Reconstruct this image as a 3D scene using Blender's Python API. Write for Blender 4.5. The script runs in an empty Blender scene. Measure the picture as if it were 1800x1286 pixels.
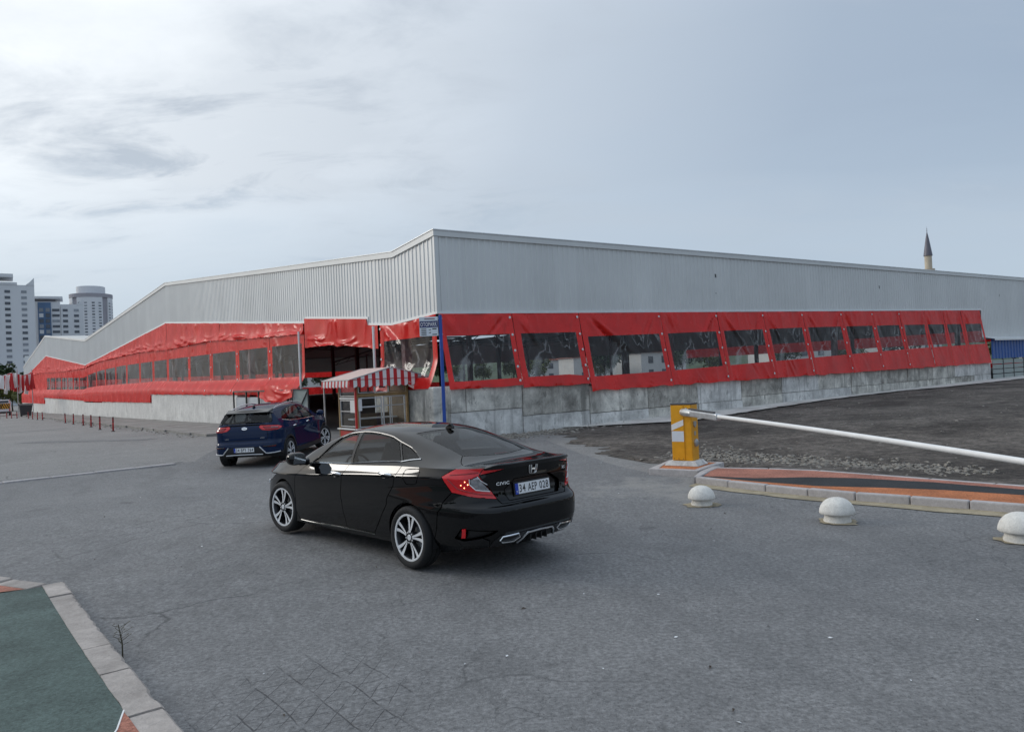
import bpy, bmesh, math, random
import numpy as np
from mathutils import Vector, Matrix, noise
from mathutils.geometry import tessellate_polygon
random.seed(7)
SC = bpy.context.scene; COL = SC.collection
R = math.radians
# ------------------------------------------------------------ camera
def cam_rows(pitch, roll):
    cp, sp_ = math.cos(pitch), math.sin(pitch); c, s = math.cos(roll), math.sin(roll)
    r = Vector((1, 0, 0)); u = Vector((0, -sp_, cp)); f = Vector((0, cp, sp_))
    return c*r - s*u, s*r + c*u, f
_r, _u, _f = cam_rows(R(.6), R(2.5))
cd = bpy.data.cameras.new('camera'); cam = bpy.data.objects.new('camera', cd); COL.objects.link(cam)
cd.sensor_width = 36; cd.lens = 1330/1800*36; cd.clip_start = .05; cd.clip_end = 6000
m = Matrix.Identity(4)
for i in range(3):
    m[i][0] = _r[i]; m[i][1] = _u[i]; m[i][2] = -_f[i]
m.translation = Vector((0, 0, 2.0))
cam.matrix_world = m; SC.camera = cam
# ------------------------------------------------------------ sky, sun, exposure
SUN_AZ, SUN_EL = R(-74), R(19)
SUN = Vector((math.sin(SUN_AZ)*math.cos(SUN_EL), math.cos(SUN_AZ)*math.cos(SUN_EL), math.sin(SUN_EL)))
W = bpy.data.worlds.new('World'); SC.world = W; W.use_nodes = True
nt = W.node_tree; nt.nodes.clear()
def N(t, **k):
    n = nt.nodes.new(t)
    for a, b in k.items(): setattr(n, a, b)
    return n
def L(a, b): nt.links.new(a, b)
out = N('ShaderNodeOutputWorld'); bg = N('ShaderNodeBackground'); L(bg.outputs[0], out.inputs[0]); bg.inputs[1].default_value = .1
sky = N('ShaderNodeTexSky', sky_type='NISHITA', sun_disc=False, sun_elevation=SUN_EL, sun_rotation=SUN_AZ % (2*math.pi))
sky.air_density = 1.0; sky.dust_density = 2.0
tc = N('ShaderNodeTexCoord')
def math_(op, a, b=None, c=None, clamp=False):
    n = N('ShaderNodeMath', operation=op); n.use_clamp = clamp
    for i, v in enumerate((a, b, c)):
        if v is None: continue
        if isinstance(v, (int, float)): n.inputs[i].default_value = v
        else: L(v, n.inputs[i])
    return n.outputs[0]
def mixc(fac, a, b, bt='MIX'):
    n = N('ShaderNodeMix', data_type='RGBA', blend_type=bt)
    if isinstance(fac, (int, float)): n.inputs[0].default_value = fac
    else: L(fac, n.inputs[0])
    for i, v in ((6, a), (7, b)):
        if isinstance(v, tuple): n.inputs[i].default_value = (*v, 1)
        else: L(v, n.inputs[i])
    return n.outputs[2]
def ramp(v, stops):
    n = N('ShaderNodeValToRGB'); e = n.color_ramp.elements
    while len(e) < len(stops): e.new(.5)
    for el, (p, c) in zip(e, stops):
        el.position = p; el.color = (c, c, c, 1) if isinstance(c, (int, float)) else (*c, 1)
    L(v, n.inputs[0]); return n.outputs[0]
sep = N('ShaderNodeSeparateXYZ'); L(tc.outputs['Generated'], sep.inputs[0])
zc_ = math_('ADD', math_('MAXIMUM', sep.outputs[2], 0.0), .16)
px = math_('DIVIDE', sep.outputs[0], zc_); py = math_('DIVIDE', sep.outputs[1], zc_)
cmb = N('ShaderNodeCombineXYZ'); L(px, cmb.inputs[0]); L(py, cmb.inputs[1])
mp = N('ShaderNodeMapping'); L(cmb.outputs[0], mp.inputs[0]); mp.inputs['Rotation'].default_value = (0, 0, R(28)); mp.inputs['Scale'].default_value = (.75, 1.25, 1); mp.inputs['Location'].default_value = (3.1, 1.2, 0)
def noise_(vec, sc, det, rough, dist=0):
    n = N('ShaderNodeTexNoise'); n.inputs['Scale'].default_value = sc; n.inputs['Detail'].default_value = det
    n.inputs['Roughness'].default_value = rough; n.inputs['Distortion'].default_value = dist; L(vec, n.inputs['Vector']); return n.outputs[0]
n1 = noise_(mp.outputs[0], 1.0, 7, .58, .35); n2 = noise_(mp.outputs[0], 2.6, 6, .62, .6); n3 = noise_(mp.outputs[0], .45, 3, .5)
# closeness to the hidden sun
dot = N('ShaderNodeVectorMath', operation='DOT_PRODUCT'); L(tc.outputs['Generated'], dot.inputs[0]); dot.inputs[1].default_value = Vector((math.sin(R(-58))*math.cos(R(26)), math.cos(R(-58))*math.cos(R(26)), math.sin(R(26))))   # brightest part of the cloud
glow = ramp(dot.outputs['Value'], [(-.05, 0.0), (.28, .08), (.56, .30), (.78, .66), (.93, 1.0)])
base = mixc(glow, (1.90, 2.38, 3.05), (5.9, 6.1, 6.2))
side = ramp(dot.outputs['Value'], [(.10, .5), (.60, 1.0)])
# slow broad change of thickness, then grey streaks, then a bank of cloud low over the roofs
base = mixc(math_('MULTIPLY', ramp(n3, [(.42, 0.0), (.68, 1.0)]), .30), base, (4.6, 5.0, 5.5))
streak = ramp(n1, [(.44, 0.0), (.60, 1.0)]); wisp = ramp(n2, [(.48, 0.0), (.66, 1.0)])
high = ramp(sep.outputs[2], [(0.04, .5), (.14, 1.0), (.46, .75), (.66, .15)])
dk = math_('MULTIPLY', math_('MULTIPLY', math_('ADD', math_('MULTIPLY', streak, .52), math_('MULTIPLY', math_('MULTIPLY', wisp, streak), .75)), high), side)
base = mixc(math_('MULTIPLY', dk, .92), base, (2.75, 3.08, 3.50))
bank = ramp(math_('ADD', sep.outputs[2], math_('MULTIPLY', math_('SUBTRACT', n1, .5), .22)), [(.085, 1.0), (.275, .0)])
base = mixc(math_('MULTIPLY', bank, .88), base, (2.62, 3.16, 3.80))
base = mixc(math_('MULTIPLY', math_('MULTIPLY', ramp(n2, [(.52, 0.0), (.62, 1.0)]), ramp(sep.outputs[2], [(.10, .0), (.155, 1.0), (.21, 1.0), (.28, .0)])), math_('MULTIPLY', streak, .5)), base, (2.55, 3.05, 3.65))
# an overcast sky grows brighter towards the zenith
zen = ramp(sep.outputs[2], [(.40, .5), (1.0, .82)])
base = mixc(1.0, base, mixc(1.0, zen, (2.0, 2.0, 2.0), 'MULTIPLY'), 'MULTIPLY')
cover = math_('ADD', .86, math_('MULTIPLY', n1, .12), clamp=True)
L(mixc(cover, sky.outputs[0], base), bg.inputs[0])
sd = bpy.data.lights.new('sun', 'SUN'); so = bpy.data.objects.new('sun', sd); COL.objects.link(so)
sd.energy = .5; sd.angle = R(16); sd.color = (1, .96, .90)
so.rotation_euler = (-SUN).to_track_quat('-Z', 'Y').to_euler(); so.location = (0, 0, 60)
SC.view_settings.view_transform = 'Standard'; SC.view_settings.look = 'None'
SC.view_settings.exposure = .9; SC.view_settings.gamma = 1.0; SC.view_settings.use_curve_mapping = False
SC.cycles.max_bounces = 8; SC.cycles.transparent_max_bounces = 24
SC.cycles.use_denoising = True
# ------------------------------------------------------------ helpers
class MB:
    def __init__(s): s.v = []; s.f = []
    def add(s, vs, fs):
        o = len(s.v); s.v += [tuple(v) for v in vs]; s.f += [tuple(i+o for i in f) for f in fs]; return s
    def box(s, c, d, M=None):
        x, y, z = (k/2 for k in d)
        vs = [(i*x, j*y, k*z) for i in (-1, 1) for j in (-1, 1) for k in (-1, 1)]
        if M is not None: vs = [M @ Vector(v) for v in vs]
        vs = [(v[0]+c[0], v[1]+c[1], v[2]+c[2]) for v in vs]
        return s.add(vs, [(0, 1, 3, 2), (4, 6, 7, 5), (0, 4, 5, 1), (2, 3, 7, 6), (0, 2, 6, 4), (1, 5, 7, 3)])
    def span(s, a, b):
        return s.box([(p+q)/2 for p, q in zip(a, b)], [abs(q-p) for p, q in zip(a, b)])
    def bar(s, a, b, w, h=None, up=(0, 0, 1)):
        a, b = Vector(a), Vector(b); d = (b-a); l = d.length; d.normalize(); h = h or w
        x = d.cross(Vector(up));
        if x.length < 1e-4: x = d.cross(Vector((1, 0, 0)))
        x.normalize(); y = x.cross(d)
        M = Matrix((x, d, y)).transposed()
        return s.box((a+b)/2, (w, l, h), M)
    def tube(s, pts, r, n=8, cap=True, closed=False):
        pts = [Vector(p) for p in pts]; k = len(pts); rs = r if isinstance(r, (list, tuple)) else [r]*k
        rings = []; ref = None
        for i, p in enumerate(pts):
            if closed: d = pts[(i+1) % k] - pts[i-1]
            else: d = pts[min(i+1, k-1)] - pts[max(i-1, 0)]
            d.normalize()
            if ref is None: ref = d.orthogonal()
            x = ref - d*ref.dot(d)
            if x.length < 1e-5: x = d.orthogonal()
            x.normalize(); ref = x; y = d.cross(x)
            rings.append([p + rs[i]*(math.cos(t)*x + math.sin(t)*y) for t in [2*math.pi*j/n for j in range(n)]])
        vs = [v for q in rings for v in q]; fs = []
        for i in range(k if closed else k-1):
            i2 = (i+1) % k
            for j in range(n): fs.append((i*n+j, i*n+(j+1) % n, i2*n+(j+1) % n, i2*n+j))
        if cap and not closed: fs += [tuple(range(n-1, -1, -1)), tuple((k-1)*n+j for j in range(n))]
        return s.add(vs, fs)
    def lathe(s, prof, n=24, M=None, cap=True):
        vs = []; fs = []; k = len(prof)
        for j in range(n):
            t = 2*math.pi*j/n
            for r, z in prof: vs.append(Vector((r*math.cos(t), r*math.sin(t), z)))
        for j in range(n):
            j2 = (j+1) % n
            for i in range(k-1): fs.append((j*k+i, j2*k+i, j2*k+i+1, j*k+i+1))
        if cap:
            if prof[0][0] > 1e-6: fs.append(tuple(j*k for j in range(n-1, -1, -1)))
            if prof[-1][0] > 1e-6: fs.append(tuple(j*k+k-1 for j in range(n)))
        if M is not None: vs = [M @ v for v in vs]
        return s.add(vs, fs)
    def prism(s, poly, z0, z1, M=None):
        n = len(poly); vs = [Vector((x, y, z0)) for x, y in poly] + [Vector((x, y, z1)) for x, y in poly]
        if M is not None: vs = [M @ v for v in vs]
        tris = tessellate_polygon([[Vector((x, y, 0)) for x, y in poly]])
        fs = []
        A = sum(poly[i][0]*poly[(i+1) % n][1]-poly[(i+1) % n][0]*poly[i][1] for i in range(n))
        for t in tris:
            a, b, c = t
            ar = (poly[b][0]-poly[a][0])*(poly[c][1]-poly[a][1])-(poly[c][0]-poly[a][0])*(poly[b][1]-poly[a][1])
            if ar < 0: a, c = c, a
            fs.append((a+n, b+n, c+n)); fs.append((c, b, a))
        for i in range(n):
            j = (i+1) % n
            fs.append((i, j, j+n, i+n) if A > 0 else (j, i, i+n, j+n))
        return s.add(vs, fs)
    def grid(s, fn, nu, nv, us=None, vs_=None):
        us = us if us is not None else [i/nu for i in range(nu+1)]; vs_ = vs_ if vs_ is not None else [j/nv for j in range(nv+1)]
        nu, nv = len(us)-1, len(vs_)-1
        V = [fn(u, v) for u in us for v in vs_]
        F = [(i*(nv+1)+j, (i+1)*(nv+1)+j, (i+1)*(nv+1)+j+1, i*(nv+1)+j+1) for i in range(nu) for j in range(nv)]
        return s.add(V, F)
    def mesh(s, name):
        me = bpy.data.meshes.new(name); me.from_pydata([tuple(v) for v in s.v], [], s.f); me.update(); return me
    def build(s, name, mat, parent=None, smooth=False, bevel=0, loc=None, rot=None, sharp=35, label=None):
        me = s.mesh(name); return link(name, me, mat, parent, smooth, bevel, loc, rot, sharp, label)
def link(name, me, mat, parent=None, smooth=False, bevel=0, loc=None, rot=None, sharp=35, label=None):
    if mat is not None and not me.materials: me.materials.append(mat)
    o = bpy.data.objects.new(name, me); COL.objects.link(o)
    if smooth:
        me.polygons.foreach_set('use_smooth', [True]*len(me.polygons)); me.set_sharp_from_angle(angle=R(sharp))
    if bevel:
        b = o.modifiers.new('bevel', 'BEVEL'); b.width = bevel; b.segments = 2; b.limit_method = 'ANGLE'; b.angle_limit = R(40)
    if parent is not None: o.parent = parent
    if loc is not None: o.location = loc
    if rot is not None: o.rotation_euler = rot
    if label: o['label'] = label
    return o
def thing(name, label, cat, loc=(0, 0, 0), rz=0, group=None, M=None):
    o = bpy.data.objects.new(name, None); COL.objects.link(o); o.empty_display_size = .2
    if M is not None: o.matrix_world = M
    else: o.location = loc; o.rotation_euler = (0, 0, rz)
    o['label'] = label; o['category'] = cat
    if group: o['group'] = group
    return o
def tag(o, label, cat, group=None):
    o['label'] = label; o['category'] = cat
    if group: o['group'] = group
    return o
def kind(o, k): o['kind'] = k; return o
def shared(name, me, parent, loc, rot=(0, 0, 0), scale=None):
    o = bpy.data.objects.new(name, me); COL.objects.link(o); o.parent = parent; o.location = loc; o.rotation_euler = rot
    if scale: o.scale = scale
    return o
def copy_tree(o, parent=None):
    c = o.copy(); COL.objects.link(c)
    if parent is not None: c.parent = parent
    for ch in [x for x in KIDS(o)]: copy_tree(ch, c)
    return c
def KIDS(o): return [x for x in COL.objects if x.parent == o]
ORD = ['first', 'second', 'third', 'fourth', 'fifth', 'sixth', 'seventh', 'eighth', 'ninth', 'tenth', 'eleventh', 'twelfth', 'thirteenth', 'fourteenth', 'fifteenth', 'sixteenth', 'seventeenth', 'eighteenth', 'nineteenth', 'twentieth', 'twenty-first', 'twenty-second', 'twenty-third', 'twenty-fourth']
_txt = {}
def text_geo(txt, size=1.0, depth=.0, bold=0.0):
    """flat letters in the xy plane, centred"""
    cu = bpy.data.curves.new('lettering', 'FONT'); cu.body = txt; cu.size = size; cu.align_x = 'CENTER'; cu.align_y = 'CENTER'
    cu.resolution_u = 3; cu.space_character = 1.12; cu.extrude = depth; cu.offset = bold
    o = bpy.data.objects.new('lettering', cu); COL.objects.link(o)
    bpy.context.view_layer.update()
    me = bpy.data.meshes.new_from_object(o.evaluated_get(bpy.context.evaluated_depsgraph_get()))
    COL.objects.unlink(o); bpy.data.objects.remove(o)
    vs = [v.co.copy() for v in me.vertices]; fs = [tuple(p.vertices) for p in me.polygons]
    bpy.data.meshes.remove(me); return vs, fs
def letters(mb, txt, M, w, h, depth=.002, bold=0.0):
    """fit txt in a w x h box, put through M"""
    vs, fs = text_geo(txt, 1.0, 0.0, bold)
    xs = [v.x for v in vs]; ys = [v.y for v in vs]
    sx = w/(max(xs)-min(xs)); sy = h/(max(ys)-min(ys)); cx = (max(xs)+min(xs))/2; cy = (max(ys)+min(ys))/2
    return mb.add([M @ Vector(((v.x-cx)*sx, (v.y-cy)*sy, depth)) for v in vs], fs)
def fbm(x, y=0, z=0, o=4): return noise.fractal(Vector((x, y, z)), 1.0, 2.0, o)
# ------------------------------------------------------------ materials
class Mt:
    def __init__(s, name):
        s.m = bpy.data.materials.new(name); s.m.use_nodes = True; s.t = s.m.node_tree; s.t.nodes.clear()
        s.o = s.n('ShaderNodeOutputMaterial'); s.b = s.n('ShaderNodeBsdfPrincipled'); s.l(s.b.outputs[0], s.o.inputs[0])
        s.tc = s.n('ShaderNodeTexCoord')
    def n(s, t, **k):
        x = s.t.nodes.new(t)
        for a, b in k.items(): setattr(x, a, b)
        return x
    def l(s, a, b): s.t.links.new(a, b)
    def co(s, kind='Object', scale=None, rot=None):
        v = s.n('ShaderNodeNewGeometry').outputs['Position'] if kind == 'World' else s.tc.outputs[kind]
        if scale is None and rot is None: return v
        m = s.n('ShaderNodeMapping'); s.l(v, m.inputs[0])
        if scale is not None: m.inputs['Scale'].default_value = scale if isinstance(scale, tuple) else (scale,)*3
        if rot is not None: m.inputs['Rotation'].default_value = rot
        return m.outputs[0]
    def noise(s, vec, sc, det=4, ro=.55, dist=0):
        x = s.n('ShaderNodeTexNoise'); x.inputs['Scale'].default_value = sc; x.inputs['Detail'].default_value = det; x.inputs['Roughness'].default_value = ro; x.inputs['Distortion'].default_value = dist
        s.l(vec, x.inputs['Vector']); return x.outputs[0]
    def voro(s, vec, sc, feat='F1', out='Distance'):
        x = s.n('ShaderNodeTexVoronoi', feature=feat); x.inputs['Scale'].default_value = sc; s.l(vec, x.inputs['Vector']); return x.outputs[out]
    def ramp(s, v, stops, interp='LINEAR'):
        x = s.n('ShaderNodeValToRGB'); x.color_ramp.interpolation = interp; e = x.color_ramp.elements
        while len(e) < len(stops): e.new(.5)
        for el, (p, c) in zip(e, stops):
            el.position = p; el.color = (c, c, c, 1) if isinstance(c, (int, float)) else (*c, 1)
        s.l(v, x.inputs[0]); return x.outputs[0]
    def mix(s, f, a, b, bt='MIX'):
        x = s.n('ShaderNodeMix', data_type='RGBA', blend_type=bt)
        for i, v in ((0, f), (6, a), (7, b)):
            if isinstance(v, (int, float)): x.inputs[i].default_value = v if i == 0 else (v, v, v, 1)
            elif isinstance(v, tuple): x.inputs[i].default_value = (*v, 1)
            else: s.l(v, x.inputs[i])
        return x.outputs[2]
    def math(s, op, a, b=None, clamp=False):
        x = s.n('ShaderNodeMath', operation=op); x.use_clamp = clamp
        for i, v in enumerate((a, b)):
            if v is None: continue
            if isinstance(v, (int, float)): x.inputs[i].default_value = v
            else: s.l(v, x.inputs[i])
        return x.outputs[0]
    def set(s, **k):
        for a, v in k.items():
            i = s.b.inputs[{'color': 'Base Color', 'rough': 'Roughness', 'metal': 'Metallic', 'spec': 'Specular IOR Level', 'coat': 'Coat Weight', 'coatr': 'Coat Roughness', 'emit': 'Emission Color', 'estr': 'Emission Strength', 'ior': 'IOR', 'alpha': 'Alpha'}[a]]
            if isinstance(v, (int, float)): i.default_value = v
            elif isinstance(v, tuple): i.default_value = (*v, 1)
            else: s.l(v, i)
        return s
    def bump(s, h, st=.3, d=.01):
        x = s.n('ShaderNodeBump'); x.inputs['Strength'].default_value = st; x.inputs['Distance'].default_value = d; s.l(h, x.inputs['Height']); s.l(x.outputs[0], s.b.inputs['Normal']); return s
def plain(name, c, rough=.5, metal=0, var=.12, sc=6, bump=0, spec=None, kindc='Object', coat=0):
    t = Mt(name); v = t.co(kindc); n = t.noise(v, sc, 5, .6)
    f = t.ramp(n, [(.25, 1-var), (.75, 1+var)])
    t.set(color=t.mix(1.0, c, f, 'MULTIPLY'), rough=t.math('ADD', rough-.06, t.math('MULTIPLY', n, .12)), metal=metal)
    if spec is not None: t.set(spec=spec)
    if coat: t.set(coat=coat, coatr=.03)
    if bump: t.bump(t.noise(v, sc*12, 4, .6), bump, .004)
    return t.m
def glassy(name, tint, gloss=.02, ior=1.5, extra=0.0, amt=1.0):
    """clear pane: transparent with a tint, a fresnel reflection on top"""
    t = Mt(name); t.t.nodes.remove(t.b)
    tr = t.n('ShaderNodeBsdfTransparent'); tr.inputs[0].default_value = (*tint, 1)
    gl = t.n('ShaderNodeBsdfGlossy'); gl.inputs[0].default_value = (1, 1, 1, 1); gl.inputs[1].default_value = gloss
    ge = t.n('ShaderNodeNewGeometry'); dp = t.n('ShaderNodeVectorMath', operation='DOT_PRODUCT'); dp.name = 'facing'
    t.l(ge.outputs['Incoming'], dp.inputs[0]); t.l(ge.outputs['Normal'], dp.inputs[1])
    k = t.math('SUBTRACT', 1.0, t.math('ABSOLUTE', dp.outputs['Value']), clamp=True)
    f0 = ((ior-1)/(ior+1))**2
    f = t.math('MULTIPLY', t.math('ADD', t.math('MULTIPLY', t.math('POWER', k, 5.0), 1-f0), f0+extra, clamp=True), amt)
    mx = t.n('ShaderNodeMixShader'); t.l(f, mx.inputs[0]); t.l(tr.outputs[0], mx.inputs[1]); t.l(gl.outputs[0], mx.inputs[2]); t.l(mx.outputs[0], t.o.inputs[0])
    return t
M = {}
# asphalt of the road: coarse aggregate, worn blotches, tyre-polished streaks, score marks by the kerb
def asphalt(name, c1, c2, grain=1.0, marks=False):
    t = Mt(name); v = t.co('World')
    big = t.noise(v, .22, 5, .6, .4); mid = t.noise(v, 1.6, 5, .6); fine = t.noise(v, 26, 5, .75); gr = t.noise(v, 70, 2, .8); sp_ = t.noise(t.co('World', (1, .55, 1)), 9, 5, .75)
    vo = t.voro(v, 95)
    col = t.mix(t.ramp(big, [(.3, 0), (.7, 1)]), c1, c2)
    col = t.mix(1.0, col, t.ramp(mid, [(.25, .84), (.75, 1.14)]), 'MULTIPLY')
    col = t.mix(1.0, col, t.ramp(fine, [(.3, .52), (.5, 1.0), (.7, 1.55)]), 'MULTIPLY')
    col = t.mix(1.0, col, t.ramp(sp_, [(.3, .84), (.7, 1.15)]), 'MULTIPLY')
    col = t.mix(t.ramp(gr, [(.66, 0), (.76, .55*grain)]), col, (.42, .42, .41))
    col = t.mix(t.ramp(t.voro(v, 34), [(.10, .7*grain), (.2, 0)]), col, (.03, .03, .032))
    # long irregular cracks and dark seal lines
    wv = t.n('ShaderNodeVectorMath', operation='ADD'); t.l(v, wv.inputs[0])
    nv = t.n('ShaderNodeTexNoise'); nv.inputs['Scale'].default_value = .9; nv.inputs['Detail'].default_value = 5; t.l(v, nv.inputs['Vector']); t.l(nv.outputs['Color'], wv.inputs[1])
    cr = t.voro(wv.outputs[0], .33, 'DISTANCE_TO_EDGE')
    crk = t.ramp(cr, [(.0, 1), (.007, 0)])
    crk = t.math('MULTIPLY', crk, t.ramp(t.noise(v, .35, 3, .5), [(.5, 0), (.62, 1)]))
    col = t.mix(t.math('MULTIPLY', crk, .65), col, (.022, .022, .024))
    st = t.noise(t.co('World', (2.2, .5, 1), (0, 0, R(40))), 1.1, 4, .6)
    col = t.mix(t.ramp(st, [(.62, 0), (.74, .28)]), col, (.05, .05, .052))
    ck2 = t.math('MULTIPLY', t.ramp(t.voro(wv.outputs[0], 2.6, 'DISTANCE_TO_EDGE'), [(.0, 1), (.018, 0)]), t.ramp(t.noise(v, .30, 4, .6, .5), [(.53, 0), (.60, 1)]))
    col = t.mix(t.math('MULTIPLY', ck2, .6), col, (.03, .03, .032))
    # tyre-darkened tracks that lead to the entrance, and a few oil drips between them
    if marks:
        nw = t.noise(v, .16, 3, .5); rv = t.n('ShaderNodeSeparateXYZ'); t.l(t.co('World', None, (0, 0, R(-25))), rv.inputs[0])
        xx = t.math('ADD', rv.outputs[0], t.math('MULTIPLY', nw, 5.5)); tw = t.math('PINGPONG', xx, .82)
        tk = t.math('MULTIPLY', t.ramp(tw, [(.0, 1), (.13, .75), (.22, 0)]), t.ramp(t.noise(v, .13, 3, .6), [(.40, 0), (.62, 1)]))
        col = t.mix(t.math('MULTIPLY', tk, .22), col, (.060, .061, .063))
        oil = t.math('MULTIPLY', t.ramp(t.noise(v, 1.5, 3, .45), [(.66, 0), (.72, 1)]), t.ramp(nw, [(.45, 0), (.6, 1)])); col = t.mix(t.math('MULTIPLY', oil, .5), col, (.03, .03, .031))
        px_ = t.n('ShaderNodeSeparateXYZ'); t.l(v, px_.inputs[0]); ax = t.math('ADD', px_.outputs[0], -2.4); ay = t.math('ADD', px_.outputs[1], -12.6)
        pd = t.math('ADD', t.math('MULTIPLY', t.math('MULTIPLY', ax, ax), .16), t.math('MULTIPLY', t.math('MULTIPLY', ay, ay), .10))
        col = t.mix(t.math('MULTIPLY', t.ramp(t.math('ADD', pd, t.math('MULTIPLY', t.noise(v, 1.3, 6, .7), 1.6)), [(.75, 1), (1.15, 0)]), .55), col, (.30, .285, .26))
    # pale dust blotches
    col = t.mix(t.ramp(t.noise(v, .7, 6, .65), [(.60, 0), (.74, .30)]), col, (.23, .23, .225))
    h = t.math('ADD', t.math('MULTIPLY', fine, .7), t.math('MULTIPLY', vo, .5))
    if marks:
        mk = None
        for ang, sc in ((R(62), 4.2), (R(8), 4.6), (R(-38), 2.6)):
            w = t.n('ShaderNodeTexWave', wave_type='BANDS', bands_direction='X'); w.inputs['Scale'].default_value = sc/2; w.inputs['Distortion'].default_value = 1.1; w.inputs['Detail'].default_value = 3; w.inputs['Detail Scale'].default_value = 1.4
            t.l(t.co('World', None, (0, 0, ang)), w.inputs['Vector']); q = t.ramp(w.outputs[0], [(.0, 1), (.007, 0)])
            mk = q if mk is None else t.math('MAXIMUM', mk, q)
        sp = t.n('ShaderNodeSeparateXYZ'); t.l(v, sp.inputs[0])
        dx = t.math('ADD', sp.outputs[0], 1.35); dy = t.math('ADD', sp.outputs[1], -4.75)
        d2 = t.math('ADD', t.math('MULTIPLY', t.math('MULTIPLY', dx, dx), .9), t.math('MULTIPLY', t.math('MULTIPLY', dy, dy), .6))
        msk = t.ramp(t.math('ADD', d2, t.math('MULTIPLY', mid, .7)), [(.55, 1), (1.0, 0)])
        mk = t.math('MULTIPLY', t.math('MULTIPLY', mk, msk), t.ramp(t.noise(v, 5, 3, .6), [(.38, 0), (.5, 1)]))
        col = t.mix(t.math('MULTIPLY', mk, .75), col, (.03, .03, .032)); h = t.math('SUBTRACT', h, t.math('MULTIPLY', mk, 1.2))
    t.set(color=col, rough=t.ramp(mid, [(.3, .70), (.7, .86)]), spec=.35)
    t.bump(h, .55, .008); return t.m
M['asphalt'] = asphalt('asphalt', (.146, .146, .147), (.202, .199, .195), 1.0, True)
M['forecourt'] = asphalt('old_brown_asphalt', (.20, .194, .186), (.25, .242, .23), .7)
def dirt():
    t = Mt('dirt'); v = t.co('World')
    a = t.noise(v, .28, 6, .65, .5); b = t.noise(v, 3, 6, .7); f = t.noise(v, 38, 4, .75)
    col = t.mix(t.ramp(a, [(.38, 0), (.62, 1)]), (.062, .053, .046), (.142, .124, .108))
    col = t.mix(1.0, col, t.ramp(b, [(.28, .45), (.5, 1.0), (.72, 1.6)]), 'MULTIPLY')
    col = t.mix(1.0, col, t.ramp(t.noise(v, 12, 5, .75), [(.3, .55), (.7, 1.5)]), 'MULTIPLY')
    col = t.mix(t.ramp(t.noise(v, 1.1, 6, .7), [(.60, 0), (.72, .5)]), col, (.20, .185, .165))
    col = t.mix(t.ramp(t.voro(v, 16), [(.06, .55), (.13, 0)]), col, (.27, .25, .22))
    t.set(color=col, rough=.93, spec=.25).bump(t.math('ADD', t.math('MULTIPLY', b, .8), f), .9, .03); return t.m
M['dirt'] = dirt()
def concrete(name, c, stain=.5, sc=1.0, bump=.35, streak=True, moss=False):
    t = Mt(name); v = t.co('World')
    a = t.noise(v, .9*sc, 6, .65, .3); b = t.noise(v, 7*sc, 6, .7); f = t.noise(v, 70, 3, .7)
    col = t.mix(1.0, c, t.ramp(a, [(.28, 1-stain*.5), (.72, 1+stain*.22)]), 'MULTIPLY')
    col = t.mix(1.0, col, t.ramp(b, [(.3, .86), (.7, 1.1)]), 'MULTIPLY')
    col = t.mix(1.0, col, t.ramp(f, [(.3, .88), (.7, 1.1)]), 'MULTIPLY')
    if streak:
        s = t.noise(t.co('World', (1.5, 1.5, .10)), 2.6, 5, .65)
        col = t.mix(t.ramp(s, [(.52, 0), (.70, stain*.75)]), col, tuple(k*.42 for k in c))
        s2 = t.noise(t.co('World', (1, 1, .5)), 3.3*sc, 7, .75)
        col = t.mix(t.ramp(s2, [(.56, 0), (.63, stain*.55)]), col, tuple(k*.36 for k in c))
    pits = t.voro(v, 11)
    col = t.mix(t.ramp(pits, [(.03, .5*stain), (.075, 0)]), col, tuple(k*.2 for k in c))
    t.set(color=col, rough=.88, spec=.3).bump(t.math('ADD', t.math('MULTIPLY', b, 1.2), t.math('MULTIPLY', f, .4)), bump, .02); return t.m
M['wall_concrete'] = concrete('cast_concrete', (.70, .695, .67), .42)
M['block_a'] = concrete('block_concrete_grey', (.72, .695, .63), 1.4, 1.3, .8)
M['block_b'] = concrete('block_concrete_dark', (.56, .535, .48), 1.5, 1.6, .9)
M['block_c'] = concrete('block_concrete_pale', (.76, .75, .72), 1.1, 1.2, .7)
M['apron'] = concrete('apron_concrete', (.68, .655, .61), .8, 1.0, .5, False)
M['paving'] = concrete('paving_concrete', (.30, .285, .265), .7, 1.2, .5, False)
M['kerb'] = concrete('kerb_concrete', (.43, .385, .35), .75, 2.2, .5, False)
M['kerb2'] = concrete('kerb_pinkish', (.47, .44, .43), .45, 2.0, .35, False)
M['bollard'] = concrete('white_cast_concrete', (.76, .735, .68), .45, 3.0, .25, False)
M['mortar'] = concrete('sandy_mortar', (.40, .34, .235), .7, 2.5, .5, False)
M['gravel'] = concrete('gravel_stone', (.30, .275, .24), .9, 5, .4, False)
def rubber(name, c, var=.25):
    t = Mt(name); v = t.co('World'); n = t.noise(v, 2.2, 5, .6); f = t.noise(v, 40, 4, .8); g = t.noise(v, 75, 2, .7)
    col = t.mix(1.0, c, t.ramp(n, [(.3, 1-var), (.7, 1+var)]), 'MULTIPLY')
    col = t.mix(1.0, col, t.ramp(f, [(.3, .5), (.7, 1.5)]), 'MULTIPLY')
    col = t.mix(t.ramp(g, [(.66, 0), (.74, .6)]), col, tuple(min(1, k*2.4+.04) for k in c))
    col = t.mix(t.ramp(t.noise(v, 5.5, 6, .7), [(.62, 0), (.72, .35)]), col, tuple(k*.4 for k in c))
    t.set(color=col, rough=.85, spec=.3).bump(t.math('ADD', f, g), .5, .006); return t.m
M['green'] = rubber('green_surfacing', (.078, .108, .098))
M['terracotta'] = rubber('terracotta_surfacing', (.36, .15, .105))
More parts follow.
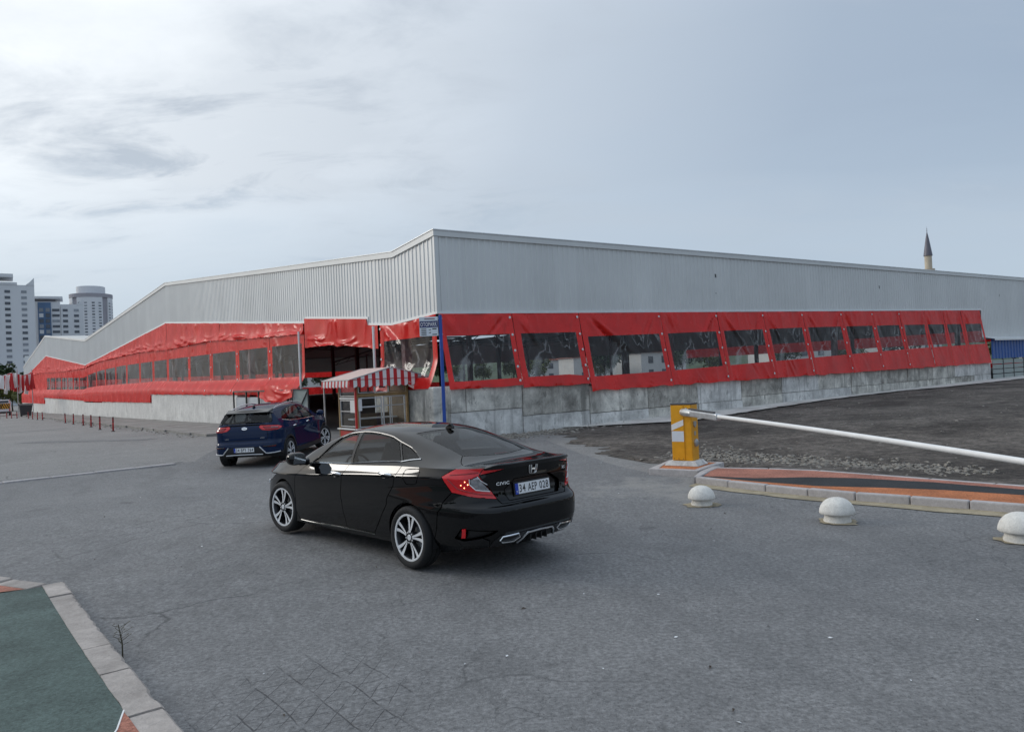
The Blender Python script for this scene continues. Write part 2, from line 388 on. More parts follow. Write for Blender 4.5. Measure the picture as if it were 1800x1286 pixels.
M['orange'] = rubber('orange_surfacing', (.43, .15, .06))
M['black_surf'] = rubber('black_surfacing', (.028, .03, .032))
# vinyl and sheet metal
def vinyl(name, c, thru=.2):
    t = Mt(name); v = t.co('Object'); n = t.noise(v, .8, 4, .6); w = t.noise(t.co('Object', (1.0, 1, .35)), 3.2, 5, .6, .6)
    col = t.mix(1.0, c, t.ramp(n, [(.3, .82), (.7, 1.15)]), 'MULTIPLY')
    col = t.mix(t.ramp(t.noise(t.co('Object', (3, 3, .3)), 2.0, 5, .7), [(.58, 0), (.75, .22)]), col, tuple(k*.45 for k in c))
    # matt colour, daylight glowing through the sheet, and a soft sheen that rises gently at grazing angles
    bp = t.n('ShaderNodeBump'); bp.inputs['Strength'].default_value = .06; bp.inputs['Distance'].default_value = .05; t.l(w, bp.inputs['Height'])
    df = t.n('ShaderNodeBsdfDiffuse'); tl = t.n('ShaderNodeBsdfTranslucent'); gl = t.n('ShaderNodeBsdfGlossy')
    t.l(col, df.inputs[0]); t.l(col, tl.inputs[0]); t.l(t.ramp(n, [(.3, .20), (.7, .32)]), gl.inputs['Roughness'])
    for q in (df, gl): t.l(bp.outputs[0], q.inputs['Normal'])
    ms = t.n('ShaderNodeMixShader'); ms.inputs[0].default_value = thru; t.l(df.outputs[0], ms.inputs[1]); t.l(tl.outputs[0], ms.inputs[2])
    lw = t.n('ShaderNodeLayerWeight'); lw.inputs[0].default_value = .5
    fc = t.math('ADD', .045, t.math('MULTIPLY', t.math('POWER', lw.outputs['Facing'], 3.0), .14))
    mg = t.n('ShaderNodeMixShader'); t.l(fc, mg.inputs[0]); t.l(ms.outputs[0], mg.inputs[1]); t.l(gl.outputs[0], mg.inputs[2]); t.l(mg.outputs[0], t.o.inputs[0]); t.t.nodes.remove(t.b); return t.m
M['red'] = vinyl('red_vinyl', (.80, .022, .016))
M['red_dark'] = vinyl('red_vinyl_dull', (.55, .022, .022), .6)
t = glassy('clear_vinyl', (.74, .76, .77), .06, 1.45, .02, .38)
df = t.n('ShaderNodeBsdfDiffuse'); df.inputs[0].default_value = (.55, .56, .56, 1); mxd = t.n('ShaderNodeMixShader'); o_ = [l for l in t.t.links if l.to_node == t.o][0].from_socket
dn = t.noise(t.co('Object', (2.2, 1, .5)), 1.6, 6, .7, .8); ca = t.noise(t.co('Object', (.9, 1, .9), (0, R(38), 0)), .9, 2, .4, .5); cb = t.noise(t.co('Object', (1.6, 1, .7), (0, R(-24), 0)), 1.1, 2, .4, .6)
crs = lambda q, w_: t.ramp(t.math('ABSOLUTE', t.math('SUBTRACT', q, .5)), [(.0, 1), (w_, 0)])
crease_glint = t.math('MULTIPLY', t.math('MAXIMUM', crs(ca, .022), crs(cb, .016)), t.ramp(t.noise(t.co('Object'), .8, 3, .5), [(.45, 0), (.62, 1)]))
t.l(t.math('ADD', t.ramp(dn, [(.35, .012), (.65, .07)]), t.math('MULTIPLY', crease_glint, .34)), mxd.inputs[0]); t.l(o_, mxd.inputs[1]); t.l(df.outputs[0], mxd.inputs[2]); t.l(mxd.outputs[0], t.o.inputs[0])   # dust on the vinyl, and crease streaks painted pale to stand in for reflections
w = t.noise(t.co('Object', (1.2, 1, .4)), 1.7, 5, .55, .9); bn = t.n('ShaderNodeBump'); bn.inputs['Strength'].default_value = .15; bn.inputs['Distance'].default_value = .05; t.l(w, bn.inputs['Height'])
for nd in t.t.nodes:
    if nd.type == 'BSDF_GLOSSY': t.l(bn.outputs[0], nd.inputs['Normal'])
t.l(bn.outputs[0], t.t.nodes['facing'].inputs[1])
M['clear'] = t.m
def sheet(name, c, rough=.42):
    t = Mt(name); v = t.co('Object'); n = t.noise(t.co('Object', (2.5, 1, .12)), 1.2, 5, .65); b = t.noise(v, .35, 4, .6)
    col = t.mix(1.0, c, t.ramp(b, [(.3, .94), (.7, 1.05)]), 'MULTIPLY')
    col = t.mix(t.ramp(n, [(.5, 0), (.8, .10)]), col, tuple(k*.66 for k in c))
    oi = t.n('ShaderNodeObjectInfo'); col = t.mix(1.0, col, t.ramp(oi.outputs['Random'], [(0, .965), (1, 1.025)]), 'MULTIPLY')
    t.set(color=col, rough=rough, spec=.25, metal=.1); return t.m
M['clad'] = sheet('grey_cladding', (.66, .67, .66))
M['flash'] = plain('pale_flashing', (.72, .735, .74), .35, .2, .06)
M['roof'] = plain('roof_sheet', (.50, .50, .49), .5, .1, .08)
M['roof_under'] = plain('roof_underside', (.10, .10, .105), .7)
M['steel_dark'] = plain('dark_steel', (.06, .06, .065), .5, .3)
M['steel'] = plain('galvanised_steel', (.45, .46, .47), .4, .7)
M['maroon'] = plain('maroon_column_paint', (.16, .04, .045), .5)
M['hall_floor'] = plain('hall_floor', (.11, .11, .11), .6, 0, .2, .4)
M['black'] = plain('black_plastic', (.012, .012, .013), .45)
M['trim'] = plain('gloss_black_trim', (.006, .006, .007), .12, 0, .02)
M['rubber'] = plain('tyre_rubber', (.010, .010, .011), .8, 0, .2, 8, .3)
M['chrome'] = plain('chrome', (.85, .86, .87), .09, 1.0, .02)
M['alloy'] = plain('machined_alloy', (.82, .83, .84), .25, .3, .03)
M['alloy_dark'] = plain('dark_alloy', (.03, .03, .033), .35, .5)
M['paint_black'] = plain('black_car_paint', (.0030, .0032, .0037), .4, 0, .05, 3, spec=0, coat=.85)
M['paint_blue'] = plain('dark_blue_car_paint', (.004, .016, .054), .4, 0, .05, 3, spec=0, coat=.6)
M['paint_white'] = plain('white_van_paint', (.72, .73, .74), .25, 0, .04)
M['glass_tint'] = glassy('tinted_car_glass', (.34, .36, .37), .01, 1.5, .0, .6).m
M['glass_light'] = glassy('clear_car_glass', (.82, .85, .85), .01, 1.5, .0, .5).m
M['pane'] = glassy('window_glass', (.72, .76, .77), .01, 1.5, .02).m
M['lamp_red'] = plain('red_lamp_lens', (.62, .010, .016), .12, 0, .12, 12, coat=.6)
M['lamp_deep'] = plain('deep_red_lamp_lens', (.30, .006, .010), .14, 0, .2, 15, coat=.6)
M['lamp_clear'] = plain('clear_lamp_lens', (.32, .33, .35), .12, .5, .5, 26, coat=.6)
t = Mt('lit_lamp_bulb'); t.set(color=(1, .5, .2), emit=(1, .52, .22), estr=4.0); M['bulb'] = t.m
M['plate_white'] = plain('number_plate', (.78, .79, .80), .35, 0, .03)
M['plate_blue'] = plain('number_plate_blue', (.02, .06, .42), .35, 0, .03)
M['ink'] = plain('black_ink', (.012, .012, .014), .4, 0, .02)
M['white'] = plain('white_paint', (.76, .76, .75), .4, 0, .06, 9)
M['tube_white'] = plain('white_barrier_paint', (.78, .77, .75), .38, 0, .08, 5)
M['yellow'] = plain('yellow_paint', (.72, .33, .008), .38, 0, .10, 7)
M['navy'] = plain('navy_sign', (.012, .022, .13), .4, 0, .04)
M['pole_blue'] = plain('blue_pole_paint', (.018, .075, .36), .4, 0, .1)
M['sign_grey'] = plain('pale_sign_panel', (.66, .71, .76), .4, 0, .05)
M['silver_trim'] = plain('satin_silver_trim', (.62, .63, .65), .3, .6, .03)
M['seat'] = plain('dark_seat_cloth', (.03, .03, .032), .8, 0, .15)
M['dash'] = plain('dashboard_plastic', (.035, .036, .038), .55)
M['wood'] = plain('varnished_wood', (.30, .19, .075), .5, 0, .3, 4)
M['wood_dark'] = plain('brown_board', (.20, .14, .085), .6, 0, .3, 4)
M['beige'] = plain('cream_canvas', (.62, .47, .42), .7, 0, .08)
M['stripe_red'] = plain('red_canvas', (.50, .02, .025), .6, 0, .1)
M['stripe_white'] = plain('white_canvas', (.72, .72, .71), .6, 0, .08)
M['red_paint'] = plain('red_paint', (.52, .022, .016), .4, 0, .12)
M['red_post'] = plain('red_post_plastic', (.50, .025, .03), .45, 0, .12)
M['post_black'] = plain('black_post_band', (.02, .02, .022), .5)
M['alu'] = plain('aluminium_frame', (.55, .56, .57), .35, .7)
M['blue_sheet'] = plain('blue_corrugated_sheet', (.025, .095, .33), .45, .1, .15)
M['fence_grey'] = plain('pale_green_grey_fence', (.30, .34, .32), .5, 0, .12)
M['tower'] = plain('pale_tower_render', (.64, .65, .67), .8, 0, .06, .05)
M['tower_dark'] = plain('grey_tower_render', (.32, .31, .34), .8, 0, .06, .05)
M['tower_blue'] = plain('blue_tower_panel', (.09, .16, .28), .6, 0, .15, .2)
M['tower_glass'] = plain('dark_tower_window', (.07, .08, .10), .2, 0, .5, .12, kindc='World')
M['tower_glass2'] = plain('pale_tower_window', (.24, .26, .29), .25, 0, .4, .12, kindc='World')
M['stone'] = plain('minaret_stone', (.50, .43, .33), .8, 0, .15, .6)
M['lead'] = plain('lead_roof', (.13, .125, .15), .5, .2, .15, .4)
def leaf(name, c):
    t = Mt(name); r = t.n('ShaderNodeObjectInfo'); n = t.noise(t.co('World'), .5, 3, .6); f = t.noise(t.co('World'), 7, 3, .6)
    col = t.mix(t.ramp(n, [(.3, 0), (.7, 1)]), tuple(k*.6 for k in c), tuple(k*1.35 for k in c)); col = t.mix(1.0, col, t.ramp(f, [(.3, .6), (.7, 1.4)]), 'MULTIPLY')
    t.set(color=col, rough=.6, spec=.3); return t.m
M['leaf_a'] = leaf('dark_leaves', (.035, .060, .022)); M['leaf_b'] = leaf('mid_green_leaves', (.06, .095, .03)); M['leaf_c'] = leaf('yellow_green_leaves', (.11, .12, .03))
M['bark'] = plain('bark', (.07, .05, .035), .9, 0, .3, 5)
M['skin'] = plain('skin', (.45, .26, .18), .55)
M['weed'] = plain('dry_weed', (.05, .045, .025), .8)
M['house'] = plain('pale_house_render', (.55, .54, .52), .8, 0, .08, .3)
M['tile_roof'] = plain('red_roof_tile', (.32, .10, .06), .7, 0, .2, 1.2)
# ------------------------------------------------------------ cutting a flat grid along outlines
def in_poly(px, py, poly):
    P = np.asarray(poly, float); x0, y0 = P[:, 0], P[:, 1]; x1, y1 = np.roll(x0, -1), np.roll(y0, -1)
    px = np.asarray(px)[:, None]; py = np.asarray(py)[:, None]
    with np.errstate(divide='ignore', invalid='ignore'):
        c = ((y0 > py) != (y1 > py)) & (px < (x1-x0)*(py-y0)/(y1-y0) + x0)
    return c.sum(1) % 2 == 1
class Flat:
    """a rectangular grid whose cells are cut into convex pieces along polygon edges; no T-junctions"""
    def __init__(s, us, vs):
        s.us, s.vs = np.asarray(us, float), np.asarray(vs, float)
        s.c = {(i, j): [[(us[i], vs[j]), (us[i+1], vs[j]), (us[i+1], vs[j+1]), (us[i], vs[j+1])]] for i in range(len(us)-1) for j in range(len(vs)-1)}
    def cut(s, poly):
        n = len(poly)
        for k in range(n):
            a, b = poly[k], poly[(k+1) % n]; dx, dy = b[0]-a[0], b[1]-a[1]; l = math.hypot(dx, dy)
            if l < 1e-9: continue
            nx, ny = -dy/l, dx/l
            i0 = max(0, int(np.searchsorted(s.us, min(a[0], b[0])-1e-7))-1); i1 = min(len(s.us)-2, int(np.searchsorted(s.us, max(a[0], b[0])+1e-7))-1)
            j0 = max(0, int(np.searchsorted(s.vs, min(a[1], b[1])-1e-7))-1); j1 = min(len(s.vs)-2, int(np.searchsorted(s.vs, max(a[1], b[1])+1e-7))-1)
            for i in range(i0, i1+1):
                for j in range(j0, j1+1):
                    L_ = s.c.get((i, j))
                    if not L_: continue
                    # cell must be touched by the segment's line inside the cell
                    o = []
                    for p in L_:
                        d = [(x-a[0])*nx+(y-a[1])*ny for x, y in p]
                        if max(d) <= 1e-7 or min(d) >= -1e-7: o.append(p); continue
                        A, B = [], []
                        for q in range(len(p)):
                            q2 = (q+1) % len(p); e, f = d[q], d[q2]
                            if e >= -1e-9: A.append(p[q])
                            if e <= 1e-9: B.append(p[q])
                            if (e > 1e-9 and f < -1e-9) or (e < -1e-9 and f > 1e-9):
                                t = e/(e-f); x = (p[q][0]+(p[q2][0]-p[q][0])*t, p[q][1]+(p[q2][1]-p[q][1])*t); A.append(x); B.append(x)
                        for w in (A, B):
                            if len(w) >= 3: o.append(w)
                    s.c[(i, j)] = o
    def finish(s):
        key = lambda p: (round(p[0], 6), round(p[1], 6))
        id_ = {}; pts = []; fs = []
        def pid(p):
            k = key(p)
            if k not in id_: id_[k] = len(pts); pts.append(k)
            return id_[k]
        ul, vl = {}, {}
        us = set(round(float(u), 6) for u in s.us); vs = set(round(float(v), 6) for v in s.vs)
        polys = [[key(q) for q in p] for L_ in s.c.values() for p in L_]
        for p in polys:
            for q in p:
                if q[0] in us: ul.setdefault(q[0], set()).add(q[1])
                if q[1] in vs: vl.setdefault(q[1], set()).add(q[0])
        ul = {k: sorted(v) for k, v in ul.items()}; vl = {k: sorted(v) for k, v in vl.items()}
        import bisect
        for p in polys:
            o = []
            for k in range(len(p)):
                a, b = p[k], p[(k+1) % len(p)]; o.append(pid(a))
                for ax, tab in ((0, ul), (1, vl)):
                    if a[ax] == b[ax] and a[ax] in tab:
                        lo, hi = sorted((a[1-ax], b[1-ax])); Ls = tab[a[ax]]
                        mid = Ls[bisect.bisect_right(Ls, lo+1e-6):bisect.bisect_left(Ls, hi-1e-6)]
                        if a[1-ax] > b[1-ax]: mid = mid[::-1]
                        for w in mid: o.append(pid((a[0], w) if ax == 0 else (w, a[1])))
                        break
            r = [o[0]]
            for q in o[1:]:
                if q != r[-1]: r.append(q)
            if r[-1] == r[0]: r.pop()
            if len(set(r)) >= 3: fs.append(r)
        s.p = np.array(pts); s.f = fs
        s.cen = np.array([s.p[f].mean(0) for f in fs])
        return s
def submesh(P, F):
    used = sorted({i for f in F for i in f}); m = {k: i for i, k in enumerate(used)}
    return P[used], [[m[i] for i in f] for f in F]
def border(F):
    c = {}
    for f in F:
        for k in range(len(f)):
            a, b = f[k], f[(k+1) % len(f)]; c[(a, b)] = c.get((a, b), 0)+1
    return [(a, b) for (a, b) in c if (b, a) not in c]
# ------------------------------------------------------------ the place: heights, frames
CC = Vector((-2.28639779, 23.9558498, 0)); DR = Vector((.79616219, .60508327, 0)); DL = Vector((-.60508327, .79616219, 0))
def sp(x, k=2.0):
    x /= k
    return k*(x if x > 30 else math.log1p(math.exp(x)) if x > -30 else 0)
CARS = [((-1.479, 9.461), 2.350, .024, .047), ((-6.517, 21.014), 1.509, .047, -.011)]
def gz(x, y):
    q = Vector((x, y, 0))-CC
    z = -.0078*sp(q.dot(DL)-6)+.008*sp(q.dot(DR)-6)
    for (cx, cy), yaw, sl, z0 in CARS:
        dx, dy = x-cx, y-cy; w = math.exp(-(dx*dx+dy*dy)/9.0)
        t = dx*math.cos(yaw)+dy*math.sin(yaw); z += w*(sl*t+z0)
    return z
def wl(s, y, z=0): return CC+DL*s-DR*y+Vector((0, 0, z))     # along the street wall, y outwards
def wr(s, y, z=0): return CC+DR*s-DL*y+Vector((0, 0, z))     # along the yard wall, y outwards
MR = Matrix((( DR.x, -DR.y, 0, CC.x), (DR.y, DR.x, 0, CC.y), (0, 0, 1, 0), (0, 0, 0, 1)))   # local x along the yard wall, -y outwards
ML = Matrix((( DL.x, -DL.y, 0, CC.x), (DL.y, DL.x, 0, CC.y), (0, 0, 1, 0), (0, 0, 0, 1)))   # local x along the street wall, +y outwards
def line(a, b, h):
    n = max(1, int(round((b-a)/h))); return [a+(b-a)*i/n for i in range(n+1)]
def sheet_mesh(poly, h, off, zf=gz, amp=0, fr=.6):
    xs = [p[0] for p in poly]; ys = [p[1] for p in poly]
    F = Flat(line(min(xs)-h, max(xs)+h, h), line(min(ys)-h, max(ys)+h, h)); F.cut(poly); F.finish()
    ins = in_poly(F.cen[:, 0], F.cen[:, 1], poly); P, Fs = submesh(F.p, [f for f, k in zip(F.f, ins) if k])
    bd = {i for e in border(Fs) for i in e}
    mb = MB(); mb.add([(x, y, zf(x, y)+off+(amp*max(.1, fbm(x*fr, y*fr, 3)*.7+.6) if amp and i not in bd else 0)) for i, (x, y) in enumerate(P)], Fs); return mb
def rag(poly, amp, step=.4, seed=0, closed=True):
    o = []; n = len(poly)
    for i in range(n if closed else n-1):
        a, b = Vector(poly[i]), Vector(poly[(i+1) % n]); l = (b-a).length; k = max(1, int(l/step))
        for j in range(k):
            p = a.lerp(b, j/k); q = amp*fbm(p.x*1.7+seed, p.y*1.7, seed, 4); nn = (b-a).normalized(); o.append((p.x-nn.y*q, p.y+nn.x*q))
    return o
# the ground out to the horizon
gx = [-3000, -1200, -500, -260, -160]+line(-120, -40, 5)+line(-38, 60, 1.0)+[66, 75, 90, 120, 170, 300, 600, 1300, 3000]
gy = [-1500, -500, -150, -60, -30, -12]+line(-6, 62, 1.0)+line(66, 150, 5)+[180, 230, 320, 500, 900, 1800, 3000]
mb = MB(); mb.grid(lambda x, y: (x, y, gz(x, y) if y > -12 and abs(x) < 400 and y < 400 else -.9*min(1, math.hypot(x, y)/400) if y > 0 else 0), 0, 0, gx, gy)
kind(mb.build('ground', M['forecourt'], smooth=True), 'structure')
# road: darker asphalt sheet
ROAD = rag([(-60, -60), (60, -60), (60, 4), (9.2, 6.1), (4.2, 12.0), (3.0, 13.2), (2.2, 15.2), (1.5, 18.6), (.9, 22.4), (-1.5, 23.4), (-4.2, 26.6), (-7.4, 31.5), (-10.2, 27.0), (-9.4, 23.5), (-8.75, 20.75), (-12.1, 17.2), (-24, 4.5), (-60, -20)], .12, 1.0, 3)
kind(sheet_mesh(ROAD, 1.0, .004).build('road', M['asphalt'], smooth=True), 'structure')
# yard of dark earth and millings between the island and the block wall
def yz(x, y):
    d = max(0, (Vector((x, y, 0))-CC).dot(DR)-4)
    return gz(x, y)+.18*math.exp(-((x-15)**2/30+(y-22)**2/14))+.10*math.exp(-((x-22)**2/60+(y-30)**2/30))
DIRT = rag([(2.0, 17.6), (2.3, 19.4), (1.6, 21.0), (1.9, 22.6), (1.2, 24.4)], .45, .16, 5, False)+[wr(s, e-.12)[:2] for s, e in ((4.8, .8), (6.5, 1.9), (8.5, 3.0), (14, 2.2), (20, 1.5), (27, 1.3), (31, 1.9), (37, 2.2), (60, 2.6))]+[(60, 48), (60, 6), (9.5, 6.3)]+rag([(8.0, 9.2), (5.6, 12.6), (4.0, 14.9), (2.4, 16.2)], .05, .5, 2, False)
DIRT = [tuple(p) for p in DIRT]
kind(sheet_mesh(DIRT, .5, .008, yz, .05, .8).build('dirt_yard', M['dirt'], smooth=True, sharp=180), 'structure')
# concrete apron along the block wall
AP = [tuple(wr(s, .35)[:2]) for s in (4.5, 12, 20, 30, 41, 60)]+rag([tuple(wr(s, e)[:2]) for s, e in ((60, 2.6), (37, 2.2), (31, 1.9), (27, 1.3), (20, 1.5), (14, 2.2), (8.5, 3.0), (6.5, 1.9), (4.8, .8))], .16, .4, 8, False)
kind(sheet_mesh(AP, .6, .07, yz).build('concrete_apron', M['apron'], smooth=True), 'structure')
# raised pavement along the street wall, in slabs with a broken edge
pv = bpy.data.objects.new('pavement', None); COL.objects.link(pv); pv['kind'] = 'structure'
s = 12.2; k = 0
while s < 132:
    w = 2.4 if s < 70 else 4.8; a, b = s+.012, s+w-.012; out_ = 3.9+.25*fbm(s*.31, 2)
    mb = MB()
    n = 4; top = []; bot = []
    pts = [(a, .42), (b, .42)]+[(b+(a-b)*i/n, out_+.10*fbm(s+i*.7, 5)) for i in range(n+1)]
    P3 = [wl(x, y) for x, y in pts]
    zt = [gz(p.x, p.y)+.11+random.uniform(-.008, .008)*0 for p in P3]; dz = random.uniform(-.012, .012)
    vs = [(p.x, p.y, z+dz) for p, z in zip(P3, zt)]+[(p.x, p.y, z-.3) for p, z in zip(P3, zt)]
    m_ = len(pts); fs = [tuple(range(m_))]+[(i, i+m_, (i+1) % m_+m_, (i+1) % m_) for i in range(m_)]
    mb.add(vs, fs); mb.build('slab', M['paving'], pv); s += w
# left kerb line: flush pale stones between road and forecourt
kb = thing('kerb_line', 'row of flush pale kerb stones between the dark road and the old brown asphalt', 'kerb')
pa, pb = Vector((-8.75, 20.65)), Vector((-12.05, 17.15)); d = (pb-pa).normalized(); nrm = Vector((-d.y, d.x)); tot = 9.6; p = 0.55
while p < tot:
    l = .98; a = pa+d*(p+.012); b = pa+d*(p+l-.012); wv = random.uniform(-.012, .012)
    mb = MB(); q = [a-nrm*.11, b-nrm*.11, b+nrm*.11, a+nrm*.11]; q = [v+nrm*wv for v in q]
    h = .035+random.uniform(-.008, .008)
    mb.add([(v.x, v.y, gz(v.x, v.y)+h) for v in q]+[(v.x, v.y, gz(v.x, v.y)-.2) for v in q], [(0, 1, 2, 3), (0, 4, 5, 1), (1, 5, 6, 2), (2, 6, 7, 3), (3, 7, 4, 0)])
    mb.build('kerb_stone', M['kerb2'], kb, bevel=.012); p += l
# strip of newer dark asphalt laid along the far side of the kerb stones, and an older patch
q0 = [pa+d*x-nrm*.16 for x in (.3, 3, 6, 9.5)]; q1 = [pa+d*x-nrm*w_ for x, w_ in ((9.5, 1.25), (6, .95), (3, .70), (.1, .45))]
kind(sheet_mesh(rag([tuple(v) for v in q0+q1], .04, .2, 12), .5, .006).build('asphalt_patch', M['asphalt']), 'structure')
kind(sheet_mesh(rag([(-22, 33.2), (-15.4, 31.0), (-14.9, 31.7), (-21.6, 34.1)], .06, .3, 5), .6, .006).build('asphalt_patch', M['asphalt']), 'structure')
kind(sheet_mesh(rag([(-36, 41.5), (-28, 47.3), (-28.2, 47.7), (-36.4, 42.1)], .05, .3, 6), .6, .006).build('asphalt_patch', M['asphalt']), 'structure')
# the same line goes on far to the left as a worn seam
for (a, b, nm) in (((-31.5, 45.5), (-33.5, 54.5), 0), ((-18.4, 34.7), (-15.9, 31.7), 1)):
    pass
# green platform, lower left
PZ = .12
plat = thing('green_platform', 'raised green rubber platform corner edged with chipped pale kerb stones, in front', 'platform')
out_l = [(-4.57, 7.61), (-3.88, 6.74), (-3.03, 5.61), (-2.38, 4.79), (-1.88, 4.16), (-1.1, 3.15), (-.3, 2.1), (.9, .5)]
in_l = [(-4.69, 7.47), (-3.68, 6.14), (-3.05, 5.34), (-2.34, 4.46), (-2.12, 4.19), (-1.32, 3.15), (-.52, 2.1), (.66, .5)]
dk_ = Vector((.62, -.785)).normalized(); nk = Vector((dk_.y, -dk_.x))
K0 = Vector((-4.57, 7.61)); W_K = .20
cuts = [0, .56, 1.19, 2.43, 3.08, 3.92, 4.9, 5.85, 6.8, 7.8]
def kp(t, w):      # along the kerb, slight bow as in the photograph
    i = K0+dk_*t; bow = .02*math.sin(min(t, 5)/5*math.pi); return i+nk*(w+bow)*1
for i in range(len(cuts)-1):
    a, b = cuts[i]+.008, cuts[i+1]-.008; n = 14; tilt = random.uniform(-.012, .012)
    mb = MB(); P_ = []
    for j in range(n+1):
        t = a+(b-a)*j/n; e = .004*fbm(t*9, i*3.7, 1)+(-.014 if random.random() < .16 else 0)
        P_.append((kp(t, -e), kp(t, W_K+.006*fbm(t*4, 9, i))))
    z = PZ+tilt
    vs = []
    for o_, i_ in P_: vs += [(o_.x, o_.y, -.05), (o_.x, o_.y, z-.02), (o_.x+nk.x*.02, o_.y+nk.y*.02, z), (i_.x, i_.y, z), (i_.x, i_.y, -.05)]
    fs = []
    for j in range(n):
        for q in range(4): fs.append((j*5+q, j*5+q+1, (j+1)*5+q+1, (j+1)*5+q))
    fs += [(0, 4, 3, 2, 1), tuple(n*5+q for q in range(5))]
    mb.add(vs, fs); mb.build('kerb_stone', M['kerb'], plat, smooth=True, sharp=30)
# second kerb, running to the left
K1 = Vector((-4.74, 7.60)); d1 = Vector((-.905, .425)).normalized(); n1_ = Vector((d1.y, -d1.x))*-1
t = 0
for l in (.55, .7, .8, .8, .8):
    mb = MB(); a = K1+d1*(t+.008); b = K1+d1*(t+l-.008); q = [a, b, b+n1_*.2, a+n1_*.2]; z = PZ+random.uniform(-.01, .01)
    mb.add([(v.x, v.y, z) for v in q]+[(v.x, v.y, -.1) for v in q], [(0, 1, 2, 3), (0, 4, 5, 1), (1, 5, 6, 2), (2, 6, 7, 3), (3, 7, 4, 0)]); mb.build('kerb_stone', M['kerb'], plat, bevel=.015); t += l
ik = [tuple(kp(t_, W_K)) for t_ in (0.02, .6, 1.2, 2.4, 3.1, 3.80)]
bnd = [ik[-1]]+[(ik[-1][0]+a_, ik[-1][1]-b_) for a_, b_ in ((.09, .25), (.22, .95), (.45, 2.0), (.75, 3.6))]
G_ = ik+bnd[1:]+[(-3.4, -1.5), (-9, -1.5), (-9, 6.4), (-5.02, 7.28), (-4.86, 7.36)]
flatz = lambda x, y: PZ-.006
sheet_mesh(G_, .5, 0, flatz).build('green_surface', M['green'], plat)
T_ = [ik[-1]]+[tuple(kp(t_, W_K)) for t_ in (4.2, 5, 6, 7.6)]+bnd[:0:-1]
sheet_mesh(T_, .5, 0, flatz).build('terracotta_surface', M['terracotta'], plat)
mb = MB()
for a, b in zip(bnd[:-1], bnd[1:]): mb.bar((a[0], a[1], PZ-.004), (b[0], b[1], PZ-.004), .009, .004)
mb.build('white_line', M['white'], plat)
k1e = [tuple(K1+d1*x+n1_*.2) for x in (0.0, 1.0, 2.0, 3.6)]
sheet_mesh([(-4.84, 7.40)]+k1e[1:]+[(-9, 8.6), (-9, 6.44), (-5.04, 7.32)], .5, 0, flatz).build('terracotta_strip', M['terracotta'], plat)
# traffic island, right
IZ = .12
isl = thing('traffic_island', 'long low island with terracotta, black and orange surfacing behind the white bollards', 'island')
FR = [(3.02, 12.86), (3.48, 12.16), (4.16, 11.3), (4.72, 10.66), (5.28, 10.18), (6.21, 9.31), (7.4, 8.2), (9.0, 6.6)]
BK = [(3.72, 14.0), (5.0, 13.35), (6.17, 11.95), (7.14, 10.75), (8.3, 9.3), (9.9, 7.6)]
def along(pl, t):
    for a, b in zip(pl[:-1], pl[1:]):
        l = math.hypot(b[0]-a[0], b[1]-a[1])
        if t <= l: return (a[0]+(b[0]-a[0])*t/l, a[1]+(b[1]-a[1])*t/l), ((b[0]-a[0])/l, (b[1]-a[1])/l)
        t -= l
    return pl[-1], ((b[0]-a[0])/l, (b[1]-a[1])/l)
FL = sum(math.hypot(b[0]-a[0], b[1]-a[1]) for a, b in zip(FR[:-1], FR[1:]))
t = 0
def isl_stone(q, z, nm='kerb_stone', b=.018, mat='kerb2'):
    mb = MB(); mb.add([(x, y, z) for x, y in q]+[(x, y, -.1) for x, y in q], [(0, 1, 2, 3), (0, 4, 5, 1), (1, 5, 6, 2), (2, 6, 7, 3), (3, 7, 4, 0)]); return mb.build(nm, M[mat], isl, bevel=b)
while t < FL-.1:
    l = .70; (a, da), (b, db) = along(FR, t+.006), along(FR, min(FL, t+l-.006)); w = .12
    isl_stone([a, b, (b[0]-db[1]*w, b[1]+db[0]*w), (a[0]-da[1]*w, a[1]+da[0]*w)], IZ+random.uniform(-.006, .006)); t += l
eb = [(3.0, 12.9), (3.12, 13.02), (3.82, 14.12), (3.68, 14.22), (3.2, 13.55)]
isl_stone([(3.0, 12.90), (3.13, 12.95), (3.44, 13.52), (3.28, 13.56)], IZ); isl_stone([(3.29, 13.58), (3.45, 13.54), (3.80, 14.08), (3.66, 14.16)], IZ)
t = 0; BL = 9.0
while t < BL:
    l = .9; (a, da), (b, db) = along(BK, t+.006), along(BK, t+l-.006); w = .10
    isl_stone([(a[0]+da[1]*w, a[1]-da[0]*w), (b[0]+db[1]*w, b[1]-db[0]*w), b, a], IZ-.004); t += l
ins_f = [(x+.075, y+.09) for x, y in FR]; ins_b = [(x-.08, y-.07) for x, y in BK]
up_ = [(3.24, 12.96), (3.94, 12.50), (4.7, 12.38), (5.39, 12.05), (6.2, 11.35), (6.99, 10.35), (8.6, 8.3), (9.4, 7.3)]
lo_ = [(3.22, 12.88), (3.85, 12.15), (4.54, 11.45), (5.35, 11.05), (6.0, 10.65), (6.74, 9.95), (8.0, 8.3), (9.1, 7.0)]
iz = lambda x, y: IZ-.01
sheet_mesh([(3.2, 13.0)]+up_[1:]+ins_b[::-1], .5, 0, iz).build('terracotta_surface', M['terracotta'], isl)
sheet_mesh(lo_+up_[::-1], .5, -.001, iz).build('black_band', M['black_surf'], isl)
orr = [lo_[2]]+lo_[3:]+[(9.0, 6.8)]+ins_f[::-1][1:5]+[(4.62, 11.0)]
sheet_mesh(ins_f[0:1]+ins_f[1:]+lo_[::-1], .5, -.002, iz).build('orange_surface', M['orange'], isl)
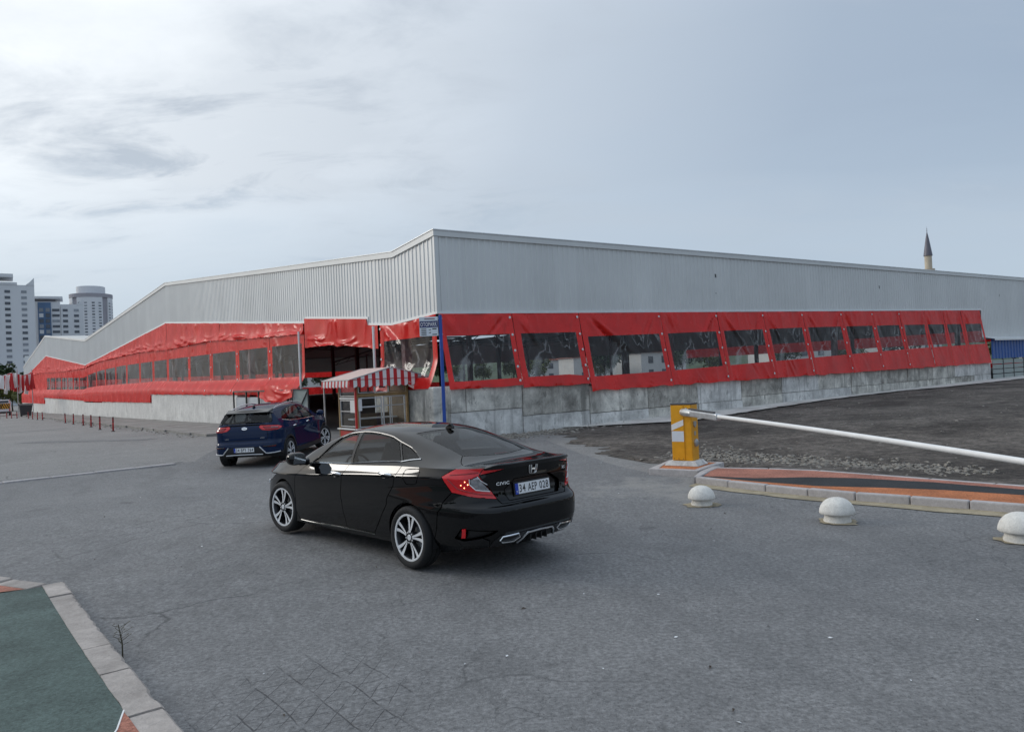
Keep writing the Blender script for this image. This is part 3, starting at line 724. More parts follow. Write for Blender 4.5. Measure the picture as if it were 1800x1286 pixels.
# barrier plinth
pl_ = thing('barrier_plinth', 'small orange topped kerbed plinth under the yellow barrier cabinet', 'plinth')
PQ = [(2.47, 14.18), (3.26, 13.62), (3.66, 14.20), (4.02, 14.66), (3.10, 15.36)]
PQi = [(2.66, 14.20), (3.24, 13.78), (3.56, 14.26), (3.88, 14.66), (3.10, 15.24)]
mb = MB(); n = len(PQ)
mb.add([(x, y, IZ) for x, y in PQ]+[(x, y, -.1) for x, y in PQ]+[(x, y, IZ) for x, y in PQi], [(i, i+n, (i+1) % n+n, (i+1) % n) for i in range(n)]+[(i, (i+1) % n, (i+1) % n+2*n, i+2*n) for i in range(n)])
mb.build('kerb_rim', M['kerb2'], pl_, bevel=.012)
sheet_mesh(PQi, .3, -.006, lambda x, y: IZ).build('orange_surface', M['orange'], pl_)
# sandy mortar spilled along the foot of the island
mo = rag([(2.95, 12.72), (3.42, 12.02), (4.08, 11.18), (5.2, 10.02), (6.1, 9.2), (7.3, 8.1)], .06, .25, 4, False)
mi = [(x+.04, y+.06) for x, y in FR[:7]]
kind(sheet_mesh([(p[0]-.10, p[1]-.13) for p in mo]+mi[::-1], .4, .014).build('mortar_strip', M['mortar'], smooth=True), 'structure')
# ------------------------------------------------------------ the market hall
def lerpf(tab):
    xs = [p[0] for p in tab]; ys = [p[1] for p in tab]
    return lambda x: float(np.interp(x, xs, ys))
LT = lerpf([(0, 6.64), (2.7, 6.36), (35, 9.24), (71, 7.6), (107.5, 10.46), (144, 7.1)])
LBa = lerpf([(0, 4.05), (2.99, 3.92), (4.77, 4.06)]); LBd = lerpf([(4.77, 4.29), (10.72, 4.80)]); LBb = lerpf([(10.72, 4.61), (35.3, 6.57), (71.5, 4.96), (107.7, 7.57), (144, 5.0)])
LB = lambda s: LBa(s) if s < 4.77 else LBd(s) if s < 10.72 else LBb(s)
RT = lambda s: 6.64+.0103*s
RB = lambda s: 4.05+.019*s if s < 41 else 3.02
HW, HL = 72.0, 144.0
hall = thing('market_hall', 'huge low grey corrugated market hall with zigzag roofline behind red curtains', 'market hall', CC)
hl = bpy.data.objects.new('street_facade', None); COL.objects.link(hl); hl.parent = hall; hl.matrix_world = ML
hl.matrix_parent_inverse = hall.matrix_world.inverted()
hr = bpy.data.objects.new('yard_facade', None); COL.objects.link(hr); hr.parent = hall; hr.matrix_world = MR
hr.matrix_parent_inverse = Matrix.Translation(-CC); hl.matrix_parent_inverse = Matrix.Translation(-CC); hl.matrix_world = ML
hl.parent = hall; hr.parent = hall
hl.matrix_local = Matrix.Translation(-CC) @ ML; hr.matrix_local = Matrix.Translation(-CC) @ MR
for h_ in (hl, hr): h_.matrix_parent_inverse = Matrix.Identity(4)
hl.matrix_basis = Matrix.Translation(-CC) @ ML; hr.matrix_basis = Matrix.Translation(-CC) @ MR
def clad_sheet(par, a, b, top, bot, out, per=.25, rib=.024):
    xs = []; x = a
    n = max(1, int(round((b-a)/per)))
    for i in range(n):
        o = a+(b-a)*i/n; p = (b-a)/n
        xs += [(o, 0), (o+p*.55, 0), (o+p*.64, rib), (o+p*.91, rib)]
    xs.append((b, 0))
    cols = []
    for i, (x, d) in enumerate(xs): cols.append((x, d))
    vs = []; 
    for x, d in cols:
        xx = min(max(x, a+5e-3), b-5e-3)
        vs += [(x, out*d, bot(xx)), (x, out*d, top(xx)-.16)]
    fs = [((2*i, 2*i+2, 2*i+3, 2*i+1) if out < 0 else (2*i, 2*i+1, 2*i+3, 2*i+2)) for i in range(len(cols)-1)]
    mb = MB(); mb.add(vs, fs); o = mb.build('cladding_sheet', M['clad'], par)
    return o
edges = [0.0, 1.0, 2.0, 2.99, 3.9, 4.77]+line(4.77, 10.72, 1.0)[1:]+line(10.72, 35.2, 1.02)[1:]+line(35.2, 71.4, 1.03)[1:]+line(71.4, 107.6, 2.0)[1:]+line(107.6, 144, 2.0)[1:]
for a, b in zip(edges[:-1], edges[1:]): clad_sheet(hl, a, b, LT, LB, 1)
edges = line(0, 41, 1.0)+line(41, 64, 1.0)[1:]
for a, b in zip(edges[:-1], edges[1:]): clad_sheet(hr, a, b, RT, RB, -1, .25, .024)
def flash(par, pts, h, t, out, nm='top_flashing', mat='flash'):
    mb = MB()
    for (a, za), (b, zb) in zip(pts[:-1], pts[1:]):
        y0, y1 = (-.02, t) if out > 0 else (-t, .02)
        mb.add([(a, y0, za), (b, y0, zb), (b, y1, zb), (a, y1, za), (a, y0, za-h), (b, y0, zb-h), (b, y1, zb-h), (a, y1, za-h)], [(0, 1, 2, 3), (7, 6, 5, 4), (0, 4, 5, 1), (2, 6, 7, 3), (1, 5, 6, 2), (3, 7, 4, 0)])
    return mb.build(nm, M[mat], par)
kn = [0, 2.7, 35, 71, 107.5, 144]
flash(hl, [(k, LT(k)+.02) for k in kn], .19, .075, 1, 'top_flashing', 'clad')
flash(hl, [(k, LT(k)+.045) for k in kn], .026, .10, 1, 'roof_edge')
flash(hr, [(-.075, RT(0)+.02), (64, RT(64)+.02)], .19, .075, -1, 'top_flashing', 'clad')
flash(hr, [(-.1, RT(0)+.045), (64, RT(64)+.045)], .026, .10, -1, 'roof_edge')
flash(hl, [(0, LBa(0)+.03), (2.99, LBa(2.99)+.03), (4.77, LBa(4.77)+.03)], .08, .05, 1, 'bottom_flashing')
flash(hl, [(4.77, LBd(4.77)+.03), (10.72, LBd(10.72)+.03)], .08, .05, 1, 'bottom_flashing')
flash(hl, [(10.72, LBb(10.72)+.03), (35.3, LBb(35.3)+.03), (71.5, LBb(71.5)+.03), (107.7, LBb(107.7)+.03), (144, LBb(144)+.03)], .09, .05, 1, 'bottom_flashing')
flash(hr, [(-.05, RB(0)+.03), (41, RB(40.99)+.03)], .08, .05, -1, 'bottom_flashing')
flash(hr, [(41, 3.05), (64, 3.05)], .16, .07, -1, 'bottom_flashing')
mb = MB(); mb.span((4.74, -.01, LBa(4.77)-.05), (4.82, .06, LBd(4.77)+.03)); mb.span((10.69, -.01, LBb(10.72)-.05), (10.76, .06, LBd(10.72)+.03)); mb.build('door_trim', M['flash'], hl)
mb = MB(); mb.span((-.045, -.10, RB(0)+.03), (.06, .045, RT(0)-.17)); mb.build('corner_trim', M['clad'], hl)
# roof: zigzag sheets, with their own thickness
RP = [(0, 6.6), (2.7, 6.32), (35, 9.2), (71, 7.56), (107.5, 10.42), (144, 7.06)]
for (a, za), (b, zb) in zip(RP[:-1], RP[1:]):
    mb = MB(); S_ = lambda s, e, z: tuple(DL*s+DR*e+Vector((0, 0, z)))
    mb.add([S_(a, .05, za), S_(b, .05, zb), S_(b, HW, zb+.72), S_(a, HW, za+.72)], [(0, 3, 2, 1)]); mb.build('roof_slope', M['roof'], hall)
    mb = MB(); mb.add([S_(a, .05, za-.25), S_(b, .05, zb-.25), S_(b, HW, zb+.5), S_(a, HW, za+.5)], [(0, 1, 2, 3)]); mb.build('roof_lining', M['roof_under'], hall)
# far sides of the hall: low band, gap, upper band
for (p0, p1, full) in ((DL*HL+DR*.2, DL*HL+DR*HW, 1), (DR*HW, DL*50+DR*HW, 1), (DL*50+DR*HW, DL*HL+DR*HW, 0)):
    n = 8
    for (z0, z1, mt, nm) in ((-.8, .95, 'red_dark', 'far_red_band'), (3.15, 4.3, 'red_dark', 'far_upper_red_band'), (4.3, 9.2, 'clad', 'far_cladding')):
        if nm == 'far_upper_red_band' and not full: continue
        mb = MB(); a, b = p0, p1
        mb.add([tuple(v+Vector((0, 0, z))) for z in (z0, z1) for v in (a, b)], [(0, 1, 3, 2)]); mb.build(nm, M[mt], hall)
mb = MB(); mb.add([tuple(DL*s+DR*e+Vector((0, 0, gz(*(CC+DL*s+DR*e)[:2])*.0+(-.0075*max(0, s-10)+.006*max(0, e-8))+.015))) for s in (.1, 20, 48, 80, 112, 144) for e in (.1, 20, 46, 72)], [(i*4+j, (i+1)*4+j, (i+1)*4+j+1, i*4+j+1) for i in range(5) for j in range(3)])
mb.build('hall_floor', M['hall_floor'], hall)
cm = MB(); cm.box((0, 0, .5), (.26, .26, 1)); cme = cm.mesh('steel_column'); cme.materials.append(M['maroon'])
for s in (2.7, 19, 35, 53, 71, 89, 107.5, 126):
    for e in (.35, 14, 28, 44, 60):
        h = LT(s)-1.2; p = DL*s+DR*e
        o = shared('steel_column', cme, hall, tuple(p+Vector((0, 0, -1))), (0, 0, R(37.2)), (1, 1, h+1))
mb = MB()
for s in (2.7, 35, 71, 107.5): mb.bar(DL*s+DR*.3+Vector((0, 0, LT(s)-1.0)), DL*s+DR*HW+Vector((0, 0, LT(s)-.6)), .25, .35)
for e in (14, 28, 44, 60):
    for (a, za), (b, zb) in zip(RP[:-1], RP[1:]):
        mb.bar(DL*a+DR*e+Vector((0, 0, za-.7)), DL*b+DR*e+Vector((0, 0, zb-.7)), .18, .3)
        n = 7
        for i in range(n):
            f0, f1 = i/n, (i+.5)/n
            z0 = za+(zb-za)*f0-.7; z1 = za+(zb-za)*f1-1.5
            mb.bar(DL*(a+(b-a)*f0)+DR*e+Vector((0, 0, z0)), DL*(a+(b-a)*f1)+DR*e+Vector((0, 0, z1)), .07)
        mb.bar(DL*a+DR*e+Vector((0, 0, za-1.5)), DL*b+DR*e+Vector((0, 0, zb-1.5)), .1)
mb.build('roof_truss', M['steel_dark'], hall)
# ------------------------------------------------------------ red curtains with clear windows
eye = MB(); eye.lathe([(.0, .02), (.035, .018), (.05, .0)], 8); eyem = eye.mesh('fastener'); eyem.materials.append(M['flash'])
def curtain(fr, s0, s1, zt, zb, w0, w1, label, yout, mar=.26, seed=0, amp=.05, win=True, nm='vinyl_curtain', grp=None, mat='red', scal=0, fast=False, nu=30, nv=34, cat='curtain'):
    sgn = 1 if fr == 'L' else -1; MM = ML if fr == 'L' else MR
    c = (s0+s1)/2
    base = MM @ Vector((c, 0, 0)); T = MM.copy(); T.translation = base
    th = thing(nm, label, cat, M=T, group=grp)
    ua = mar/(s1-s0); us = sorted(set([0, ua*.5, ua, 1-ua, 1-ua*.5, 1]+[ua+(1-2*ua)*i/nu for i in range(nu+1)]))
    def zrows(s):
        a, b = zt(s), zb(s)
        if not win: return [a+(b-a)*j/nv for j in range(nv+1)]
        p, q = w1(s), w0(s); k = nv//3
        return [a+(p-a)*j/k for j in range(k)]+[p+(q-p)*j/k for j in range(k)]+[q+(b-q)*j/k for j in range(k+1)]
    V = []; nr = None; rnd = random.Random(seed*13+5); wS = s1-s0; folds = []
    if win:
        hh = zt(c)-zb(c)
        for k in range(9):      # long folds fanning from the fixings in the top corners
            left = rnd.random() < .5; qs = s0+rnd.uniform(.04, .14)*wS if left else s1-rnd.uniform(.04, .14)*wS
            folds.append((qs, zt(qs)-.05, (1 if left else -1)*rnd.uniform(.15, .75)*wS*.8, -hh*rnd.uniform(.6, 1.05), rnd.uniform(-.12, .12), rnd.uniform(.035, .085), rnd.uniform(.35, 1.0)*rnd.choice((1, 1, -1))))
        for k in range(8): qs = rnd.uniform(s0, s1); folds.append((qs, zt(qs), rnd.uniform(-.15, .15), -rnd.uniform(.3, .9), 0, rnd.uniform(.03, .06), rnd.uniform(.3, .7)))
        for k in range(5): qs = rnd.uniform(s0, s1); folds.append((qs, zb(qs), rnd.uniform(-.3, .3), rnd.uniform(.3, .8), 0, rnd.uniform(.03, .07), rnd.uniform(.3, .8)))
    else:
        for k in range(int(wS*2.6)):
            qs = rnd.uniform(s0-1, s1); hh = zt(min(max(qs, s0), s1))-zb(min(max(qs, s0), s1))
            if rnd.random() < .6: folds.append((qs, zb(min(max(qs, s0), s1))+hh*rnd.uniform(.03, .42), rnd.uniform(1.0, 2.8), rnd.uniform(-.1, .25), rnd.uniform(.05, .20), rnd.uniform(.035, .08), rnd.uniform(.4, 1.1)))
            else: folds.append((qs, zt(min(max(qs, s0), s1)), rnd.uniform(-.4, .4), -hh*rnd.uniform(.5, .95), rnd.uniform(-.08, .08), rnd.uniform(.04, .09), rnd.uniform(.3, .8)))
    for u in us:
        s = s0+(s1-s0)*u; zr = zrows(s); nr = len(zr)
        e = math.sin(math.pi*u)
        for j, z in enumerate(zr):
            v = j/(nr-1)
            f1 = fbm(s*.75+seed*7.3, z*.45+seed, seed*1.7, 2); k1 = 0.0
            for (qs, qz, es, ez, sag, wd, am) in folds:
                if abs(es) > abs(ez):
                    t = (s-qs)/es
                    if 0 < t < 1: k1 += am*math.exp(-((z-qz-ez*t+sag*4*t*(1-t))/wd)**2)*math.sin(math.pi*t)
                else:
                    t = (z-qz)/ez
                    if 0 < t < 1: k1 += am*math.exp(-((s-qs-es*t-sag*4*t*(1-t))/wd)**2)*(1-t)**.5*min(1, t*6)
            d = yout(s, z)+(.045*math.exp(-((min(u, 1-u)*(s1-s0)-.10)/.06)**2) if win else 0)+amp*(f1*.8*(.3+.7*e)+k1*(.35+.65*min(1, e*3)))
            zz = z-(.05*fbm(s*1.3, seed, 3, 2) if j == nr-1 else 0)-scal*(abs(math.sin(s*5.2))*.5 if j == nr-1 else 0)
            V.append((s-c, sgn*max(d, .012), zz))
    red, clr = [], []; nvv = nr
    for i in range(len(us)-1):
        for j in range(nr-1):
            f = (i*nvv+j, (i+1)*nvv+j, (i+1)*nvv+j+1, i*nvv+j+1)
            if sgn > 0: f = f[::-1]
            uc = (us[i]+us[i+1])/2; k = nv//3
            (clr if (win and ua < uc < 1-ua and k <= j < 2*k) else red).append(f)
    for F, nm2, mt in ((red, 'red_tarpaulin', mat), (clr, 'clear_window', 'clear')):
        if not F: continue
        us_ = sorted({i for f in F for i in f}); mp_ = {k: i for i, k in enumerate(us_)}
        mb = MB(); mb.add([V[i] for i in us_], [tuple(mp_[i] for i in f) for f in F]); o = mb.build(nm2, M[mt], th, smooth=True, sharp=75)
    if fast:
        for v in (.06, .3, .52, .74, .93):
            s = s1-.12; z = zt(s)+(zb(s)-zt(s))*v
            o = shared('fastener', eyem, th, (s-c, sgn*(yout(s, z)+.05), z), (R(90) if sgn < 0 else R(-90), 0, 0))
    return th
RD = [0.0, 2.92, 5.98, 10.35, 13.95, 17.28, 20.45, 23.95, 27.05, 30.0, 32.95, 35.4, 37.85, 40.75]
RW0 = lerpf([(0, 1.82), (5, 1.9), (6.3, 1.78), (10.5, 1.86), (20, 2.13), (30, 2.42), (41, 2.62)]); RW1 = lerpf([(0, 3.28), (3, 3.36), (5.9, 3.41), (6.2, 3.24), (10.4, 3.34), (20, 3.6), (30, 3.77), (41, 3.9)])
RZB = lambda s: 1.60 if s < 2.9 else 1.53 if s < 5.97 else 1.27+.0032*(s-6)
def ry(s, z):
    v = (RB(s)-z)/(RB(s)-1.3); return .03+.56*max(0, v)**1.1
for i in range(13):
    a, b = RD[i], RD[i+1]
    lb = f'red curtain with clear window, {ORD[i]} from the corner pole along the block wall'
    curtain('R', a+.012, b-.012, lambda s: RB(s)-.05, (lambda a_: (lambda s: RZB(a_)))(a+.02) if i < 2 else RZB, RW0, RW1, lb, ry, .25 if i != 0 else .2, i+1, .08 if i < 6 else .06, fast=i < 9, nu=40 if i < 6 else 26, nv=42 if i < 6 else 30, grp='red curtains above the block wall')
LD = [10.85, 15.11, 20.0, 24.8, 29.57, 35.1, 39.5, 44.1, 49.2, 54.1, 59.4, 64.4, 70.2, 75.9, 80.7, 85.3, 91.2, 97.1, 102.9, 107.6, 115.5, 122.3, 131.7, 138, 143.8]
LVB = lerpf([(10.8, 4.12), (15, 4.27), (20, 4.43), (24.4, 4.66), (29, 4.68), (35, 4.68), (44, 4.95), (62, 4.95), (66, 4.85), (71.5, 4.6), (78, 4.66), (85, 4.72), (100, 4.95), (116, 5.3), (132, 5.2), (144, 4.8)])
LW0 = lerpf([(10.8, 2.28), (20, 2.33), (29, 2.42), (38, 2.6), (43, 2.57), (62, 2.6), (70, 2.5), (72.5, 2.35), (105, 2.65), (132, 2.7)]); LW1 = lerpf([(10.8, 3.72), (20, 3.85), (29, 3.95), (38, 4.05), (51, 4.15), (62, 4.07), (70, 3.8), (72.5, 3.6), (105, 4.3), (132, 4.2)])
def LZB(s): return 1.50+.006*(s-11) if s < 38.8 else 1.08 if s < 70.1 else 1.17+.010*(s-71) if s < 107 else .66
def ly(s, z):
    w = LW0(s); top = .04
    if z > w+.05: return top+.03*max(0, (LVB(s)-z)/2)
    t = min(1, (w+.05-z)/.72); return top+.05+.40*(t*t*(3-2*t))
for i in range(24):
    a, b = LD[i], LD[i+1]
    lb = f'red curtain with clear window, {ORD[i]} from the entrance along the street side'
    curtain('L', a+.012, b-.012, lambda s: min(LVB(s)+.16, LB(s)-.05), LZB, LW0, LW1, lb, ly, .30, i+31, .05, fast=i < 4, nu=24 if i < 9 else 12, nv=33 if i < 9 else 24, grp='red curtains along the street wall', win=i < 19)
# upper tarps that fill the gables
def vy(s, z):
    t = (LB(s)-z)/max(.3, LB(s)-LVB(s)); return .05+.11*max(0, t)**3
for a, b, lb in ((10.85, 23, 'shiny red tarp above the curtains beside the entrance, bunched along its scalloped hem'), (23, 35.2, 'shiny red tarp rising to the first gable peak'), (35.2, 52, 'red tarp sloping down left of the first gable peak'), (52, 71.2, 'low red tarp running into the valley between the gables'), (71.6, 89, 'red tarp rising from the valley to the far gable'), (89, 107.6, 'red tarp under the far gable peak, right half'), (107.7, 143.7, 'red tarp under the far gable peak, left half')):
    curtain('L', a+.01, b-.01, lambda s: LB(s)-.05, LVB, None, None, lb, vy, .1, int(a)+3, .085, win=False, nm='red_tarp', scal=.05, nu=110 if a < 50 else 50, nv=20, cat='tarp')
# corner bay left of the pole, and the short valance over the entrance
curtain('L', .02, 3.86, lambda s: LBa(s)-.05, lambda s: 1.66-.02*s, lambda s: 2.0, lambda s: 3.34, 'red curtain with crumpled clear window between the blue pole and the entrance', lambda s, z: .05+.38*max(0, (2.6-z)/1.0)**1.3 if z < 2.6 else .05, .3, 77, .11, fast=True)
curtain('L', 3.95, 10.70, lambda s: (LBd(s) if s > 4.8 else LBa(s))-.05, lambda s: 3.10+.06*(s-3.9)+.10*math.sin((s-4)/6.7*math.pi*1.0), None, None, 'short red valance hanging over the dark entrance', lambda s, z: .08, .15, 91, .10, win=False, nm='entrance_valance', nu=90, nv=26, cat='valance')
# loose lower flap beside the gate
curtain('L', 10.9, 15.0, lambda s: 1.95, lambda s: 1.42-.25*math.sin((s-10.9)/4.1*math.pi), None, None, 'loose red flap drooping over the railing left of the entrance', lambda s, z: .62+.1*(1.95-z), .1, 97, .10, win=False, nm='loose_flap', nu=30, nv=12, cat='flap')
# ------------------------------------------------------------ walls
bw = thing('block_wall', 'low wall of big stained concrete blocks in two courses under the red curtains', 'wall', M=MR)
J = [.06, 2.9, 5.95, 9.0, 11.95, 14.9, 17.9, 20.9, 23.9, 26.9, 29.8, 32.8, 35.7, 38.4, 40.95]
mats = ['block_a', 'block_b', 'block_a', 'block_a', 'block_c', 'block_a', 'block_b', 'block_c', 'block_a', 'block_a', 'block_c', 'block_a', 'block_c', 'block_a']
for i in range(14):
    a, b = J[i]+.014, J[i+1]-.014; mid = .86 if i == 0 else .58 if i == 1 else .46 if i < 5 else .52+.004*(a); top = 1.70 if i == 0 else 1.62 if i == 1 else 1.42+.0035*a
    for z0, z1, q in ((mid-.86, mid-.012, 1), (mid+.012, top, 0)):
        if i == 0 and q == 0: parts = ((a, .62), (.645, b))
        else: parts = ((a, b),)
        for (a2, b2) in parts:
            off = random.uniform(-.022, .022); mb = MB()
            nx, nz = 10, 5; y0 = -.45+off
            fn = lambda u, v: (a2+(b2-a2)*u, y0+.012*fbm((a2+(b2-a2)*u)*1.5, (z0+(z1-z0)*v)*2, i, 4), z0+(z1-z0)*v+(random.uniform(-.006, .006) if v in (0, 1) and 0 < u < 1 else 0))
            mb.span((a2, y0+.03, z0), (b2, -.02, z1)); 
            g = MB(); g.grid(fn, nx, nz); 
            # front face relief welded over the body
            k = len(mb.v); mb.add(g.v, g.f)
            rim = [(0, j) for j in range(nz+1)]
            def idx(u, v): return k+u*(nz+1)+v
            bk = len(mb.v)
            per = [(u, 0) for u in range(nx)]+[(nx, v) for v in range(nz)]+[(u, nz) for u in range(nx, 0, -1)]+[(0, v) for v in range(nz, 0, -1)]
            for (u, v) in per:
                p = mb.v[idx(u, v)]; mb.v.append((p[0], y0+.06, p[2]))
            L_ = len(per)
            mb.f += [(idx(*per[t]), bk+t, bk+(t+1) % L_, idx(*per[(t+1) % L_])) for t in range(L_)]
            mt = random.choice(['block_a', 'block_a', 'block_c', 'block_b']) if i > 2 else ('block_c' if q else mats[i])
            if i == 1 and q == 0: mt = 'block_b'
            mb.build('concrete_block', M[mt], bw)
mb = MB(); mb.span((.1, -.40, -.3), (40.9, -.06, 1.25)); mb.build('joint_fill', M['block_b'], bw)
cw = thing('concrete_wall', 'long stepped cast concrete wall along the street under the red curtains', 'wall', M=ML)
for a, b, z in ((19.1, 29, 1.60), (29, 38.75, 1.66), (38.75, 49, 1.08), (49, 59.5, 1.06), (59.5, 70.15, .98), (70.15, 79, 1.24), (79, 88, 1.3), (88, 97, 1.36), (97, 106.6, 1.42), (106.6, 118, .64), (118, 131.5, .72), (131.5, 143.8, .72)):
    mb = MB(); n = 6
    fn = lambda u, v: (a+.006+(b-a-.012)*u, .42+.012*fbm((a+(b-a)*u)*.6, v*2, a, 3), -1.6+(z+1.6)*v+(.02*fbm((a+(b-a)*u)*1.2, 7, 2, 3) if v == 1 else 0))
    mb.span((a+.006, -.02, -1.6), (b-.006, .40, z-.03)); mb.grid(fn, 12, 8); mb.f[-96:] = [f[::-1] for f in mb.f[-96:]]
    mb.add([fn(i/12, 1) for i in range(13)]+[(a+(b-a)*i/12, .0, z-.02) for i in range(13)], [(i, i+1, i+14, i+13) for i in range(12)])
    mb.build('wall_section', M['wall_concrete'], cw)
st = thing('corner_wall', 'short grey concrete wall between the kiosk and the blue pole', 'wall', M=ML)
mb = MB(); mb.span((.02, -.02, -.3), (3.7, .40, 1.62)); mb.build('wall_section', M['block_a'], st, bevel=.02)
mb = MB(); mb.span((-.30, -.30, -.3), (.02, .46, 1.70)); mb.build('pier', M['block_a'], st, bevel=.05)
# ---------------------------------------------------------------- car bodies
def pchip(xs, ys):
    o = np.argsort(xs); x = np.array(xs, float)[o]; y = np.array(ys, float)[o]
    h = np.diff(x); d = np.diff(y) / h; n = len(x); m = np.zeros(n)
    for i in range(1, n - 1):
        if d[i-1] * d[i] > 0:
            w1 = 2*h[i] + h[i-1]; w2 = h[i] + 2*h[i-1]
            m[i] = (w1 + w2) / (w1/d[i-1] + w2/d[i])
    m[0] = d[0]; m[-1] = d[-1]
    def f(q):
        q = np.clip(np.asarray(q, float), x[0], x[-1])
        i = np.clip(np.searchsorted(x, q) - 1, 0, n - 2)
        t = (q - x[i]) / h[i]; t2 = t*t; t3 = t2*t
        return ((2*t3-3*t2+1)*y[i] + (t3-2*t2+t)*h[i]*m[i] + (-2*t3+3*t2)*y[i+1] + (t3-t2)*h[i]*m[i+1])
    return f

class CarShape:
    """Two patches in flat coordinates. A: (a, q) wraps the lower body, a = arc position (left +),
    q = height over the shoulder line. B: (x, t) the upper body, t = 0 at the belt, 1 at the centre (left +)."""
    def __init__(s, P):
        s.P = P
        f = {k: pchip([p[0] for p in v], [p[1] for p in v]) for k, v in P.items() if isinstance(v, list)}
        s.f = f
        s.q0, s.q1 = P['q']
        NQ, NS = 90, 500
        s.qs = np.unique(np.concatenate([np.linspace(s.q0, 0, NQ*2//3), np.linspace(0, s.q1, NQ//3)]))
        s.ss = np.linspace(0, 1, NS)
        X = np.zeros((len(s.qs), NS)); Y = X.copy()
        nF, nR = P['nf'], P['nr']
        th = np.linspace(0, np.pi/2, 700)
        for i, q in enumerate(s.qs):
            Lf, Lr = float(f['xf'](q)), -float(f['xr'](q))
            xf = Lf*np.cos(th)**(2/nF); tf = np.sin(th)**(2/nF)
            xr = -Lr*np.sin(th)**(2/nR); tr = np.cos(th)**(2/nR)
            x = np.concatenate([xf, xr[1:]]); T = np.concatenate([tf, tr[1:]])
            y = s.wid(q, x) * T
            d = np.concatenate([[0], np.cumsum(np.hypot(np.diff(x), np.diff(y)))])
            # side part keeps x fixed across levels: parameter by arc at unit scale
            sn = d / d[-1]
            X[i] = np.interp(s.ss, sn, x); Y[i] = np.interp(s.ss, sn, y)
            if i == len(s.qs)//2: s.A = d[-1]
        s.XA, s.YA = X, Y
        # belt curve
        e = []
        for j, sv in enumerate(s.ss):
            q = 0.1
            for _ in range(12):
                x = np.interp(q, s.qs, X[:, j]); q = float(np.clip(f['zE'](x) - f['zsh'](x), s.q0, s.q1))
            e.append((x, np.interp(q, s.qs, Y[:, j]), q))
        s.E = np.array(e)
        s._tabB()
    def wid(s, q, x):
        w = s.f['wlo'](q) if q <= 0 else s.f['wup'](q)
        if 'wadd' in s.f: w = w + s.f['wadd'](x) * np.exp(-((q + .33)/.22)**2)
        return w
    def _tabB(s):
        f = s.f; x0, x1 = s.E[-1, 0], s.E[0, 0]
        c = 0.5 - 0.5*np.cos(np.linspace(0, np.pi, 260))
        lin = np.linspace(0, 1, 260)
        s.xs = x0 + (x1 - x0)*(0.55*c + 0.45*lin)
        s.ts = np.concatenate([np.linspace(0, .34, 22), np.linspace(.34, .46, 17)[1:], np.linspace(.46, 1, 30)[1:]])
        E = s.E[::-1]
        ye = np.interp(s.xs, E[:, 0], E[:, 1]); ye[0] = ye[-1] = 0
        ze = f['zE'](s.xs)
        yr = np.minimum(f['yr'](s.xs), ye*0.93); zr = f['zr'](s.xs); zc = f['zc'](s.xs)
        zr = np.maximum(zr, ze + .002); zc = np.maximum(zc, zr + .001)
        YB = np.zeros((len(s.xs), len(s.ts))); ZB = YB.copy()
        pw = s.P.get('crown', 2.3); bl = s.P.get('bulge', .016)
        def raw(t):
            if t <= .4:
                u = t/.4
                k = bl*math.sin(math.pi*u)*np.clip((zr-ze)/.3, 0, 1)
                return ye + (yr-ye)*u + k, ze + (zr-ze)*u
            u = (t-.4)/.6
            return yr*(1-u), zr + (zc-zr)*(1-(1-u)**pw)
        rc = s.P.get('rr', .05)
        A = raw(.4-rc); Bp = raw(.4); Cc = raw(.4+rc)
        for j, t in enumerate(s.ts):
            if .4-rc < t < .4+rc:
                u = (t-(.4-rc))/(2*rc)
                y = (1-u)**2*A[0] + 2*u*(1-u)*Bp[0] + u*u*Cc[0]; z = (1-u)**2*A[1] + 2*u*(1-u)*Bp[1] + u*u*Cc[1]
            else: y, z = raw(t)
            YB[:, j] = y; ZB[:, j] = z
        s.YB, s.ZB = YB, ZB
    @staticmethod
    def _bil(T, gi, gj, u, v):
        i = np.clip(np.searchsorted(gi, u) - 1, 0, len(gi)-2); j = np.clip(np.searchsorted(gj, v) - 1, 0, len(gj)-2)
        a = np.clip((u-gi[i])/(gi[i+1]-gi[i]), 0, 1); b = np.clip((v-gj[j])/(gj[j+1]-gj[j]), 0, 1)
        return (T[i, j]*(1-a)*(1-b) + T[i+1, j]*a*(1-b) + T[i, j+1]*(1-a)*b + T[i+1, j+1]*a*b)
    def SA(s, a, q):
        a = np.asarray(a, float); q = np.asarray(q, float)
        sv = 1 - np.abs(a)/s.A          # a = 0 at the rear centre, +-A at the front centre
        x = s._bil(s.XA, s.qs, s.ss, q, sv); y = s._bil(s.YA, s.qs, s.ss, q, sv)
        return np.stack([x, y*np.sign(a), q + s.f['zsh'](x)], -1)
    def SB(s, x, t):
        x = np.asarray(x, float); t = np.asarray(t, float)
        y = s._bil(s.YB, s.xs, s.ts, x, 1-np.abs(t)); z = s._bil(s.ZB, s.xs, s.ts, x, 1-np.abs(t))
        # flat t runs -1 (right belt) .. 0 (centre) .. 1 (left belt)
        return np.stack([x, y*np.sign(t), z], -1)
    def normal(s, F, u, v, hu=.012, hv=.012):
        du = F(u+hu, v) - F(u-hu, v); dv = F(u, v+hv) - F(u, v-hv)
        n = np.cross(du, dv); l = np.linalg.norm(n, axis=-1, keepdims=True); return n/np.maximum(l, 1e-9)
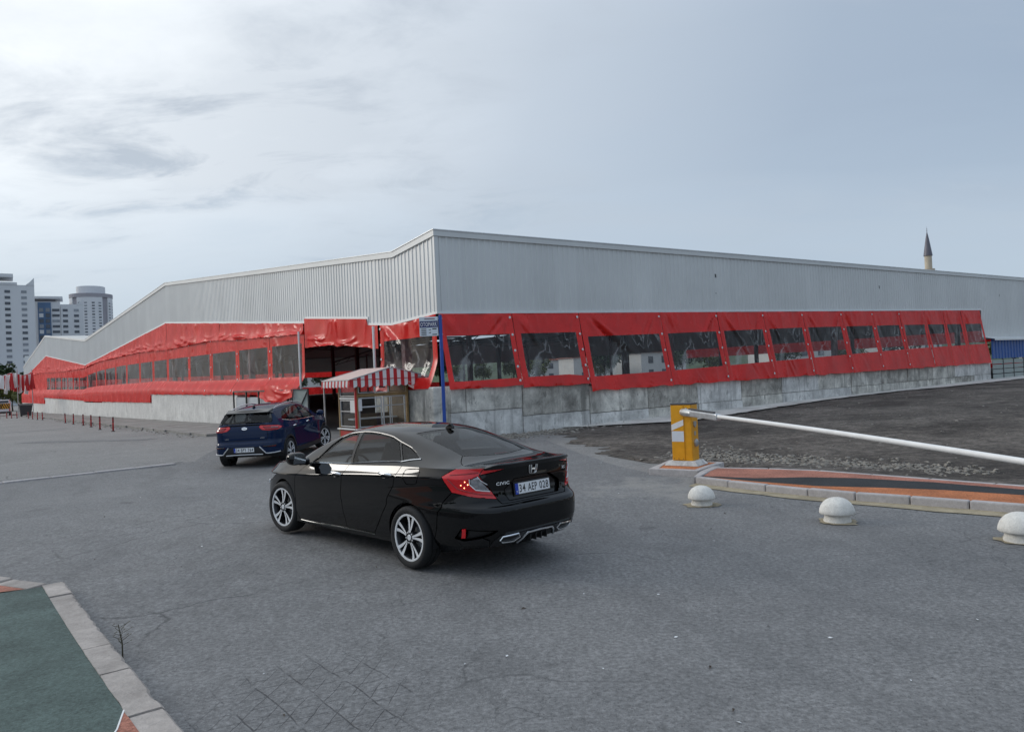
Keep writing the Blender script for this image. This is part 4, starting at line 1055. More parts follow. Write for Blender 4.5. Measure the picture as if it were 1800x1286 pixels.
    # inverse maps for the left side
    def a_side(s, x, z):                # (x, z) on the flank -> (a, q)
        q = z - float(s.f['zsh'](x)); q = min(max(q, s.q0), s.q1)
        i = int(np.clip(np.searchsorted(s.qs, q) - 1, 0, len(s.qs)-2)); b = (q-s.qs[i])/(s.qs[i+1]-s.qs[i])
        row = s.XA[i]*(1-b) + s.XA[i+1]*b
        return (1 - np.interp(-x, -row, s.ss))*s.A, q
    def a_rear(s, y, z):                # (y, z) on the tail -> (a, q), y >= 0 left
        q = z - float(s.f['zsh'](-2.3)); q = min(max(q, s.q0), s.q1)
        i = int(np.clip(np.searchsorted(s.qs, q) - 1, 0, len(s.qs)-2)); b = (q-s.qs[i])/(s.qs[i+1]-s.qs[i])
        row = s.YA[i]*(1-b) + s.YA[i+1]*b; h = len(row)*6//10
        a = (1 - np.interp(-abs(y), -row[h:], s.ss[h:]))*s.A
        return (a if y >= 0 else -a), q
    def b_side(s, x, z):                # (x, z) on the greenhouse -> (x, t)
        j = np.searchsorted(s.ts, .36)
        col = [np.interp(x, s.xs, s.ZB[:, k]) for k in range(j)]
        return x, 1 - float(np.interp(z, col, s.ts[:j]))
    def b_top(s, x, y):
        col = np.array([np.interp(x, s.xs, s.YB[:, k]) for k in range(len(s.ts))])
        t = float(np.interp(-abs(y), -col, s.ts)); return x, (1-t if y >= 0 else t-1)

CIVIC = dict(q=(-.80, .24), nf=4.0, nr=5.2,
    zsh=[(2.25, .67), (1.9, .725), (1.35, .755), (.7, .79), (0, .855), (-.7, .912), (-1.35, .952), (-1.8, .98), (-2.05, .985), (-2.4, .985)],
    wlo=[(-.80, .74), (-.72, .80), (-.65, .85), (-.52, .872), (-.40, .886), (-.25, .886), (-.1, .882), (0, .895)],
    wup=[(0, .895), (.02, .884), (.05, .866), (.12, .835), (.24, .79)],
    xr=[(-.80, -2.20), (-.69, -2.29), (-.61, -2.37), (-.47, -2.415), (-.33, -2.415), (-.29, -2.40), (-.265, -2.36), (-.235, -2.335), (-.1, -2.31), (0, -2.305), (.07, -2.315), (.13, -2.345), (.24, -2.36)],
    xf=[(-.80, 2.08), (-.5, 2.27), (-.3, 2.30), (-.1, 2.28), (0, 2.22), (.1, 2.10), (.24, 1.95)],
    zE=[(2.3, .74), (2.0, .80), (1.6, .865), (1.2, .915), (.9, .935), (.65, .945), (0, .972), (-.7, 1.018), (-1.1, 1.045), (-1.5, 1.06), (-2.0, 1.075), (-2.3, 1.09)],
    yr=[(2.3, .55), (1.5, .66), (1.1, .74), (.8, .695), (.5, .64), (.2, .595), (-.1, .575), (-.6, .57), (-1.0, .555), (-1.3, .565), (-1.6, .59), (-1.85, .63), (-2.3, .66)],
    zr=[(2.3, .76), (2.0, .83), (1.6, .895), (1.2, .94), (1.05, .965), (.8, 1.085), (.5, 1.21), (.2, 1.305), (0, 1.342), (-.3, 1.366), (-.6, 1.36), (-.9, 1.33), (-1.2, 1.27), (-1.5, 1.195), (-1.8, 1.118), (-2.0, 1.095), (-2.3, 1.105)],
    zc=[(2.3, .765), (2.0, .86), (1.6, .935), (1.25, .975), (1.12, .99), (.8, 1.15), (.5, 1.285), (.2, 1.375), (0, 1.405), (-.3, 1.42), (-.6, 1.416), (-.9, 1.392), (-1.2, 1.332), (-1.5, 1.25), (-1.8, 1.165), (-1.98, 1.12), (-2.1, 1.112), (-2.3, 1.12)],
)
KIA = dict(q=(-.82, .24), nf=4.2, nr=7.5, crown=2.6, bulge=.02,
    zsh=[(2.25, .78), (1.9, .83), (1.35, .86), (.7, .875), (0, .89), (-.7, .91), (-1.35, .935), (-1.8, .955), (-2.2, .96)],
    wlo=[(-.82, .76), (-.72, .83), (-.62, .872), (-.52, .885), (-.38, .882), (-.25, .884), (-.1, .890), (0, .9)],
    wup=[(0, .9), (.03, .888), (.07, .868), (.14, .838), (.24, .79)],
    xr=[(-.82, -1.98), (-.70, -2.07), (-.6, -2.13), (-.48, -2.15), (-.34, -2.145), (-.30, -2.12), (-.26, -2.085), (-.15, -2.075), (0, -2.06), (.08, -2.035), (.15, -2.0), (.24, -1.96)],
    xf=[(-.82, 2.0), (-.55, 2.18), (-.3, 2.21), (-.1, 2.18), (0, 2.12), (.1, 2.02), (.24, 1.9)],
    zE=[(2.25, .85), (2.0, .90), (1.6, .965), (1.2, 1.0), (.9, 1.01), (0, 1.025), (-.7, 1.045), (-1.2, 1.07), (-1.6, 1.09), (-1.9, 1.09), (-2.2, 1.075)],
    yr=[(2.3, .6), (1.5, .70), (1.1, .75), (.8, .71), (.5, .665), (.2, .63), (-.1, .615), (-.6, .605), (-1.2, .59), (-1.6, .585), (-1.8, .62), (-2.0, .70), (-2.1, .72)],
    zr=[(2.3, .87), (2.0, .93), (1.6, .985), (1.25, 1.01), (1.1, 1.03), (.8, 1.175), (.5, 1.315), (.2, 1.415), (0, 1.45), (-.3, 1.475), (-.7, 1.475), (-1.2, 1.45), (-1.6, 1.42), (-1.74, 1.385), (-1.86, 1.26), (-1.98, 1.12), (-2.05, 1.09)],
    zc=[(2.25, .88), (2.0, .955), (1.6, 1.02), (1.3, 1.055), (1.15, 1.075), (.8, 1.25), (.5, 1.385), (.2, 1.475), (0, 1.505), (-.3, 1.525), (-.7, 1.525), (-1.2, 1.505), (-1.6, 1.475), (-1.74, 1.44), (-1.86, 1.29), (-1.98, 1.14), (-2.05, 1.10)],
)
# ------------------------------------------------------------ panels from a flat cut
def arc(pts, n=4):
    """round off an outline a little"""
    o = []; k = len(pts)
    for i in range(k):
        p0, p1, p2 = Vector(pts[i-1]), Vector(pts[i]), Vector(pts[(i+1) % k])
        r = .22
        a = p1+(p0-p1)*min(r, .04/max(1e-6, (p0-p1).length)); b = p1+(p2-p1)*min(r, .04/max(1e-6, (p2-p1).length))
        for j in range(n): t = j/(n-1); o.append(tuple((1-t)**2*a+2*t*(1-t)*p1+t*t*b))
    return o
def dens(pts, h=.12):
    o = []; k = len(pts)
    for i in range(k):
        a, b = Vector(pts[i]), Vector(pts[(i+1) % k]); n = max(1, int((b-a).length/h))
        o += [tuple(a.lerp(b, j/n)) for j in range(n)]
    return o
def mir(p): return [(-a, b) for a, b in p][::-1]
def mirt(p): return [(x, -t) for x, t in p][::-1]
class Builder:
    def __init__(s, sh, root): s.sh = sh; s.root = root
    def patch(s, which, us, vs, trim, holes, parts):
        """parts: list of (key, polygon); first match wins. Returns {key: (P, F)}"""
        F = Flat(us, vs)
        for poly in trim+holes+[p for _, p in parts]: F.cut(poly)
        F.finish(); c = F.cen; keep = np.ones(len(F.f), bool)
        for poly in trim: keep &= in_poly(c[:, 0], c[:, 1], poly)
        for poly in holes: keep &= ~in_poly(c[:, 0], c[:, 1], poly)
        own = np.full(len(F.f), -1)
        for k, (nm, poly) in list(enumerate(parts))[::-1]: own[in_poly(c[:, 0], c[:, 1], poly)] = k
        out = {}
        for k in range(-1, len(parts)):
            fs = [F.f[i] for i in np.nonzero(keep & (own == k))[0]]
            if fs: out[k] = (F.p, fs)
        return out
    def geo(s, which, P, F, gap=.005, off=0.0, deep=.016, edge=None):
        """3-D vertices, faces and normals of a panel: shrunk by the gap, with a rim"""
        P, F = submesh(P, F); P = P.copy(); B = border(F)
        if gap:
            mv = np.zeros_like(P); cnt = np.zeros(len(P))
            for a, b in B:
                if edge is not None and edge(P[a]) and edge(P[b]): continue
                d = P[b]-P[a]; l = math.hypot(*d)
                if l < 1e-9: continue
                n = np.array([-d[1], d[0]])/l
                for q in (a, b): mv[q] += n; cnt[q] += 1
            k = cnt > 0; ln = np.linalg.norm(mv, axis=1); ln[ln < 1e-6] = 1
            mv[k] = mv[k]/ln[k, None]; sc = np.array([gap, gap if which == 'A' else gap]); 
            if which == 'B':
                # t is not in metres: scale by the local width
                w = np.interp(P[:, 0], s.sh.xs, s.sh.YB[:, 0])+.25; mv[:, 1] = mv[:, 1]/np.maximum(w, .3)
            P = P+mv*gap
        f = s.sh.SA if which == 'A' else s.sh.SB
        V = f(P[:, 0], P[:, 1]); Nn = s.sh.normal(f, P[:, 0], P[:, 1], *( (.012, .008) if which == 'A' else (.012, .012)))
        cen = np.stack([V[:, 0]*.6, V[:, 1]*0, np.full(len(V), .55)], 1); sg = np.sign(((V-cen)*Nn).sum(1)); sg = np.where(sg == 0, 1, sg)
        sgn = 1 if sg.sum() > 0 else -1
        Nn = Nn*sgn
        V = V+Nn*off
        vs = [tuple(v) for v in V]; ns = [tuple(n) for n in Nn]; fs = []
        for q in F: fs.append(tuple(q) if sgn > 0 else tuple(q[::-1]))
        if deep:
            m = {}
            for a, b in B:
                ids = []
                d = V[b]-V[a]; on = np.cross(d, Nn[a])*sgn; l = np.linalg.norm(on); on = on/l if l > 1e-9 else Nn[a]
                k = len(vs)
                for q in (a, b): vs.append(tuple(V[q])); ns.append(tuple(on)); vs.append(tuple(V[q]-Nn[q]*deep)); ns.append(tuple(on))
                g = (k, k+1, k+3, k+2); fs.append(g if sgn > 0 else g[::-1])
        return vs, fs, ns
    def obj(s, name, geos, mat, parent=None, label=None):
        mb = MB(); ns = []
        for v, f, n in geos: mb.add(v, f); ns += n
        me = mb.mesh(name); me.validate(); me.polygons.foreach_set('use_smooth', [True]*len(me.polygons))
        ns = [tuple(float(c) for c in n) if all(math.isfinite(c) for c in n) and abs(n[0])+abs(n[1])+abs(n[2]) > 1e-3 else (0.0, 0.0, 1.0) for n in ns]
        me.normals_split_custom_set_from_vertices(ns)
        return link(name, me, M[mat], parent if parent is not None else s.root, label=label)
    def pt(s, which, u, v, off=0):
        f = s.sh.SA if which == 'A' else s.sh.SB
        u_, v_ = np.array([u], float), np.array([v], float); p = f(u_, v_)[0]; n = s.sh.normal(f, u_, v_)[0]
        if np.dot(n, p-np.array([p[0]*.6, 0, .55])) < 0: n = -n
        return Vector(p)+Vector(n)*off, Vector(n)
    def strip(s, which, pts, r, off, name, mat, parent=None, closed=False, n=6):
        P_ = dens(pts, .05) if closed else [tuple(Vector(a).lerp(Vector(b), j/6)) for a, b in zip(pts[:-1], pts[1:]) for j in range(6)]+[pts[-1]]
        mb = MB(); mb.tube([s.pt(which, *p, off)[0] for p in P_], r, n, True, closed); return mb.build(name, M[mat], parent or s.root, smooth=True)
    def frame(s, which, u, v, off=0, up=Vector((0, 0, 1))):
        p, n = s.pt(which, u, v, off); x = up.cross(n).normalized(); y = n.cross(x); m_ = Matrix((x, y, n)).transposed().to_4x4(); m_.translation = p; return m_
def domain(sh, zb):
    """outline of patch A between the lower edge zb(x) and the belt"""
    top = [((1-sv)*sh.A, min(e[2], sh.q1)) for sv, e in zip(sh.ss[::6], sh.E[::6])]
    if top[-1][0] > 1e-6: top.append((0, sh.E[-1, 2]))
    top = sorted(top)                                      # a from 0 to A
    tp = [(-a, q) for a, q in top[::-1]]+top[1:]
    lo = []
    for a in np.linspace(-sh.A, sh.A, 160):
        q = -.6
        for _ in range(10):
            x = sh.SA(np.array([a if abs(a) > 1e-6 else 1e-6]), np.array([q]))[0][0]; q = max(sh.q0, zb(x)-float(sh.f['zsh'](x)))
        lo.append((a, q))
    return tp[::-1]+lo, (lambda p: p[1] >= float(np.interp(abs(p[0]), [t[0] for t in top], [t[1] for t in top]))-2e-3 or abs(p[0]) > sh.A-1e-3)
def circle_a(sh, x, z, r, n=36):
    o = []
    for i in range(n):
        t = 2*math.pi*i/n; o.append(sh.a_side(x+r*math.cos(t), max(z+r*math.sin(t), -.1)))
    return o
def tyre(rad, w, rr):
    h = w/2
    return [(rr, -h*.86), (rr+.010, -h*.93), (rad-.045, -h), (rad-.022, -h*.97), (rad-.006, -h*.80), (rad, -h*.62), (rad, -h*.30), (rad-.008, -h*.28), (rad-.008, -h*.22), (rad, -h*.20), (rad, h*.20), (rad-.008, h*.22), (rad-.008, h*.28), (rad, h*.30), (rad, h*.62), (rad-.006, h*.80), (rad-.022, h*.97), (rad-.045, h), (rr+.010, h*.93), (rr, h*.86)]
def wheel_protos(rad, w, rr, style):
    """meshes for one wheel; axis along y, outer face at +y"""
    RX = Matrix.Rotation(R(-90), 4, 'X')
    t_ = MB(); t_.lathe(tyre(rad, w, rr), 56, RX, False); tm = t_.mesh('tyre'); tm.materials.append(M['rubber']); tm.polygons.foreach_set('use_smooth', [True]*len(tm.polygons)); tm.set_sharp_from_angle(angle=R(50))
    b = MB(); b.lathe([(rr+.004, w*.44), (rr-.012, w*.40), (rr-.03, w*.1), (rr-.03, -w*.40), (.02, -w*.36)], 48, RX, False); bm_ = b.mesh('rim_barrel'); bm_.materials.append(M['alloy_dark']); bm_.polygons.foreach_set('use_smooth', [True]*len(bm_.polygons))
    l = MB(); l.lathe([(rr+.006, w*.405), (rr+.006, w*.445), (rr-.004, w*.450), (rr-.016, w*.435), (rr-.016, w*.39)], 56, RX, False)
    y0 = w*.40
    # spokes: five twin spokes, machined faces, dark pockets
    sp = MB(); dk = MB()
    n = 5
    for i in range(n):
        a = 2*math.pi*i/n+math.pi/2
        for sgn in (-1, 1):
            if style == 'twin': a0, a1, w0, w1 = a+sgn*.13, a+sgn*.20, .009, .024
            else: a0, a1, w0, w1 = a+sgn*.20, a+sgn*.16, .014, .026
            r0, r1 = .055, rr-.008
            pr = []
            for k in range(7):
                f = k/6; r_ = r0+(r1-r0)*f; an = a0+(a1-a0)*f**1.4; hw = w0+(w1-w0)*f
                yy = y0-.022*math.sin(f*math.pi*.5+.2)*0+.004-.030*(1-f)**2*0-(.018*f*(1-f)*2)
                c, s_ = math.cos(an), math.sin(an)
                pr.append(((r_*c-hw*s_*.8, yy, r_*s_+hw*c*.8), (r_*c+hw*s_*.8, yy, r_*s_-hw*c*.8), (r_*c+hw*s_, yy-.05, r_*s_-hw*c), (r_*c-hw*s_, yy-.05, r_*s_+hw*c)))
            vs = [v for q in pr for v in q]
            for k in range(6):
                o = k*4
                if style == 'twin' and sgn == 1 and k < 3 and False: dk.add([vs[o+j] for j in range(4)], [(0, 1, 2, 3)])
            fsT = [(k*4, k*4+1, k*4+5, k*4+4) for k in range(6)]; fsS = [(k*4+j, k*4+(j+1) % 4, (k+1)*4+(j+1) % 4, (k+1)*4+j) for k in range(6) for j in (1, 2, 3)]
            sp.add(vs, fsT); dk.add(vs, fsS)
            # dark inner step beside each machined face
            an = (a0+a1)/2-sgn*.10
    sp.lathe([(.0, y0+.006), (.028, y0+.006), (.034, y0-.002)], 20, RX)
    dk.lathe([(.072, y0-.05), (.072, y0-.008), (.05, y0+.002), (.035, y0+.001)], 24, RX)
    for i in range(5):
        a = 2*math.pi*(i+.5)/5+math.pi/2; sp.lathe([(.009, y0-.02), (.009, y0+.002), (0, y0+.003)], 8, Matrix.Translation((.053*math.cos(a), 0, .053*math.sin(a))) @ RX)
    d = MB(); d.lathe([(.0, w*.05), (rr*.70, w*.05), (rr*.70, -w*.02)], 32, RX)
    # every lathe turned +z into +y
    out = [('tyre', tm, None), ('rim', None, None)]
    def mk(mb, nm, mat, sm=True):
        me = mb.mesh(nm); me.materials.append(M[mat]); me.polygons.foreach_set('use_smooth', [sm]*len(me.polygons)); me.set_sharp_from_angle(angle=R(32)); return me
    return dict(tyre=tm, rim_barrel=bm_, rim_lip=mk(l, 'rim_lip', 'alloy'), spoke_faces=mk(sp, 'spoke_faces', 'alloy'), spoke_sides=mk(dk, 'spoke_sides', 'alloy_dark'), brake_disc=mk(d, 'brake_disc', 'steel'))
def add_wheels(root, protos, pts):
    for (x, y, z, turn) in pts:
        w = bpy.data.objects.new('wheel', None); COL.objects.link(w); w.parent = root; w.location = (x, y, z)
        w.rotation_euler = (0, random.uniform(0, 6), (0 if y > 0 else math.pi)+turn); w.rotation_mode = 'ZYX' if False else 'XYZ'
        w.rotation_euler = (0, 0, (0 if y > 0 else math.pi)+turn)
        a = random.uniform(0, 1.2)
        for k, me in protos.items(): shared(k, me, w, (0, 0, 0), (0, a if k != 'brake_disc' else 0, 0))
def car_pose(root, x, y, z, yaw, tx, ty):
    n = Vector((-tx, -ty, 1)).normalized(); f = Vector((math.cos(yaw), math.sin(yaw), 0)); f = (f-n*n.dot(f)).normalized(); l = n.cross(f)
    m_ = Matrix((f, l, n)).transposed().to_4x4(); m_.translation = Vector((x, y, z)); root.matrix_world = m_
def plate(B, which, u, v, w, h, txt, parent=None, off=.012, tilt=None):
    F_ = B.frame(which, u, v, off)
    if tilt is not None: F_ = F_ @ Matrix.Rotation(tilt, 4, 'X')
    mb = MB(); mb.box((0, 0, -.004), (w+.03, h+.03, .014)); pf = mb.build('number_plate', M['black'], B.root, bevel=.003); pf.matrix_local = F_
    mb = MB(); mb.box((0, 0, .004), (w, h, .006)); mb.build('plate_face', M['plate_white'], pf)
    mb = MB(); mb.box((-w/2+.022, 0, .0045), (.044, h, .0075)); mb.build('plate_band', M['plate_blue'], pf)
    mb = MB(); I = Matrix.Translation((0, 0, 0)); gs = txt.split(' '); tot = sum(len(g) for g in gs)+.55*(len(gs)-1); x = -w/2+.052; uw = (w-.066)/tot
    for g in gs:
        ww = len(g)*uw; letters(mb, g, Matrix.Translation((x+ww/2, 0, 0)), ww-.010, h*.72, .0082, .012); x += ww+.55*uw
    mb.build('plate_characters', M['ink'], pf)
    mb = MB(); letters(mb, 'TR', Matrix.Translation((-w/2+.022, -h*.28, 0)), .024, .020, .0090); mb.build('country_letters', M['white'], pf)
    return pf
# ------------------------------------------------------------ black sedan
sed = thing('sedan', 'shiny black four door sedan with red C shaped tail lamps, nearest the camera', 'car')
S1 = CarShape(CIVIC); B1 = Builder(S1, sed)
zb = pchip([-2.5, -2.2, -1.9, -1.7, -1.0, 0, 1.0, 1.7, 2.0, 2.4], [.315, .30, .25, .20, .20, .195, .185, .18, .18, .20])
dom, edge = domain(S1, zb)
lamp = [(1.10, .014), (.97, -.14), (.82, -.165), (.65, -.187), (.506, -.205), (.562, -.117), (.686, .034), (.55, .058), (.425, .076), (.425, .2), (.8, .2), (.95, .10)]
clear = [(.772, -.006), (.696, .024), (.566, -.123), (.706, -.104), (.758, -.06)]
d1 = [(3.90, .2), (3.90, .13), (3.98, -.05), (3.965, -.26), (3.985, -.445), (3.93, -.555), (3.88, -.572), (2.845, -.605), (2.90, -.32), (2.867, -.036), (2.864, .06), (2.864, .2)]
d2 = [(2.864, .2), (2.864, .06), (2.867, -.036), (2.90, -.32), (2.845, -.605), (2.30, -.635), (2.167, -.47), (2.012, -.282), (1.85, -.10), (1.807, .06), (1.80, .2)]
fuel = arc([(1.70, .078), (1.47, .085), (1.43, .03), (1.46, -.072), (1.62, -.075), (1.68, -.01)])
trunkA = [(.425, .2), (.425, .076), (.686, .034), (.562, -.117), (.506, -.205), (.465, -.255), (-.465, -.255), (-.506, -.205), (-.562, -.117), (-.686, .034), (-.425, .076), (-.425, .2)]
recess = [(.36, -.236), (.405, -.165), (.40, -.12), (.26, -.035), (-.26, -.035), (-.40, -.12), (-.405, -.165), (-.36, -.236)]
bump = [(.465, -.255), (.506, -.205), (.82, -.165), (.97, -.14), (1.22, -.34), (1.32, -.95), (-1.32, -.95), (-1.22, -.34), (-.97, -.14), (-.82, -.165), (-.506, -.205), (-.465, -.255)]
refl = [(.926, -.487), (.881, -.478), (.878, -.578), (.926, -.585)]
fogr = [(1.0, -.587), (.941, -.491), (.56, -.502), (.62, -.541), (.701, -.565), (.886, -.605)]
fogf = [(1.0, -.59), (.886, -.608), (.701, -.568), (.63, -.60), (.62, -.645), (.876, -.668)]
diff = [(.60, -.62), (.53, -.555), (-.53, -.555), (-.60, -.62), (-.6, -.95), (.6, -.95)]
hd = [S1.a_side(*p) for p in ((1.55, .735), (2.0, .70), (2.20, .66), (2.22, .60), (2.05, .575), (1.8, .63))]
fa, ra_ = circle_a(S1, 1.35, .325, .358), circle_a(S1, -1.35, .325, .358)
partsA = [('clear', clear), ('clear', mir(clear)), ('lamp', lamp), ('lamp', mir(lamp)), ('recess', recess), ('trunk', trunkA), ('refl', refl), ('refl', mir(refl)), ('fogr', fogr), ('fogr', mir(fogr)), ('fogf', fogf), ('fogf', mir(fogf)), ('diff', diff), ('bump', bump), ('fuel', fuel), ('d1', d1), ('d1', mir(d1)), ('d2', d2), ('d2', mir(d2)), ('head', hd), ('head', mir(hd))]
us = np.concatenate([np.linspace(-S1.A, -2.4, 60), np.linspace(-2.4, 2.4, 150)[1:], np.linspace(2.4, S1.A, 70)[1:]]); us[np.argmin(abs(us))] = 0
vs = np.concatenate([np.linspace(-.80, -.3, 15), np.linspace(-.3, 0, 14)[1:], np.linspace(0, .24, 11)[1:]])
RA = B1.patch('A', us, vs, [dom], [fa, ra_, mir(fa), mir(ra_)], partsA)
fg = [(.64, .985), (.52, .86), (.405, .725), (.28, .655), (.1, .628), (-.055, .628), (-.115, .80), (-.185, .968)]
rg = [(-.235, .963), (-.205, .88), (-.155, .70), (-.135, .628), (-.48, .635), (-.74, .655), (-.885, .69), (-1.01, .80), (-1.12, .925)]
qg = [(-1.165, .918), (-1.05, .80), (-.935, .695), (-1.13, .722), (-1.25, .765), (-1.36, .825)]
rs = [(-.945, .47), (-.985, .32), (-1.01, .16), (-1.02, 0), (-1.01, -.16), (-.985, -.32), (-.945, -.47), (-1.3, -.475), (-1.735, -.435), (-1.80, -.3), (-1.85, -.12), (-1.86, 0), (-1.85, .12), (-1.80, .3), (-1.735, .435), (-1.3, .475)]
ws = [(.20, .50), (.225, .25), (.23, 0), (.225, -.25), (.20, -.50), (.55, -.54), (.98, -.56), (1.08, -.35), (1.12, -.15), (1.13, 0), (1.12, .15), (1.08, .35), (.98, .56), (.55, .54)]
hood = [(1.02, .80), (1.10, .40), (1.16, 0), (1.10, -.40), (1.02, -.80), (1.6, -.84), (2.05, -.80), (2.13, -.4), (2.15, 0), (2.13, .4), (2.05, .80), (1.6, .84)]
trunkB = [(-1.745, .45), (-1.815, .31), (-1.868, .12), (-1.878, 0), (-1.868, -.12), (-1.815, -.31), (-1.745, -.45), (-1.86, -.55), (-2.03, -.66), (-2.15, -.72), (-2.5, -.72), (-2.5, .72), (-2.15, .72), (-2.03, .66), (-1.86, .55)]
partsB = [('fg', fg), ('fg', mirt(fg)), ('rg', rg), ('rg', mirt(rg)), ('qg', qg), ('qg', mirt(qg)), ('rs', rs), ('ws', ws), ('hood', hood), ('trunk', trunkB)]
vsB = np.unique(np.concatenate([np.linspace(-1, 1, 61), np.linspace(.54, .70, 17), np.linspace(-.70, -.54, 17)]))
RBt = B1.patch('B', S1.xs[1:-1:2], vsB, [], [], partsB)
eB = lambda p: abs(p[1]) > 1-1e-6 or p[0] < S1.xs[1]+1e-6 or p[0] > S1.xs[-2]-1e-3
gA = lambda k, **o: B1.geo('A', *RA[k], edge=edge, **o)
gB = lambda k, **o: B1.geo('B', *RBt[k], edge=eB, **o)
MATS = dict(clear=('reversing_lens', 'lamp_clear'), lamp=('tail_lamp', 'lamp_red'), refl=('reflector', 'lamp_red'), fogr=('bumper_recess', 'black'), fogf=('bumper_fin', 'trim'), diff=('diffuser', 'black'), bump=('rear_bumper', 'paint_black'), fuel=('fuel_flap', 'paint_black'), d1=('front_door', 'paint_black'), d2=('rear_door', 'paint_black'), head=('headlight', 'lamp_clear'), fg=('front_window', 'glass_light'), rg=('rear_door_window', 'glass_tint'), qg=('quarter_window', 'glass_tint'), rs=('rear_screen', 'glass_tint'), ws=('windscreen', 'glass_light'), hood=('bonnet', 'paint_black'))
B1.obj('body', [gA(-1, deep=.02), gB(-1, deep=.02)], 'paint_black')
lampo = {}; doors = {}
for k, (nm, poly) in enumerate(partsA):
    if k not in RA: continue
    side = 1 if sum(p[0] for p in poly) > 0 else -1
    if nm == 'trunk': tl = B1.obj('boot_lid', [gA(k), B1.geo('B', *RBt[len(partsB)-1], edge=eB)], 'paint_black'); continue
    if nm == 'recess': B1.obj('plate_recess', [gA(k, off=-.028, deep=-.03, gap=.002)], 'trim'); continue
    if nm in ('clear',): continue
    kw = dict(off=.004) if nm == 'lamp' else dict(off=-.03, deep=-.03) if nm == 'fogr' else dict(off=.006) if nm in ('refl', 'fogf') else {}
    o = B1.obj(MATS[nm][0], [gA(k, gap=.003 if nm in ('refl', 'fogr', 'fogf', 'diff') else .005, **kw)], MATS[nm][1])
    if nm == 'lamp': lampo[side] = o
    if nm in ('d1', 'd2'): doors[(nm, side)] = o
for k, (nm, poly) in enumerate(partsA):
    if nm == 'clear' and k in RA: B1.obj('reversing_lens', [gA(k, off=.006)], 'lamp_clear', lampo[1 if poly[0][0] > 0 else -1])
for k, (nm, poly) in enumerate(partsB):
    if k in RBt and nm != 'trunk': B1.obj(MATS[nm][0], [gB(k, gap=.003, off=-.003, deep=.01)], MATS[nm][1])
# dark shell under the panel gaps
sh_ = [B1.geo('A', *RA[k], gap=0, off=-.03, deep=0) for k in RA if k == -1 or partsA[k][0] not in ('recess', 'fogr')]+[B1.geo('B', *RBt[k], gap=0, off=-.03, deep=0) for k in RBt if k == -1 or partsB[k][0] in ('hood', 'trunk')]
B1.obj('inner_shell', sh_, 'black')
# lamp details: lit bulbs, dark bands, white light bars
for sg in (1, -1):
    lb = MB()
    for a, q in ((.862, -.062), (.822, -.028), (.826, -.088), (.79, -.055)):
        p, n = B1.pt('A', sg*a, q, .007); lb.lathe([(.0048, 0), (.0035, .002), (0, .003)], 8, Matrix.Translation(p) @ n.to_track_quat('Z', 'Y').to_matrix().to_4x4())
    lb.build('brake_bulb', M['bulb'], lampo[sg])
    for pl in ([(1.02, -.004), (.90, -.10), (.70, -.145), (.545, -.165)], [(1.0, .03), (.84, .045), (.70, .062)]): B1.strip('A', [(sg*a, q) for a, q in pl], .007, .004, 'lamp_band', 'lamp_deep', lampo[sg])
    B1.strip('A', [(sg*a, q) for a, q in ((.776, -.004), (.77, -.055), (.71, -.108), (.572, -.128))], .006, .006, 'light_bar', 'alloy', lampo[sg])
    B1.strip('A', [(sg*a, q) for a, q in ((.70, .02), (.66, -.02), (.60, -.06))], .004, .008, 'light_bar', 'alloy', lampo[sg])
    B1.strip('A', [(sg*a, q) for a, q in ((.686, .033), (.66, .10))], .004, .004, 'lamp_seam', 'trim', lampo[sg])
